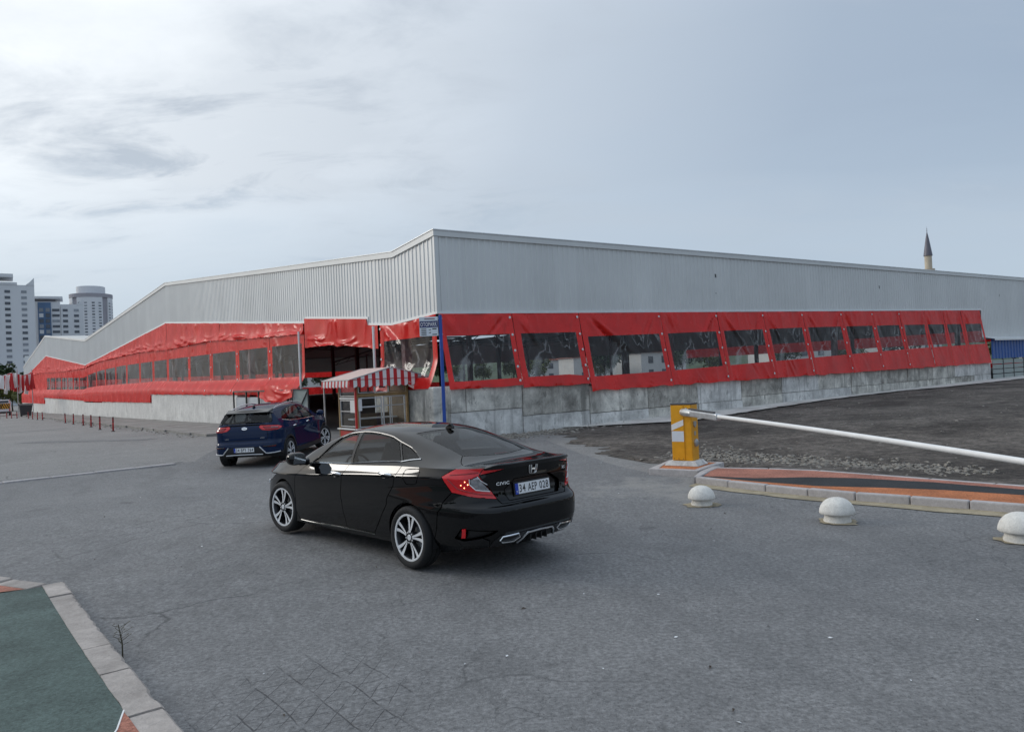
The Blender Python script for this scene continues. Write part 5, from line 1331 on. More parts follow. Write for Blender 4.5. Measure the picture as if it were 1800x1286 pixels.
# bright trims, and a chrome strip standing in for the sill highlight
for sg in (1, -1):
    dlo_t = [(.66, .99), (.52, .845), (.405, .707), (.28, .64), (.1, .612), (-.14, .612), (-.48, .62), (-.74, .64), (-.92, .678), (-1.13, .706), (-1.27, .752), (-1.40, .83)]
    dlo_b = [(.68, .995), (.1, .985), (-.2, .982), (-.7, .955), (-1.14, .933), (-1.40, .83)]
    B1.strip('B', [(x, sg*t) for x, t in dlo_t], .006, .003, 'window_trim', 'trim'); B1.strip('B', [(x, sg*t) for x, t in dlo_b], .008, .004, 'belt_trim', 'chrome')
    B1.strip('A', [(sg*a, q) for a, q in ((3.90, -.562), (3.4, -.585), (2.85, -.612), (2.28, -.642))], .008, .003, 'sill_highlight', 'chrome')
    for nm, a, q in (('d1', 2.985, .012), ('d2', 1.985, .012)):
        F_ = B1.frame('A', sg*a, q, .0)
        mb = MB(); mb.tube([F_ @ Vector((x, .0+.004*abs(x)*10, .012+.030*max(0, 1-(x/.11)**4))) for x in (-.115, -.105, -.08, -.04, 0, .04, .08, .105, .115)], [.008, .013, .016, .017, .017, .017, .016, .013, .008], 10)
        mb.build('handle', M['chrome'], doors[(nm, sg)], smooth=True)
        mb = MB(); mb.lathe([(.0, .002), (.035, .002), (.045, .004), (.048, .001)], 16, F_ @ Matrix.Diagonal((1.2, .75, 1, 1)) @ Matrix.Translation((0, -.008, 0))); mb.build('handle_cup', M['trim'], doors[(nm, sg)], smooth=True)
    # mirror
    p, n = B1.pt('A', sg*3.80, .10)
    mc = Vector((.74, sg*1.0, 1.005))
    mb = MB()
    def mfn(u, v):
        th, ph = u*2*math.pi, v*math.pi; e = .72
        f = lambda c: math.copysign(abs(c)**e, c)
        return (mc.x+.085*f(math.sin(ph))*f(math.cos(th))-(.03*math.sin(ph) if False else 0), mc.y+sg*.115*f(math.cos(ph))*1.0, mc.z+.078*f(math.sin(ph))*f(math.sin(th))*(1-.18*math.cos(ph)*0))
    mb.grid(mfn, 22, 14); mo = mb.build('mirror', M['paint_black'], B1.root, smooth=True)
    mb = MB(); mb.tube([(mc.x+.01, sg*.845, .955), (mc.x+.0, sg*.90, .965), (mc.x, sg*.955, .985)], [.05, .035, .04], 10); mb.build('mirror_stalk', M['trim'], mo, smooth=True)
    mb = MB(); mb.prism([(-.085, -.055), (.08, -.055), (.085, .04), (-.06, .06)], 0, .004, Matrix.Translation((mc.x-.083, mc.y, mc.z)) @ Matrix(((0, 0, -1), (sg*-1, 0, 0), (0, 1, 0))).to_4x4()); mb.build('mirror_glass', M['chrome'], mo)
# exhaust finishers, bright lower line, fins
for sg in (1, -1):
    ex = [(sg*a, q) for a, q in ((.525, -.600), (.50, -.568), (.31, -.562), (.275, -.60), (.345, -.638), (.49, -.628))]
    B1.strip('A', ex, .009, .008, 'exhaust_finisher', 'chrome', closed=True)
    mb = MB(); P_ = [B1.pt('A', a, q, .004)[0] for a, q in ex]; c = sum(P_, Vector())/6; mb.add([c]+P_, [(0, i+1, (i+1) % 6+1) for i in range(6)]); mb.build('exhaust_mouth', M['ink'], sed)
B1.strip('A', [(.275, -.665), (.215, -.60), (.18, -.572), (0, -.568), (-.18, -.572), (-.215, -.60), (-.275, -.665)], .012, .010, 'lower_bright_line', 'chrome')
mb = MB()
for y in (-.12, -.04, .04, .12): 
    p, n = B1.pt('A', y, -.62, .0); mb.box(p+Vector((.02, 0, -.02)), (.07, .012, .07))
mb.build('diffuser_fin', M['black'], sed)
# boot spoiler lip
mb = MB(); rows = []
for a in np.linspace(-.66, .66, 33):
    q = float(np.interp(abs(a), (1-S1.ss[::-1])*S1.A, S1.E[::-1, 2])); p = Vector(S1.SA(np.array([a if abs(a) > 1e-6 else 1e-6]), np.array([q]))[0]); fd = min(1, (.66-abs(a))/.10); h = .030*max(.05, fd)
    rows.append([p+Vector((.13, 0, .016)), p+Vector((.05, 0, h*.75)), p+Vector((-.016, 0, h)), p+Vector((-.028, 0, h*.72)), p+Vector((-.004, 0, -.022))])
vs_ = [v for r in rows for v in r]; k = 5
mb.add(vs_, [(i*k+j, i*k+(j+1) % k, (i+1)*k+(j+1) % k, (i+1)*k+j) for i in range(32) for j in range(k)]+[tuple(range(k)), tuple(range(32*k+k-1, 32*k-1, -1))]); mb.build('spoiler', M['trim'], tl, smooth=True, sharp=40)
# badges and plate
F_ = B1.frame('A', 1e-4, .045, .006)
mb = MB(); W2, H2 = .062, .052
mb.tube([F_ @ Vector((x, y, .004)) for x, y in arc([(-W2*.84, -H2), (W2*.84, -H2), (W2, H2*.9), (-W2, H2*.9)], 5)], .0055, 8, False, True)
for sg in (-1, 1): mb.prism([(sg*.026-.009, -H2*.82), (sg*.026+.009, -H2*.82), (sg*.036+.010, H2*.78), (sg*.036-.010, H2*.78)][::1], .001, .010, F_)
mb.box(F_ @ Vector((0, -.004, .005)), (.008, .05, .016)); mb.build('badge', M['chrome'], tl, smooth=True, sharp=40)
mb = MB(); letters(mb, 'CIVIC', B1.frame('A', .425, -.062, .008), .165, .032, 0, .03); mb.build('badge_lettering', M['white'], tl)
mb = MB(); letters(mb, 'RS', B1.frame('A', -.50, .0, .008), .055, .034, 0, .02); mb.build('badge_lettering', M['white'], tl)
plate(B1, 'A', 1e-4, -.142, .505, .108, '34 AEP 028', off=-.012)
mb = MB(); mb.prism([(-.09, 0), (.07, 0), (.045, .014), (-.02, .055), (-.055, .062), (-.085, .03)], -.018, .018, Matrix.Translation((-.98, 0, float(S1.f['zc'](-.98))-.004)) @ Matrix.Rotation(R(90), 4, 'X')); mb.build('roof_fin', M['trim'], sed, bevel=.008)
mb = MB(); p, n = B1.pt('B', -1.80, -.05, -.02); mb.box(p, (.03, .16, .012)); mb.build('high_brake_lamp', M['lamp_red'], sed)
p, n = B1.pt('A', 5.02, -.13, .004); mb = MB(); mb.box(p, (.10, .02, .035), B1.frame('A', 5.02, -.13).to_3x3() @ Matrix(((1, 0, 0), (0, 0, 1), (0, 1, 0)))); mb.build('side_marker', M['plate_white'], sed)
# wheels, arches
pr = wheel_protos(.325, .215, .240, 'twin')
add_wheels(sed, pr, [(1.35, .785, .325, R(4)), (-1.35, .785, .325, 0), (1.35, -.785, .325, R(4)), (-1.35, -.785, .325, 0)])
def liners(root, xs, z, r, w=.36, y=.86):
    for x in xs:
        for sg in (1, -1):
            mb = MB(); n = 22; a0, a1 = R(-12), R(192)
            vs = []
            for i in range(n+1):
                t = a0+(a1-a0)*i/n; vs += [(x+r*math.cos(t), sg*(y-.02), z+r*math.sin(t)), (x+r*math.cos(t), sg*(y-w), z+r*math.sin(t))]
            mb.add(vs, [(2*i, 2*i+1, 2*i+3, 2*i+2) for i in range(n)]); k = len(mb.v); mb.add([(x, sg*(y-w), z)], []); mb.f += [(k, 2*i+1, 2*i+3) for i in range(n)]; mb.build('wheel_arch_liner', M['black'], root)
liners(sed, (1.35, -1.35), .325, .356)
mb = MB(); mb.span((-1.8, -.60, .21), (1.9, .60, .25)); mb.build('underbody', M['black'], sed)
# cabin
def cabin(root, zf=.30, zs=.52, sx=0.0, top=.0):
    mb = MB(); mb.span((-1.3, -.72, zf-.04), (1.1, .72, zf)); mb.build('cabin_floor', M['seat'], root)
    for y in (.37, -.37):
        st_ = MB(); st_.span((-.28+sx, y-.25, zf), (.30+sx, y+.25, zs+.02)); o = st_.build('front_seat', M['seat'], root, bevel=.05)
        bk = MB(); bk.bar((-.22+sx, y, zs), (-.52+sx, y, zs+.60+top), .46, .12, (0, 1, 0)); bk.build('seat_back', M['seat'], o, bevel=.04)
        hr_ = MB(); hr_.box((-.56+sx, y, zs+.72+top), (.09, .26, .17)); hr_.build('headrest', M['seat'], o, bevel=.04)
    mb = MB(); mb.span((-1.15+sx, -.62, zf), (-.75+sx, .62, zs+.04)); o = mb.build('rear_seat', M['seat'], root, bevel=.05)
    mb = MB(); mb.bar((-1.10+sx, 0, zs), (-1.34+sx, 0, zs+.52+top), 1.24, .13, (0, 1, 0)); mb.build('seat_back', M['seat'], o, bevel=.04)
    mb = MB(); mb.add([(.62, -.70, zs-.1), (.62, .70, zs-.1), (.55, .70, zs+.36+top), (.55, -.70, zs+.36+top), (1.1, .66, zs+.41+top), (1.1, -.66, zs+.41+top)], [(0, 3, 2, 1), (3, 5, 4, 2)]); mb.build('dashboard', M['dash'], root)
    mb = MB(); c = Vector((.33, .37, zs+.33+top)); q = Vector((-.92, 0, .38)).normalized(); x_ = Vector((0, 1, 0)); y_ = q.cross(x_)
    mb.tube([c+.18*(math.cos(t)*x_+math.sin(t)*y_) for t in [2*math.pi*i/24 for i in range(24)]], .014, 8, False, True); mb.bar(c-x_*.17, c+x_*.17, .05, .02); mb.bar(c, c-y_*.17, .04, .02); mb.tube([c, c+Vector((.3, 0, -.1))], .03, 8); mb.build('steering_wheel', M['dash'], root, smooth=True)
cabin(sed)
mb = MB(); mb.add([(-1.30, -.64, 1.0), (-1.30, .64, 1.0), (-1.85, .58, 1.055), (-1.85, -.58, 1.055)], [(0, 1, 2, 3)]); mb.build('parcel_shelf', M['dash'], sed)
car_pose(sed, -1.479, 9.461, .047+.006, 2.350, -.02, .014)
# ------------------------------------------------------------ dark blue crossover
suv = thing('suv', 'dark blue crossover with silver roof rails and silver bumper trims turning into the entrance', 'car')
S2 = CarShape(KIA); B2 = Builder(S2, suv)
zb2 = pchip([-2.4, -2.0, -1.82, -1.6, -1.0, 0, 1.0, 1.8, 2.4], [.385, .38, .36, .25, .22, .22, .22, .22, .24])
dom2, edge2 = domain(S2, zb2)
A_ = lambda *p: [S2.a_side(x, z) for x, z in p]
A2r = lambda *p: [S2.a_rear(y, z) for y, z in p]
cl = [(S2.A+.1, -.55), (3.9, -.53), (2.2, -.545), (1.1, -.535), (.90, -.545), (.53, -.548), (.40, -.395), (-.40, -.395), (-.53, -.548), (-.90, -.545), (-1.1, -.535), (-2.2, -.545), (-3.9, -.53), (-S2.A-.1, -.55), (-S2.A-.1, -1), (S2.A+.1, -1)]
lampk = [(.42, .13), (.64, .125), (.90, .105), (1.06, .07), (1.02, .03), (.86, .0), (.60, -.005), (.46, .015), (.385, .085)]
lampi = [(.50, .095), (.80, .075), (.93, .045), (.82, .02), (.56, .025)]
tg = [(.60, .3), (.585, .02), (.60, -.15), (.56, -.225), (-.56, -.225), (-.60, -.15), (-.585, .02), (-.60, .3)]
rk = [(.80, -.378), (.80, -.40), (.50, -.398), (.48, -.378)]
dk1 = [(x, q) for x, q in A_((.95, 1.05), (.97, .75), (.95, .5), (.86, .30), (-.16, .30), (-.14, .6), (-.12, 1.1))]
dk2 = [(x, q) for x, q in A_((-.12, 1.1), (-.14, .6), (-.16, .30), (-.70, .32), (-.92, .52), (-1.08, .75), (-1.15, 1.1))]
hk = A_((1.45, .84), (1.9, .83), (2.1, .78), (2.1, .70), (1.85, .72))
fa2, ra2 = circle_a(S2, 1.35, .335, .375), circle_a(S2, -1.35, .335, .375)
fb2, rb2 = circle_a(S2, 1.35, .335, .425), circle_a(S2, -1.35, .335, .425)
pA2 = [('li', lampi), ('li', mir(lampi)), ('lamp', lampk), ('lamp', mir(lampk)), ('refl', rk), ('refl', mir(rk)), ('clad', cl), ('clad', fb2), ('clad', rb2), ('clad', mir(fb2)), ('clad', mir(rb2)), ('tg', tg), ('d1', dk1), ('d1', mir(dk1)), ('d2', dk2), ('d2', mir(dk2)), ('head', hk), ('head', mir(hk))]
us2 = np.concatenate([np.linspace(-S2.A, -1.3, 70), np.linspace(-1.3, 1.3, 60)[1:], np.linspace(1.3, S2.A, 70)[1:]]); us2[np.argmin(abs(us2))] = 0
vs2 = np.concatenate([np.linspace(-.82, -.3, 12), np.linspace(-.3, 0, 9)[1:], np.linspace(0, .24, 9)[1:]])
RA2 = B2.patch('A', us2, vs2, [dom2], [fa2, ra2, mir(fa2), mir(ra2)], pA2)
rw2 = [(-1.775, .60), (-1.775, .3), (-1.775, 0), (-1.775, -.3), (-1.775, -.60), (-1.86, -.64), (-1.945, -.68), (-1.975, -.35), (-1.98, 0), (-1.975, .35), (-1.945, .68), (-1.86, .64)]
spk = [(-1.70, .64), (-1.70, 0), (-1.70, -.64), (-1.765, -.64), (-1.765, 0), (-1.765, .64)]
sw = [[(.60, .99), (.45, .82), (.30, .70), (.05, .655), (-.12, .645), (-.14, .97)], [(-.18, .97), (-.17, .645), (-.5, .64), (-.9, .655), (-1.05, .675), (-1.08, .955)], [(-1.12, .955), (-1.10, .68), (-1.25, .70), (-1.46, .82), (-1.52, .90)]]
wk = [(.16, .52), (.19, .25), (.2, 0), (.19, -.25), (.16, -.52), (.55, -.56), (.98, -.58), (1.10, -.3), (1.14, 0), (1.10, .3), (.98, .58), (.55, .56)]
hk2 = [(1.05, .78), (1.14, .4), (1.18, 0), (1.14, -.4), (1.05, -.78), (1.6, -.82), (2.0, -.8), (2.08, 0), (2.0, .8), (1.6, .82)]
tgb = [(-1.70, .66), (-1.70, -.66), (-2.3, -.72), (-2.3, .72)]
pB2 = [('rw', rw2), ('spk', spk)]+[('sw%d' % i, p) for i, p in enumerate(sw)]+[('sw%d' % i, mirt(p)) for i, p in enumerate(sw)]+[('ws', wk), ('hood', hk2), ('tgb', tgb)]
RB2 = B2.patch('B', S2.xs[1:-1:3], np.unique(np.concatenate([np.linspace(-1, 1, 41), np.linspace(.54, .70, 9), np.linspace(-.70, -.54, 9)])), [], [], pB2)
g2A = lambda k, **o: B2.geo('A', *RA2[k], edge=edge2, **o); g2B = lambda k, **o: B2.geo('B', *RB2[k], edge=lambda p: abs(p[1]) > 1-1e-6, **o)
B2.obj('body', [g2A(-1), g2B(-1)], 'paint_blue')
NM2 = dict(lamp=('tail_lamp', 'lamp_red'), refl=('reflector', 'lamp_red'), d1=('front_door', 'paint_blue'), d2=('rear_door', 'paint_blue'), head=('headlight', 'lamp_clear'), rw=('rear_screen', 'glass_tint'), spk=('roof_spoiler', 'trim'), ws=('windscreen', 'glass_light'), hood=('bonnet', 'paint_blue'))
lp2 = {}; dr2 = {}; cg = []; tgg = []
for k, (nm, poly) in enumerate(pA2):
    if k not in RA2: continue
    sg = 1 if sum(p[0] for p in poly) > 0 else -1
    if nm == 'clad': cg.append(g2A(k, off=.006, gap=.002)); continue
    if nm == 'tg': tgg.append(g2A(k)); continue
    if nm == 'li': continue
    o = B2.obj(NM2[nm][0], [g2A(k, off=.006 if nm in ('lamp', 'refl') else 0)], NM2[nm][1])
    if nm == 'lamp': lp2[sg] = o
    if nm in ('d1', 'd2'): dr2[(nm, sg)] = o
for k, (nm, poly) in enumerate(pA2):
    if nm == 'li' and k in RA2: B2.obj('inner_lens', [g2A(k, off=.009)], 'lamp_deep', lp2[1 if poly[0][0] > 0 else -1])
B2.obj('lower_cladding', cg, 'black')
for k, (nm, poly) in enumerate(pB2):
    if k not in RB2: continue
    if nm == 'tgb': tgg.append(g2B(k)); continue
    if nm == 'spk': B2.obj('roof_spoiler', [g2B(k, off=.012)], 'trim'); continue
    n_, m_ = NM2.get(nm, ('side_window', 'glass_tint')); B2.obj(n_, [g2B(k, gap=.004, off=-.002)], m_)
tgo = B2.obj('tailgate', tgg, 'paint_blue')
B2.obj('inner_shell', [B2.geo('A', *RA2[k], gap=0, off=-.035, deep=0) for k in RA2]+[B2.geo('B', *RB2[k], gap=0, off=-.035, deep=0) for k in RB2 if k == -1 or pB2[k][0] in ('hood', 'tgb', 'spk')], 'black')
mb = MB()                                                   # spoiler overhang
for y0, y1 in ((-.60, .60),):
    z = 1.462; mb.add([(-1.60, y0, z+.012), (-1.60, y1, z+.012), (-1.845, y1-.05, z-.055), (-1.845, y0+.05, z-.055), (-1.845, y1-.05, z-.085), (-1.845, y0+.05, z-.085), (-1.66, y1, z-.06), (-1.66, y0, z-.06)], [(0, 3, 2, 1), (3, 5, 4, 2), (5, 7, 6, 4), (0, 7, 5, 3), (1, 2, 4, 6)])
mb.build('spoiler_lip', M['trim'], tgo, bevel=.01)
for sg in (1, -1):
    B2.strip('A', [(sg*a, q) for a, q in ((.395, -.385), (.545, -.548), (.60, -.556), (.92, -.545))], .014, .012, 'bumper_trim', 'silver_trim', n=8)
    B2.strip('A', [(sg*a, q) for a, q in ((.50, -.385), (.82, -.372))], .012, .010, 'reflector_rim', 'trim')
    mb = MB(); P_ = []
    for i in range(13):
        x = .35-1.85*i/12; y = float(S2.f['yr'](x))-.035; z = float(S2.f['zr'](x))+.028+.028*math.sin(math.pi*i/12)**.5; P_.append((x, sg*y, z))
    mb.tube(P_, [.008]+[.016]*11+[.008], 8); mb.build('roof_rail', M['silver_trim'], suv, smooth=True)
    B2.strip('B', [(x, sg*t) for x, t in ((.62, .995), (-.15, .985), (-1.1, .968), (-1.54, .91))], .007, .003, 'belt_trim', 'chrome')
    B2.strip('B', [(x, sg*t) for x, t in ((-1.12, .955), (-1.105, .68))], .006, .003, 'pillar_trim', 'trim')
    for nm, x in (('d1', .0), ('d2', -1.0)):
        a, q = S2.a_side(x, .945); F_ = B2.frame('A', sg*a, q, .0); mb = MB(); mb.tube([F_ @ Vector((u, 0, .012+.028*max(0, 1-(u/.11)**4))) for u in (-.115, -.08, -.03, .03, .08, .115)], [.008, .015, .016, .016, .015, .008], 8); mb.build('handle', M['chrome'], dr2[(nm, sg)], smooth=True)
    mb = MB(); mb.grid(lambda u, v: (.72+.09*math.sin(v*math.pi)*math.cos(u*2*math.pi), sg*(1.0+.11*math.cos(v*math.pi)), 1.10+.085*math.sin(v*math.pi)*math.sin(u*2*math.pi)), 16, 10); mb.build('mirror', M['paint_blue'], suv, smooth=True)
    B2.strip('A', [(sg*a, q) for a, q in ((.70, .07), (.80, .065), (.88, .052))], .009, .012, 'lamp_element', 'lamp_clear', lp2[sg])
B2.strip('A', [(.47, -.575), (.2, -.568), (-.2, -.568), (-.47, -.575)], .014, .012, 'lower_trim', 'silver_trim', n=8)
B2.strip('A', [(.80, -.305), (.2, -.302), (.06, -.315), (-.06, -.315), (-.2, -.302), (-.80, -.305)], .006, .0, 'bumper_crease', 'paint_blue')
F_ = B2.frame('A', 1e-4, .065, .008); mb = MB(); mb.tube([F_ @ Vector((.068*math.cos(t), .033*math.sin(t), .003)) for t in [2*math.pi*i/24 for i in range(24)]], .006, 6, False, True)
mb.add([F_ @ Vector((.064*math.cos(2*math.pi*i/24), .030*math.sin(2*math.pi*i/24), .002)) for i in range(24)], [tuple(range(24))]); mb.build('badge', M['chrome'], tgo)
mb = MB(); letters(mb, 'KIA', F_, .075, .026, .006, .01); mb.build('badge_lettering', M['ink'], tgo)
for a, w_ in ((.46, .10), (-.46, .10)):
    mb = MB(); letters(mb, 'NIRO' if a > 0 else 'HYBRID', B2.frame('A', a, -.175, .006), w_, .022, 0, .02); mb.build('badge_lettering', M['chrome'], tgo)
plate(B2, 'A', 1e-4, -.452, .52, .11, '34 BPY 764', off=.016)
p, n = B2.pt('B', -1.955, 0, .012); q_, _ = B2.pt('B', -1.955, -.48, .02); mb = MB(); mb.tube([p, (p+q_)/2+Vector((0, 0, .012)), q_], [.014, .009, .006], 6); mb.build('rear_wiper', M['black'], tgo, smooth=True)
mb = MB(); mb.prism([(-.10, 0), (.07, 0), (.04, .015), (-.03, .06), (-.07, .062), (-.09, .03)], -.018, .018, Matrix.Translation((-1.36, 0, 1.492)) @ Matrix.Rotation(R(90), 4, 'X')); mb.build('roof_fin', M['trim'], suv, bevel=.008)
pr2 = wheel_protos(.335, .225, .238, 'star')
add_wheels(suv, pr2, [(1.35, .785, .335, R(-14)), (-1.35, .785, .335, 0), (1.35, -.785, .335, R(-14)), (-1.35, -.785, .335, 0)])
liners(suv, (1.35, -1.35), .335, .373)
mb = MB(); mb.span((-1.5, -.62, .24), (1.95, .62, .30)); mb.build('underbody', M['black'], suv)
cabin(suv, .36, .62, 0, .06)
# a dark car parked inside the hall
parked = copy_tree(suv); parked['label'] = 'dark car standing in the gloom inside the hall entrance'; parked.name = 'parked_car'
p = wl(8.2, -9.0); car_pose(parked, p.x, p.y, .05, math.atan2(DR.y, DR.x)+.15, 0, 0)
car_pose(suv, -6.56, 21.014, -.011+.004, 1.487, .022, .046)
# ------------------------------------------------------------ far buildings
def tower_windows(par, T, cols, z0, z1, dz, w, h, mats, skip=.0, nm='window', depth=.25):
    """one mesh object per window, sharing mesh data"""
    pm = []
    for mt in mats:
        fr = MB(); fr.box((0, 0, 0), (w, depth, h)); me = fr.mesh('window'); me.materials.append(M[mt]); pm.append(me)
    n = int((z1-z0)/dz)
    for k in range(n):
        for (x, y, a, sx) in cols:
            me = random.choice(pm); o = shared(nm, me, par, (x, y, z0+dz*(k+.5)), (0, 0, a), (sx, 1, 1))
def at(u, depth, z=0):
    """a spot on the ground at this bearing, metres away"""
    x = (u-900)/1330*depth; return Vector((x, depth, z))
GM = ['tower_glass', 'tower_glass', 'tower_glass2', 'tower_glass2']
# big slab at the left edge
D1 = 355; t1 = thing('apartment_tower', 'tall pale apartment slab at the left edge with a pointed corner fin', 'apartment tower', at(0, D1, -4), R(34)); k1 = D1/1330
def tbox(par, nm, a, b, mt): 
    m_ = MB(); m_.span(a, b); return m_.build(nm, M[mt], par)
# local x across the front (front faces -y towards the camera)
tbox(t1, 'main_block', (-17, 0, 0), (-1.2, 16, 60.5), 'tower'); tbox(t1, 'side_block', (-1.0, .8, 0), (14.9, 15, 58.6), 'tower')
tbox(t1, 'blue_strip', (-7.6, -.25, 0), (-5.4, .0, 59.5), 'tower_blue')
tbox(t1, 'roof_slab', (-20, -1.2, 62.0), (6.5, 15, 63.6), 'tower'); tbox(t1, 'roof_core', (-14, 2, 60.5), (1, 12, 62.0), 'tower_dark'); tbox(t1, 'parapet', (-.9, .5, 58.6), (8, 14, 59.8), 'tower')
mb = MB(); mb.prism([(11.4, 58.6), (14.9, 58.6), (14.9, 62.2), (13.2, 60.2)], .5, 1.4, Matrix.Rotation(R(90), 4, 'X') @ Matrix.Translation((0, 0, -2.0))); mb.build('corner_fin', M['tower'], t1)
tower_windows(t1, None, [(-2.9, -.02, 0, 2.4), (-12, -.02, 0, 2.0), (4.0, .78, 0, 1.5), (10.6, .78, 0, 1.5)], 12, 57.4, 2.8, 1.45, 1.25, GM)
# middle slab with the blue glazed stair
D2 = 378; t2 = thing('apartment_tower', 'lower pale apartment slab with a blue glazed strip beside the round tower', 'apartment tower', at(60, D2, -4), R(30))
tbox(t2, 'main_block', (-3.6, 0, 0), (12.2, 16, 52.6), 'tower'); tbox(t2, 'side_block', (12.4, .7, 0), (22.5, 15, 51.4), 'tower')
tbox(t2, 'blue_strip', (2.6, -.45, 0), (8.2, .0, 52.2), 'tower_blue'); tbox(t2, 'roof_slab', (-4.6, -1.2, 54), (13.4, 14, 55.2), 'tower'); tbox(t2, 'roof_core', (0, 2, 52.6), (10, 12, 54), 'tower_dark')
mb = MB(); mb.prism([(19.2, 51.4), (22.5, 51.4), (22.5, 54.4), (21, 52.6)], .5, 1.4, Matrix.Rotation(R(90), 4, 'X') @ Matrix.Translation((0, 0, -2.0))); mb.build('corner_fin', M['tower'], t2)
tower_windows(t2, None, [(-.6, -.02, 0, 1.5), (10.3, -.02, 0, 2.2), (14.4, .68, 0, 1.5), (19.3, .68, 0, 1.5)], 14, 50, 2.75, 1.45, 1.25, GM)
tower_windows(t2, None, [(4.0, -.5, 0, 1.3), (6.8, -.5, 0, 1.3)], 14, 51, 2.75, 1.4, 1.9, ['tower_glass', 'tower_glass2', 'tower'], nm='balcony_window')
# round tower
D3 = 740; t3 = thing('round_tower', 'grey round tower with a drum on its roof, rightmost of the far towers', 'round tower', at(165, D3, -6), R(24))
def sector(par, nm, r, a0, a1, z0, z1, mt, n=10):
    m_ = MB(); pts = [(r*math.cos(a0+(a1-a0)*i/n), r*math.sin(a0+(a1-a0)*i/n)) for i in range(n+1)]
    m_.prism(pts+[(0, 0)], z0, z1); return m_.build(nm, M[mt], par)
for i in range(4):
    a = R(-90)+i*R(90); sector(t3, 'pale_bay', 18.6, a-R(36), a+R(36), 0, 99.5, 'tower'); sector(t3, 'dark_recess', 17.4, a+R(36), a+R(54), 0, 101, 'tower_dark')
m_ = MB(); m_.lathe([(18.9, 99.5), (18.9, 103), (17, 103)], 48); m_.build('crown_ring', M['tower_dark'], t3); m_ = MB(); m_.lathe([(12.5, 103), (12.5, 110.5), (11.5, 111)], 40); m_.build('roof_drum', M['tower'], t3)
cols = []
for a in (-118, -100, -80, -62, -28, -10, -152, -170): cols.append((18.6*math.cos(R(a)), 18.6*math.sin(R(a)), R(a+90), 1.5))
tower_windows(t3, None, cols, 36, 97, 2.82, 1.6, 1.2, ['tower_glass', 'tower_glass2'])
# minaret
mn = thing('minaret', 'slim stone minaret with a pointed lead cone rising behind the hall roof at the right', 'minaret', at(1640, 300, 0))
def lth(par, nm, prof, mt, n=20): m_ = MB(); m_.lathe(prof, n); return m_.build(nm, M[mt], par, smooth=True, sharp=40)
lth(mn, 'shaft', [(1.75, -3), (1.7, 33.5), (1.35, 34.6), (1.33, 41.6)], 'stone'); lth(mn, 'balcony', [(1.4, 33.6), (2.25, 35.0), (2.25, 36.3), (2.1, 36.3), (2.1, 35.2)], 'stone'); lth(mn, 'cone', [(1.62, 41.5), (1.62, 41.8), (1.35, 43.6), (.62, 48.4), (.08, 51.2)], 'lead'); lth(mn, 'finial', [(.05, 51.1), (.18, 51.6), (.05, 51.9), (.14, 52.2), (.04, 52.5), (.03, 53.2)], 'lead', 8)
# trees: trunk and a crown of small leaf clumps
def tree_mesh(seed, h, r, n, ls):
    rnd = random.Random(seed); tk = MB(); th = h*.42; tk.tube([(0, 0, -.5), (.1, 0, th*.5), (0, .1, th)], [h*.028, h*.02, h*.012], 8)
    cl = []
    for i in range(13):
        a = rnd.uniform(0, 6.28); rr = r*math.sqrt(rnd.random())*.72; z = h*(.42+.42*rnd.random()); s = r*rnd.uniform(.26, .46)*(1.15-.5*abs(z/h-.62))
        c = Vector((rr*math.cos(a), rr*math.sin(a), z)); cl.append((c, s)); tk.tube([(0, 0, th*rnd.uniform(.6, 1)), tuple(c*.6+Vector((0, 0, z*.36))), tuple(c)], [h*.010, h*.006, h*.002], 5)
    cr = MB()
    for i in range(n):
        c, s = rnd.choice(cl); d = Vector((rnd.gauss(0, 1), rnd.gauss(0, 1), rnd.gauss(0, .8))).normalized()*s*rnd.random()**.4; p = c+d
        u = Vector((rnd.gauss(0, 1), rnd.gauss(0, 1), rnd.gauss(0, .6))).normalized(); v = u.orthogonal().normalized(); k = ls*rnd.uniform(.6, 1.3)
        cr.add([p-u*k, p+v*k*.6, p+u*k, p-v*k*.6], [(0, 1, 2, 3)])
    return tk.mesh('trunk'), cr.mesh('crown')
protos = [tree_mesh(3, 10, 4.2, 2600, .34), tree_mesh(9, 12, 3.9, 2600, .36), tree_mesh(21, 8, 3.8, 2200, .30)]
LM = ['leaf_a', 'leaf_b', 'leaf_c']; tm_ = []
for i, (a, b) in enumerate(protos):
    a.materials.append(M['bark']); b.materials.append(M[LM[i]]); tm_.append((a, b))
def tree(i, x, y, z, s, label, grp):
    t_ = thing('tree', label, 'tree', (x, y, z), random.uniform(0, 6), grp); t_.scale = (s, s, s*random.uniform(.9, 1.1)); shared('trunk', tm_[i][0], t_, (0, 0, 0)); shared('crown', tm_[i][1], t_, (0, 0, 0)); return t_
for k, (u, d_, i, s) in enumerate(((-22, 165, 0, 1.15), (4, 172, 1, .88), (20, 158, 2, .82), (34, 176, 0, .78), (48, 150, 2, .75))):
    p = at(u, d_); tree(i, p.x, p.y, -1.3, s, f'dark green tree beyond the street end, {ORD[k]} from the left edge', 'trees beyond the street end')
_tl = [0]
def TL_():
    _tl[0] += 1; k = _tl[0]
    return f'leafy tree beyond the far end of the hall, {ORD[k-1]} counting from the yard corner' if k <= 15 else f'leafy tree beyond the side of the hall, {ORD[k-16]} counting from the front'
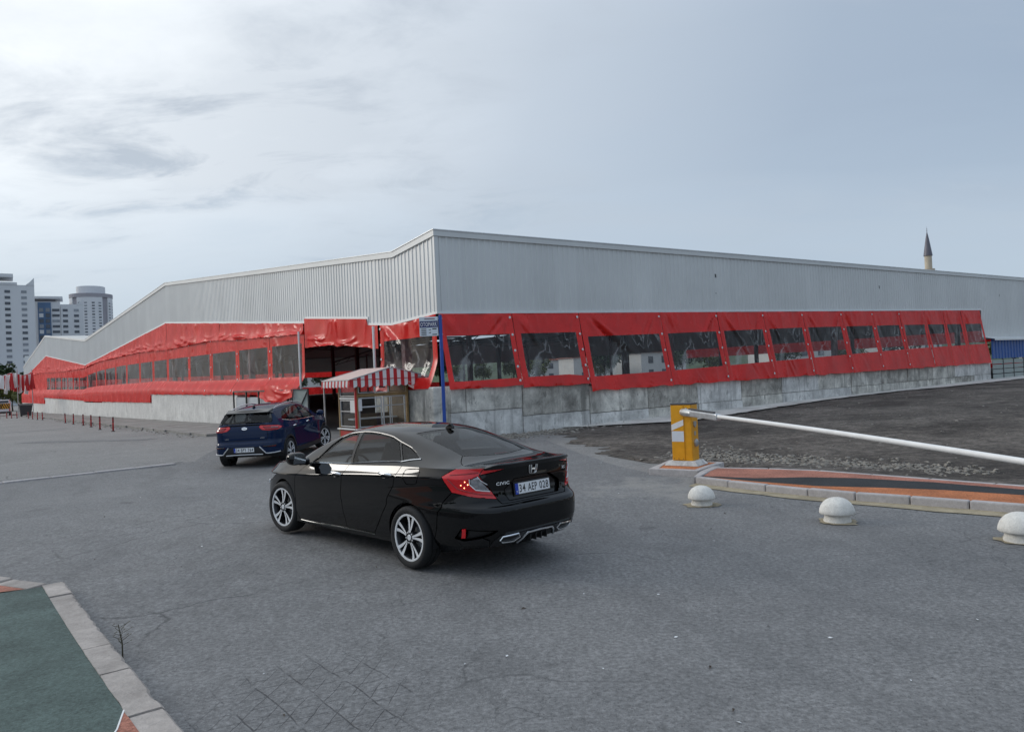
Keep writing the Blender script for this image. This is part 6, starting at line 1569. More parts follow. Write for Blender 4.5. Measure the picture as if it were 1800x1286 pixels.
# trees and pale houses on the far side of the hall, seen through the clear windows
q = 0
for k in range(15):
    s = 151+random.uniform(0, 16); e = 2+k*5.1; p = wl(s, -e); tree(random.choice((0, 2, 2, 1)), p.x, p.y, -1.2, random.uniform(.5, .85), TL_(), 'trees seen through the hall')
for k in range(14):
    s = 4+k*10; p = wl(s, -(79+random.uniform(0, 9))); tree(random.choice((0, 2, 2)), p.x, p.y, -.2, random.uniform(.5, .85), TL_(), 'trees seen through the hall')
for k in range(4):
    p = wl(184, -(8+k*20)); hs = thing('house', f'pale house with red roof behind the hall, {ORD[k]} from its right end', 'house', (p.x, p.y, -1.5), R(37), 'houses seen through the hall')
    tbox(hs, 'wall', (-6, -4, 0), (6, 4, 5.5), 'house'); m_ = MB(); m_.prism([(-6.5, 5.5), (6.5, 5.5), (0, 8.4)], -4.4, 4.4, Matrix.Rotation(R(90), 4, 'X')); m_.build('roof', M['tile_roof'], hs)
    tower_windows(hs, None, [(-3.5, -4.02, 0, 1), (0, -4.02, 0, 1), (3.5, -4.02, 0, 1)], .4, 5.4, 2.5, 1.2, 1.3, ['tower_glass'], depth=.1)
# low wooded hillside far behind the hall
m_ = MB(); m_.grid(lambda a, b: tuple(wl(215+110*b, -(14+190*a), -2+(13+3*fbm(a*6, b*3, 2))*math.sin(min(1, b*1.6)*math.pi/2)*min(1, a*9)*min(1, (1-a)*9)+.9*fbm(a*60, b*30, 5))), 120, 24)
kind(m_.build('hillside', M['leaf_b'], smooth=True), 'structure')
m_ = MB(); m_.grid(lambda a, b: tuple(wl(-15+225*a, -(125+90*b), -1+(12+3*fbm(a*7, b*3, 8))*math.sin(min(1, b*1.6)*math.pi/2)*min(1, a*6)+.9*fbm(a*70, b*30, 9))), 130, 24)
kind(m_.build('hillside', M['leaf_a'], smooth=True), 'structure')
for k in range(6):
    p = wl(12+k*23, -(98+6*(k % 3))); hs = thing('house', f'pale house beside the hall, {ORD[k]} from its front, glimpsed through the windows', 'house', (p.x, p.y, -.6), R(37+random.uniform(-20, 20)), 'houses seen through the hall')
    tbox(hs, 'wall', (-6, -4, 0), (6, 4, 5.5), 'house'); m_ = MB(); m_.prism([(-6.5, 5.5), (6.5, 5.5), (0, 8.4)], -4.4, 4.4, Matrix.Rotation(R(90), 4, 'X')); m_.build('roof', M['tile_roof'], hs)
    tower_windows(hs, None, [(-3.5, -4.02, 0, 1), (0, -4.02, 0, 1), (3.5, -4.02, 0, 1)], .4, 5.4, 2.5, 1.2, 1.3, ['tower_glass'], depth=.1)
# apartment building the windows mirror; unseen trees added to darken the paint's reflections
ab = thing('apartment_building', 'long pale apartment building across the street, outside the view to the left', 'apartment building', (-78, 22, -.5), R(92))
tbox(ab, 'wall', (-24, 0, 0), (24, 12, 22), 'tower'); tbox(ab, 'roof', (-24.6, -.6, 22), (24.6, 12.6, 22.6), 'tower_dark')
for k in range(7): tbox(ab, 'balcony', (-23, .0, 2.6+k*2.8), (23, 1.1, 3.7+k*2.8) if False else (23, -.9, 3.5+k*2.8), 'tower_dark')
tower_windows(ab, None, [(-21+j*4.2, -.02, 0, 1.7) for j in range(11)], 1, 21, 2.8, 1.4, 1.4, ['tower_glass'])
for k in range(9): tree(k % 3, -48-random.uniform(0, 9), -22+k*6.5, -.2, random.uniform(.7, 1.05), f'unseen tree added on the left to darken reflections, {ORD[k]} counting away from the camera', 'unseen trees added for reflections')
for k in range(10): tree(k % 3, 46+random.uniform(0, 12), -26+k*6.2, 0, random.uniform(.7, 1.0), f'unseen tree added on the right to darken reflections, {ORD[k]} counting away from the camera', 'unseen trees added for reflections')
# ------------------------------------------------------------ the far end of the street: flags, van, bin
fp = MB(); fp.tube([(0, 0, -1), (0, 0, 6)], .05, 8); fpm = fp.mesh('flag_pole'); fpm.materials.append(M['steel'])
FZ = -.7
for k, (u, d_) in enumerate(((-12, 92), (30, 95), (56, 98))):
    p = at(u, d_); o = bpy.data.objects.new('flag_pole', fpm); COL.objects.link(o); o.location = (p.x, p.y, FZ); tag(o, ['thin pole holding the left end of the flag rope', 'thin pole in the middle of the flag rope', 'thin pole holding the right end of the flag rope by the hall'][k], 'pole')
ropeP = [at(-12+68*i/12, 92+6*i/12, 4.9-.35*math.sin(i/12*math.pi*2)**2) for i in range(13)]
m_ = MB(); m_.tube(ropeP, .012, 5); tag(m_.build('flag_rope', M['white']), 'sagging rope strung with flags at the end of the street', 'rope')
fl_u = [1, 5, 9, 13, 17, 21, 25, 29, 33, 37, 41, 45, 49, 53]; red_i = {1, 4, 7, 9, 11, 13}
nr_ = nw = 0
for i, u in enumerate(fl_u):
    f = (u+12)/68; base = at(u, 92+6*f, 4.85-.35*math.sin(f*math.pi*2)**2); w_, h_ = random.uniform(.55, .8), random.uniform(1.6, 2.7); sd_ = i*2.7
    if i in red_i: nr_ += 1; lb = f'red hanging flag, {ORD[nr_-1]} red one from the left'
    else: nw += 1; lb = f'white hanging flag, {ORD[nw-1]} white one from the left'
    m_ = MB(); m_.grid(lambda a, b: ((a-.5)*w_*(1-.35*b*abs(math.sin(sd_)))+.25*b*math.sin(sd_*1.3), .10*math.sin(a*7+b*3+sd_)*(.3+b), -h_*b+.06*math.sin(a*5+sd_)), 8, 10)
    tag(m_.build('flag', M['stripe_red' if i in red_i else 'white'], smooth=True, loc=base), lb, 'flag', 'flags at the end of the street')
bn = thing('waste_bin', 'dark waste container beside the far end of the street wall', 'bin', (-60.6, 94.0, -.62), R(37))
m_ = MB(); m_.add([(-.55, -.5, .15), (.55, -.5, .15), (.55, .5, .15), (-.55, .5, .15), (-.7, -.6, 1.35), (.7, -.6, 1.35), (.7, .6, 1.35), (-.7, .6, 1.35)], [(3, 2, 1, 0), (0, 1, 5, 4), (1, 2, 6, 5), (2, 3, 7, 6), (3, 0, 4, 7)]); m_.build('body', M['steel_dark'], bn, bevel=.03)
m_ = MB(); m_.grid(lambda a, b: (-.74+1.48*a, -.64+1.28*b, 1.36+.22*math.sin(b*math.pi)), 2, 8); m_.build('lid', M['black'], bn, smooth=True)
for x in (-.45, .45):
    for y in (-.4, .4): m_ = MB(); m_.lathe([(.0, -.03), (.09, -.03), (.09, .03), (0, .03)], 12, Matrix.Translation((x, y, .09)) @ Matrix.Rotation(R(90), 4, 'X')); m_.build('wheel', M['rubber'], bn)
vn = thing('van', 'white van with yellow and black chevrons on its rear at the far left edge', 'van', (-72.6, 107.5, -.78), R(33))
m_ = MB(); m_.prism([(-.98, .35), (.98, .35), (1.0, 1.0), (.93, 1.9), (.80, 2.25), (-.80, 2.25), (-.93, 1.9), (-1.0, 1.0)], -5.2, 0, Matrix.Rotation(R(90), 4, 'X') @ Matrix.Translation((0, 0, -.0))); m_.build('body', M['paint_white'], vn, bevel=.06)
m_ = MB(); m_.span((-.92, -.03, .95), (.92, -.005, 1.72)); ch = m_.build('chevron_panel', M['yellow'], vn)
for k in range(-4, 5):
    x = k*.28; s_ = 1 if k >= 0 else -1
    m_ = MB(); pts = [(x-.06, .95), (x+.08, .95), (x+.08-s_*.35, 1.72), (x-.06-s_*.35, 1.72)]; pts = [(min(.92, max(-.92, a)), b) for a, b in pts]
    m_.add([(a, -.036, b) for a, b in pts], [(0, 1, 2, 3)]); m_.build('chevron', M['ink'], ch)
tbox(vn, 'rear_window', (-.75, -.02, 1.80), (.75, -.008, 2.12), 'tower_glass'); tbox(vn, 'bumper', (-1.0, -.12, .32), (1.0, .02, .58), 'black')
for x in (-.88, .88): tbox(vn, 'tail_lamp', (x-.07, -.03, .62), (x+.07, -.006, .92), 'lamp_red')
for x in (-.85, .85):
    for y in (1.0, 4.3): m_ = MB(); m_.lathe([(.2, -.1), (.34, -.1), (.34, .1), (.2, .1)], 20, Matrix.Translation((x, y, .34)) @ Matrix.Rotation(R(90), 4, 'Y')); m_.build('wheel', M['rubber'], vn)
# ------------------------------------------------------------ loose stones and litter
def stones(spots, name, mat, s0, s1, zf=gz):
    mb = MB(); ico = [(0, 0, 1), (.89, 0, .45), (.28, .85, .45), (-.72, .53, .45), (-.72, -.53, .45), (.28, -.85, .45), (.72, .53, -.45), (-.28, .85, -.45), (-.89, 0, -.45), (-.28, -.85, -.45), (.72, -.53, -.45), (0, 0, -1)]
    fi = [(0, 1, 2), (0, 2, 3), (0, 3, 4), (0, 4, 5), (0, 5, 1), (1, 6, 2), (2, 7, 3), (3, 8, 4), (4, 9, 5), (5, 10, 1), (6, 7, 2), (7, 8, 3), (8, 9, 4), (9, 10, 5), (10, 6, 1), (11, 7, 6), (11, 8, 7), (11, 9, 8), (11, 10, 9), (11, 6, 10)]
    for (x, y) in spots:
        s = s0+(s1-s0)*random.random()**2.2; a = random.uniform(0, 6.3); k = [random.uniform(.6, 1.3) for _ in range(12)]; sx, sy, sz = s*random.uniform(.7, 1.4), s*random.uniform(.7, 1.3), s*random.uniform(.35, .8); c, q = math.cos(a), math.sin(a); z = zf(x, y)+sz*.3
        mb.add([(x+(vx*sx*c-vy*sy*q)*k[i], y+(vx*sx*q+vy*sy*c)*k[i], z+vz*sz*k[i]) for i, (vx, vy, vz) in enumerate(ico)], fi)
    return kind(mb.build(name, M[mat]), 'stuff')
sp1 = []
while len(sp1) < 1500:
    s = random.uniform(.2, 9.5); e = .5+abs(random.gauss(0, .42))*(1.5 if s < 6 else .7)
    if random.random() < (1 if s < 6 else .45): sp1.append(tuple(wr(s, e)[:2]))
stones(sp1, 'rubble', 'gravel', .018, .09, yz)
sp2 = []
while len(sp2) < 1700:
    f = random.random(); a = Vector((3.0, 16.6)).lerp(Vector((7.4, 12.4)), f); d = Vector((.72, .69)); q = a+d*(abs(random.gauss(0, .9))*(1-.75*f)+.05)+Vector((random.gauss(0, .25), random.gauss(0, .25)))
    if q.x > 3.95 and q.y > 0 or q.y > 15.7: sp2.append((q.x, q.y))
stones(sp2, 'gravel', 'gravel', .012, .055, lambda x, y: yz(x, y)+.035)
sp3 = [(random.uniform(3, 40), random.uniform(14, 40)) for _ in range(900)]
sp3 = [p for p in sp3 if in_poly([p[0]], [p[1]], DIRT)[0] and (Vector((p[0], p[1], 0))-CC).dot(DL) < -1.4]
stones(sp3, 'yard_stones', 'gravel', .012, .05, lambda x, y: yz(x, y)+.03)
sp4 = [tuple(wl(random.uniform(12.5, 60), random.uniform(3.75, 4.6))[:2]) for _ in range(500)]
stones(sp4, 'pavement_edge_crumbs', 'gravel', .015, .06)
mb = MB()
for _ in range(95):
    r = random.uniform(3.2, 24); a = random.gauss(0, .42); x, y = r*math.sin(a), r*math.cos(a); s = random.uniform(.006, .022); t = random.uniform(0, 3.1); z = gz(x, y)+.010
    if in_poly([x], [y], ROAD)[0] and not (x < -2 and y < 8): mb.add([(x+s*math.cos(t), y+s*math.sin(t), z), (x-s*.5*math.sin(t), y+s*.5*math.cos(t), z+.004), (x-s*math.cos(t), y-s*math.sin(t), z), (x+s*.5*math.sin(t), y-s*.5*math.cos(t), z)], [(0, 1, 2, 3)])
kind(mb.build('litter', M['white']), 'stuff')
mb = MB()
for _ in range(26):
    r = random.uniform(3.5, 14); a = random.gauss(0, .45); x, y = r*math.sin(a), r*math.cos(a); s = random.uniform(.012, .035); t = random.uniform(0, 3.1); z = gz(x, y)+.009
    if not (x < -2 and y < 8): mb.add([(x+s*math.cos(t), y+s*math.sin(t), z), (x-s*.3*math.sin(t), y+s*.3*math.cos(t), z+.012), (x-s*math.cos(t), y-s*math.sin(t), z), (x+s*.3*math.sin(t), y-s*.3*math.cos(t), z+.004)], [(0, 1, 2, 3)])
kind(mb.build('fallen_leaves', M['bark']), 'stuff')
# ------------------------------------------------------------ things in the yard and on the street
# white mushroom bollards
dome = [(0.0, .292), (.045, .289), (.085, .278), (.122, .258), (.152, .230), (.175, .196), (.190, .156), (.197, .118), (.190, .104), (.13, .098)]
for (x, y), r, lb in (((2.63, 10.86), .98, 'white mushroom shaped concrete bollard nearest the yellow barrier, before the island end'), ((3.93, 9.36), 1.06, 'white mushroom shaped concrete bollard in the middle of the row along the island kerb'), ((5.28, 7.99), 1.08, 'white mushroom shaped concrete bollard cut off by the right edge of the picture')):
    z = gz(x, y)
    t_ = thing('mushroom_bollard', lb, 'bollard', (x, y, z), random.uniform(0, 6), 'white mushroom bollards along the island')
    mb = MB(); mb.lathe([(p*r*(1.0), q*r) for p, q in dome[::-1]], 32); mb.build('cap', M['bollard'], t_, smooth=True, sharp=60)
    mb = MB(); mb.lathe([(.150*r, -.05), (.152*r, .03), (.142*r, .06), (.138*r, .115*r)], 24); mb.build('stem', M['bollard'], t_, smooth=True)
    mb = MB(); n = 26; vs = [(0, 0, .022)]+[((.19+.07*fbm(3*math.cos(a), 3*math.sin(a), x))*math.cos(a)*1.25, (.19+.07*fbm(3*math.cos(a), 3*math.sin(a), x))*math.sin(a)*1.1, .012) for a in [2*math.pi*i/n for i in range(n)]]
    mb.add(vs, [(0, i+1, (i+1) % n+1) for i in range(n)]); mb.build('mortar_collar', M['mortar'], t_)
# yellow barrier
bx, by, bz = 3.54, 15.02, IZ
FA = math.atan2(-.18, .98)      # the front faces the camera
ba = thing('barrier', 'yellow barrier cabinet with white and grey stripes and a long lowered white arm', 'barrier', (3.27, 14.58, IZ), R(-36))
mb = MB(); q = [(-.34, -.30), (.34, -.30), (.30, .30), (-.30, .30)]
mb.add([(-.34, -.26, 0), (.34, -.26, 0), (.34, .26, 0), (-.34, .26, 0), (-.27, -.20, .085), (.27, -.20, .085), (.27, .20, .085), (-.27, .20, .085)], [(4, 5, 6, 7), (0, 1, 5, 4), (1, 2, 6, 5), (2, 3, 7, 6), (3, 0, 4, 7)]); mb.build('base_plate', M['block_c'], ba, bevel=.008)
mb = MB(); mb.span((-.205, -.16, .085), (.205, .16, 1.15)); mb.build('cabinet', M['yellow'], ba, bevel=.012)
mb = MB(); mb.span((-.212, -.168, 1.15), (.212, .168, 1.175)); mb.build('lid', M['steel_dark'], ba, bevel=.004)
mb = MB(); mb.span((-.20, -.172, .10), (.055, -.161, 1.135)); mb.build('front_door', M['yellow'], ba, bevel=.004)
mb = MB(); mb.add([(-.195, -.1745, .66), (.05, -.1745, .76), (.05, -.1745, .87), (-.195, -.1745, .77)], [(0, 1, 2, 3)]); mb.build('white_stripe', M['white'], ba)
mb = MB(); mb.add([(-.195, -.1745, .45), (.05, -.1745, .45), (.05, -.1745, .65), (-.195, -.1745, .65)], [(0, 1, 2, 3)]); mb.build('grey_plate', M['sign_grey'], ba)
mb = MB()
for x in (-.16, -.07, .02): mb.lathe([(.008, 0), (.008, .004)], 8, Matrix.Translation((x, -.173, .125)) @ Matrix.Rotation(R(90), 4, 'X'))
mb.build('screw', M['steel_dark'], ba)
mb = MB(); mb.lathe([(.075, 0), (.075, .03), (.06, .04)], 20, Matrix.Translation((.2055, .0, .42)) @ Matrix.Rotation(R(90), 4, 'Y')); mb.build('side_dial', M['steel'], ba, smooth=True)
mb = MB(); mb.prism([(-.06, .07), (.06, .07), (.06, .0), (0, -.05), (-.06, 0)], 0, .02, Matrix.Translation((.2055, -.02, .76)) @ Matrix.Rotation(R(90), 4, 'Z') @ Matrix.Rotation(R(90), 4, 'X')); mb.build('side_badge', M['steel'], ba)
mb = MB(); mb.span((.2055, -.05, .56), (.215, .02, .64)); mb.build('lock_plate', M['steel'], ba, bevel=.003)
Wb = ba.matrix_basis.inverted()
Ti = (Matrix.Translation((3.27, 14.58, IZ)) @ Matrix.Rotation(R(-36), 4, 'Z')).inverted()
p0 = Vector((3.23, 14.39, 1.13)); p1 = Vector((5.03, 5.45, .93)); dd = (p1-p0).normalized()
mb = MB(); mb.tube([Ti @ (p0-dd*.05), Ti @ (p0+dd*.34), Ti @ (p0+dd*.36)], [.075, .070, .06], 16); mb.build('arm_hub', M['steel'], ba, smooth=True)
mb = MB(); mb.bar(Ti @ (p0+dd*.26), Ti @ (p0+dd*1.40), .11, .115); mb.build('arm_clamp', M['alu'], ba, bevel=.02)
mb = MB(); mb.bar(Ti @ (p0+dd*.24+Vector((0, 0, .075))), Ti @ (p0+dd*1.25+Vector((0, 0, .07))), .05, .03); mb.build('clamp_strap', M['steel_dark'], ba, bevel=.005)
mb = MB(); mb.tube([Ti @ (p0+dd*.08+Vector((0, 0, .04))), Ti @ (p0+dd*.09+Vector((0, 0, .085)))], .018, 10); mb.build('clamp_bolt', M['steel'], ba, smooth=True)
mb = MB(); pts = [Ti @ (p0+dd*l+Vector((0, 0, .03*math.sin(l/9*math.pi)))) for l in [1.3+i*.43 for i in range(19)]]
mb.tube(pts, .032, 14); mb.build('arm', M['tube_white'], ba, smooth=True)
mb = MB(); c = p0+dd*4.6; c2 = p0+dd*4.85; up = Vector((0, 0, .03*math.sin(4.7/9*math.pi)))
side = dd.cross(Vector((0, 0, 1))); 
mb.bar(Ti @ (c+up-side*.028+Vector((0, 0, -.012))), Ti @ (c2+up-side*.028+Vector((0, 0, -.012))), .012, .014); mb.build('red_scuff', M['stripe_red'], ba, smooth=True)
# sign pole
sp_ = thing('parking_sign', 'blue pole with white and navy OTOPARK price sign at the corner', 'sign', (-2.12, 23.0, 0))
mb = MB(); mb.tube([(0, 0, -.3), (0, 0, 3.86)], .055, 14); mb.build('pole', M['pole_blue'], sp_, smooth=True)
mb = MB(); mb.tube([(0, 0, 3.86), (0, 0, 3.9)], [.058, .03], 14); mb.build('pole_cap', M['navy'], sp_, smooth=True)
mb = MB(); mb.span((-.64, -.03, 3.25), (-.07, .0, 3.84)); mb.build('sign_board', M['alu'], sp_, bevel=.004)
mb = MB(); mb.span((-.63, -.036, 3.72), (-.08, -.0305, 3.83)); mb.build('header_panel', M['sign_grey'], sp_)
mb = MB(); mb.span((-.63, -.037, 3.52), (-.08, -.0305, 3.71)); nv_ = mb.build('name_panel', M['navy'], sp_)
mb = MB(); mb.span((-.63, -.036, 3.26), (-.08, -.0305, 3.51)); mb.build('price_panel', M['sign_grey'], sp_)
TX = lambda x, y, z: Matrix.Translation((x, y, z)) @ Matrix.Rotation(R(90), 4, 'X')
mb = MB(); letters(mb, 'OTOPARK', TX(-.355, -.0375, 3.615), .50, .125, .002, .012); mb.build('lettering', M['white'], nv_)
mb = MB()
for z in (3.47, 3.415, 3.36, 3.305): mb.span((-.585, -.038, z-.014), (-.43, -.0365, z+.012))
mb.span((-.25, -.038, 3.455), (-.12, -.0365, 3.49)); mb.span((-.25, -.038, 3.29), (-.11, -.0365, 3.315))
for z in (3.445, 3.36): mb.add([(-.37, -.038, z), (-.31, -.038, z-.02), (-.29, -.038, z+.02)], [(0, 1, 2)])
mb.build('price_lines', M['ink'], sp_)
mb = MB(); mb.span((-.48, -.038, 3.765), (-.16, -.0365, 3.79)); mb.build('header_line', M['maroon'], sp_)
for z in (3.3, 3.78):
    mb = MB(); mb.span((-.09, -.02, z-.02), (.06, .07, z+.02)); mb.build('bracket', M['steel'], sp_)
# white tube posts either side of the entrance
for s, lb in ((10.80, 'slim white tube post left of the entrance'), (3.86, 'slim white tube post right of the entrance, behind the kiosk awning')):
    p = wl(s, .30); o = MB(); o.tube([(0, 0, -.2), (0, 0, 4.2 if s > 5 else 3.9)], .05, 12)
    tag(o.build('tube_post', M['flash'], smooth=True, loc=p), lb, 'post')
# railing with pale pickets, gate leaf
ra = thing('railing', 'black railing with pale ribbed panels left of the entrance, above the blue car', 'railing', M=ML @ Matrix.Translation((0, 0, 0)))
for s in (11.5, 13.2, 15.2, 17.0, 19.0):
    mb = MB(); mb.span((s-.035, .60, -.2), (s+.035, .67, 1.72)); mb.build('post', M['black'], ra)
mb = MB(); mb.span((11.5, .605, 1.68), (19.0, .665, 1.74)); mb.build('top_rail', M['black'], ra)
for a, b in ((11.5, 13.2), (13.2, 15.2), (15.2, 17.0), (17.0, 19.0)):
    mb = MB(); mb.span((a+.05, .50, .0), (b-.05, .53, 1.42)); n = int((b-a)/.16)
    for i in range(1, n): mb.span((a+(b-a)*i/n-.014, .53, .02), (a+(b-a)*i/n+.014, .552, 1.42))
    mb.build('ribbed_panel', M['flash'], ra)
bk_ = MB(); bk_.span((10.95, -.02, -.4), (19.08, .40, 1.30)); tag(bk_.build('low_wall', M['wall_concrete'], None), 'low concrete wall behind the black railing left of the entrance', 'wall').matrix_world = ML
gl = thing('gate_leaf', 'grey sheet metal gate leaf folded open at the left of the entrance', 'gate', M=ML @ Matrix.Translation((10.55, .42, 0)) @ Matrix.Rotation(R(20), 4, 'Z'))
mb = MB(); mb.span((-.5, 0, -.1), (.5, .03, 1.76)); mb.build('sheet_panel', M['fence_grey'], gl)
mb = MB()
for a, b in (((-.5, .05, -.1), (-.5, .05, 1.76)), ((.5, .05, -.1), (.5, .05, 1.76)), ((-.5, .05, 1.74), (.5, .05, 1.74)), ((-.5, .05, 1.7), (.5, .05, .3))): mb.bar(a, b, .05, .04)
mb.build('frame', M['steel_dark'], gl)
# kiosk
ks = thing('kiosk', 'small wooden ticket booth with aluminium windows and a red lower panel under the striped awning', 'kiosk', M=Matrix(((DR.x, DL.x, 0, 0), (DR.y, DL.y, 0, 0), (0, 0, 1, 0), (0, 0, 0, 1))).to_4x4())
KI = wl(1.30, .50); KW, KD, KH = 1.78, 1.25, 2.02
# local: x towards the hall (DR), y along the street facade (DL); origin at the outer near corner
Ko = KI - DR*KW; ks.matrix_world = Matrix(((DR.x, DL.x, 0, Ko.x), (DR.y, DL.y, 0, Ko.y), (0, 0, 1, 0), (0, 0, 0, 1)))
for (x, y) in ((0, 0), (KW, 0), (0, KD), (KW, KD)):
    mb = MB(); mb.box((x, y, KH/2), (.07, .07, KH)); mb.build('corner_post', M['wood'], ks, bevel=.006)
def kbox(nm, a, b, mt, bev=.004): 
    m_ = MB(); m_.span(a, b); return m_.build(nm, M[mt], ks, bevel=bev)
kbox('floor_frame', (-.02, -.02, 0), (KW+.02, KD+.02, .12), 'wood_dark')
kbox('lower_panel', (.03, -.025, .12), (KW-.03, -.005, .42), 'red_paint'); kbox('lower_panel', (-.025, .03, .12), (-.005, KD-.03, .42), 'red_paint')
kbox('counter', (-.10, -.16, .46), (KW, .04, .50), 'white'); kbox('counter', (-.12, -.04, .46), (.04, KD, .50), 'white')
kbox('mid_rail', (.035, -.03, 1.48), (KW-.035, .03, 1.58), 'wood'); kbox('mid_rail', (-.03, .035, 1.42), (.03, KD-.035, 1.47), 'white')
kbox('head_rail', (-.03, -.03, KH-.06), (KW+.03, .03, KH), 'wood'); kbox('head_rail', (-.03, .035, KH-.06), (.03, KD, KH), 'wood')
kbox('roof_board', (-.02, -.02, KH), (KW+.02, KD+.02, KH+.03), 'wood_dark')
kbox('back_wall', (KW-.02, .04, .12), (KW+.02, KD-.04, KH-.06), 'wood_dark'); kbox('side_wall', (.04, KD-.02, .12), (KW-.04, KD+.02, .9), 'wood_dark')
def kwin(par, a, b, y, w=.035, mat='alu', axis='x', glass='pane', mull=()):
    """a framed window in a face of the booth"""
    (u0, z0), (u1, z1) = a, b
    P_ = (lambda u, z, d: (u, y+d, z)) if axis == 'x' else (lambda u, z, d: (y+d, u, z))
    m_ = MB()
    for (p, q) in (((u0, z0), (u1, z0+w)), ((u0, z1-w), (u1, z1)), ((u0, z0+w), (u0+w, z1-w)), ((u1-w, z0+w), (u1, z1-w))):
        m_.span(P_(p[0], p[1], -.02), P_(q[0], q[1], .02))
    for (p, q) in mull: m_.span(P_(p[0], p[1], -.016), P_(q[0], q[1], .016))
    f = m_.build('window', M[mat], par)
    g = MB(); g.add([P_(u0+w, z0+w, 0), P_(u1-w, z0+w, 0), P_(u1-w, z1-w, 0), P_(u0+w, z1-w, 0)], [(0, 1, 2, 3)]); g.build('pane', M[glass], f); return f
kwin(ks, (.06, .52), (.86, 1.46), 0, mull=[((.10, 1.14), (.82, 1.19))]); kwin(ks, (.90, .56), (1.70, 1.48), 0, mull=[((1.13, .60), (1.16, 1.44)), ((.94, 1.16), (1.66, 1.19)), ((1.20, .6), (1.22, 1.44))])
kwin(ks, (.06, 1.60), (.62, 1.94), 0, .02); kwin(ks, (.64, 1.60), (1.12, 1.94), 0, .02); kwin(ks, (1.14, 1.60), (1.70, 1.94), 0, .03, 'wood')
kwin(ks, (.06, .54), (KD-.06, 1.40), 0, .035, 'alu', 'y', mull=[((.10, 1.02), (KD-.1, 1.05))]); kwin(ks, (.06, 1.50), (KD-.06, 1.94), 0, .03, 'alu', 'y')
kbox('notice', (-.004+.02, -.026, 1.05), (.16, -.021, 1.42), 'white', 0).location = (.0, -.004, 0)
nb = MB(); nb.span((-.030, .10, 1.0), (-.024, .42, 1.40)); nb.build('notice', M['white'], ks)
kbox('inner_shelf', (.1, .5, .75), (KW-.1, .9, .79), 'white')
pst = MB(); pst.box((0, 0, 1.0), (.06, .06, 2.04)); 
tag(pst.build('red_pole', M['red_paint'], bevel=.006, loc=Ko-DR*.06-DL*.05, rot=(0, 0, R(37))), 'square red pole at the outer corner of the ticket kiosk', 'pole')
kb2 = MB()
for i in range(4): kb2.span((KW+.06+i*.145, .10, .0), (KW+.06+i*.145+.135, .13, 1.86))
o = kb2.build('plank_door', M['wood_dark'], None, bevel=.004); o.matrix_world = ks.matrix_world; tag(o, 'narrow brown plank door between the kiosk and the grey corner wall', 'door')
# red cap on the ledge of the booth
cp_ = thing('cap', 'orange red cap hanging in the upper window of the kiosk', 'cap', M=ks.matrix_world @ Matrix.Translation((.98, .16, 1.74)))
mb = MB(); mb.lathe([(.10, 0), (.10, .04), (.085, .09), (.05, .125), (.0, .135)], 16); mb.build('crown', M['red_paint'], cp_, smooth=True)
mb = MB(); mb.prism([(-.08, -.06), (.08, -.06), (.07, -.16), (0, -.19), (-.07, -.16)], 0, .012); mb.build('peak', M['red_paint'], cp_)
# awning: gable canopy with a striped end
aw = thing('awning', 'gabled canopy over the kiosk, pale top, red and white striped end with scalloped hem', 'awning', M=ks.matrix_world.copy())
x0, x1, y0, y1, ze_, zr_ = -.36, KW+.78, -.30, KD+.55, 2.03, 2.39; xm = (x0+x1)/2
mb = MB(); mb.add([(x0, y0, ze_), (xm, y0, zr_), (xm, y1, zr_), (x0, y1, ze_), (x1, y0, ze_), (x1, y1, ze_)], [(0, 3, 2, 1), (1, 2, 5, 4)]); mb.build('canopy_top', M['beige'], aw)
ns = 23
def hem(u): return ze_-.20-.045*abs(math.sin(u*math.pi))
for i in range(ns):
    a, b = x0+(x1-x0)*i/ns, x0+(x1-x0)*(i+1)/ns
    tz = lambda x: ze_+(zr_-ze_)*(1-abs(x-xm)/(x1-xm))
    vs = []; k = 6
    for j in range(k+1):
        x = a+(b-a)*j/k; vs += [(x, y0-.012+.006*math.sin(j*1.1), hem((i/2+j/k/2)*1.0)), (x, y0-.006, ze_), (x, y0, tz(x)-.002)]
    mb = MB(); mb.add(vs, [(j*3+q, (j+1)*3+q, (j+1)*3+q+1, j*3+q+1) for j in range(k) for q in (0, 1)]); mb.build('stripe', M['stripe_red' if i % 2 == 0 else 'stripe_white'], aw)
mb = MB(); mb.span((x0, y0-.022, ze_-.012), (x1, y0-.008, ze_+.008)); mb.build('hem_band', M['stripe_red'], aw)
n2 = 17
for i in range(n2):
    a, b = y0+(y1-y0)*i/n2, y0+(y1-y0)*(i+1)/n2; vs = []; k = 5
    for j in range(k+1):
        y = a+(b-a)*j/k; vs += [(x0-.012+.01*math.sin(j), y, hem((i/2+j/k/2))), (x0, y, ze_)]
    mb = MB(); mb.add(vs, [(j*2, (j+1)*2, (j+1)*2+1, j*2+1) for j in range(k)]); mb.build('stripe', M['stripe_red' if i % 2 == 0 else 'stripe_white'], aw)
mb = MB()
for y in (y0, y1): mb.bar((x0, y, ze_), (xm, y, zr_), .03); mb.bar((xm, y, zr_), (x1, y, ze_), .03)
mb.bar((x0, y0, ze_), (x0, y1, ze_), .03); mb.bar((x1, y0, ze_), (x1, y1, ze_), .03); mb.build('canopy_frame', M['steel'], aw)
for (x, y) in ((x0+.05, y1-.05), (x1-.05, y1-.05)):
    mb = MB(); mb.span((x-.02, y-.02, 0), (x+.02, y+.02, ze_)); mb.build('support', M['steel'], aw)
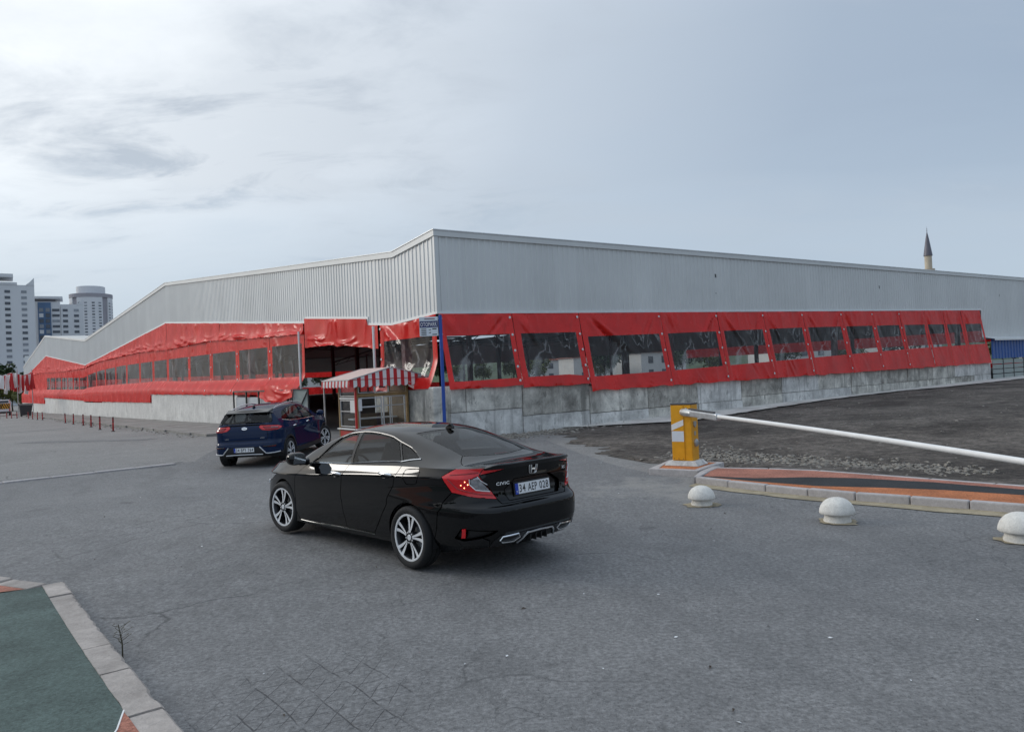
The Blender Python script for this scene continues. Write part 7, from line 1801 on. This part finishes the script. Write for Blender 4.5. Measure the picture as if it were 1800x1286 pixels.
fl = MB(); fl.grid(lambda u, v: (KW-.1+u*.95, -.34+.05*math.sin(u*5+v*3), 1.92-.30*u-.16*v-.12*math.sin(u*3.1)*v), 10, 5); o = fl.build('torn_sheet', M['beige'], None, smooth=True); o.matrix_world = ks.matrix_world; tag(o, 'torn pale plastic sheet drooping below the right end of the striped awning', 'plastic sheet')
# flexible posts
dl_ = MB(); dl_.lathe([(.042, 0), (.042, .74), (.03, .76)], 12); dm = dl_.mesh('tube'); dm.materials.append(M['red_post']); dm.polygons.foreach_set('use_smooth', [True]*len(dm.polygons))
db_ = MB(); db_.lathe([(.10, 0), (.10, .02), (.06, .04)], 14); dbm = db_.mesh('foot'); dbm.materials.append(M['black'])
dn_ = MB(); dn_.lathe([(.0435, 0), (.0435, .06)], 12, None, False); dnm = dn_.mesh('black_band'); dnm.materials.append(M['post_black'])
dt_ = MB(); dt_.lathe([(.0435, 0), (.0435, .05), (.03, .07), (0, .07)], 12, None, False); dtm = dt_.mesh('black_tip'); dtm.materials.append(M['post_black'])
near = [(-21.52, 40.6), (-23.89, 43.65), (-27.0, 48.3), (-29.6, 52.0), (-32.37, 55.6), (-35.2, 59.4)]
far = [(-45.27, 72.71), (-47.1, 74.84), (-49.77, 78.3), (-52.56, 81.96), (-56.64, 86.31), (-58.4, 88.0), (-59.6, 89.0), (-61, 89.8)]
for i, (x, y) in enumerate(near+far):
    lb = f'red flexible post with black bands, {ORD[i]} counting away from the blue car' if i < 6 else f'small distant red flexible post, {ORD[i-6]} of the far row by the wall end'
    t_ = thing('flexible_post', lb, 'traffic post', (x, y, gz(x, y)), 0, 'red flexible posts along the street')
    t_.rotation_euler = (R(random.uniform(-2, 2)), R(random.uniform(-2, 2)), 0)
    shared('foot', dbm, t_, (0, 0, 0)); shared('tube', dm, t_, (0, 0, .02)); shared('black_tip', dtm, t_, (0, 0, .715))
    for z in (.62, .50): shared('black_band', dnm, t_, (0, 0, z))
# blue sheet shed wall and pale fence at the far right end
sh = thing('blue_shed', 'blue corrugated sheet lean-to beside the right end of the block wall', 'shed', M=MR)
for i in range(11):
    a = 41.15+i*.5
    mb = MB(); xs = [a+.01, a+.12, a+.16, a+.30, a+.34, a+.49]; ds = [0, 0, .03, .03, 0, 0]
    mb.add([(x, -.45-d, z) for x, d in zip(xs, ds) for z in (1.62, 2.92)], [(2*k, 2*k+2, 2*k+3, 2*k+1) for k in range(5)]); mb.build('corrugated_sheet', M['blue_sheet'], sh)
mb = MB(); mb.add([(40.95, -.75, 2.90), (52, -.75, 2.90), (52, -.02, 3.04), (40.95, -.02, 3.04), (40.95, -.75, 2.80), (52, -.75, 2.80)], [(0, 1, 2, 3), (4, 5, 1, 0)]); mb.build('eave', M['flash'], sh)
mb = MB(); mb.span((46.7, -.43, 1.62), (60, -.40, 2.92)); mb.build('grey_sheet', M['fence_grey'], sh)
fe = thing('slat_fence', 'pale grey green slat fence with dark posts under the blue sheeting', 'fence', M=MR)
for i in range(8):
    a, b = 41.05+i*1.72, 41.05+(i+1)*1.72
    mb = MB(); mb.span((b-.05, -.52, .1), (b+.05, -.44, 1.62)); mb.build('post', M['steel_dark'], fe)
    for k in range(4):
        mb = MB(); mb.span((a+.06, -.50, .36+k*.31), (b-.06, -.47, .36+k*.31+.26)); mb.build('slat', M['fence_grey'], fe)
# a twig growing at the kerb
wd = MB(); wx, wy = kp(2.5, -.05); 
wd.tube([(wx, wy, 0), (wx-.005, wy+.01, .12), (wx-.03, wy+.01, .26)], [.006, .005, .003], 5)
for k in range(14):
    z = .10+.011*k; a = k*2.4; q = Vector((wx-.01, wy+.01, z)); e = q+Vector((math.cos(a)*.06, math.sin(a)*.05, .03)); wd.tube([q, e], .002, 4); wd.add([e, e+Vector((.02, .0, .008)), e+Vector((.012, .014, .012))], [(0, 1, 2)])
tag(wd.build('weed', M['weed']), 'thin dry weed growing from a joint of the near kerb', 'weed')
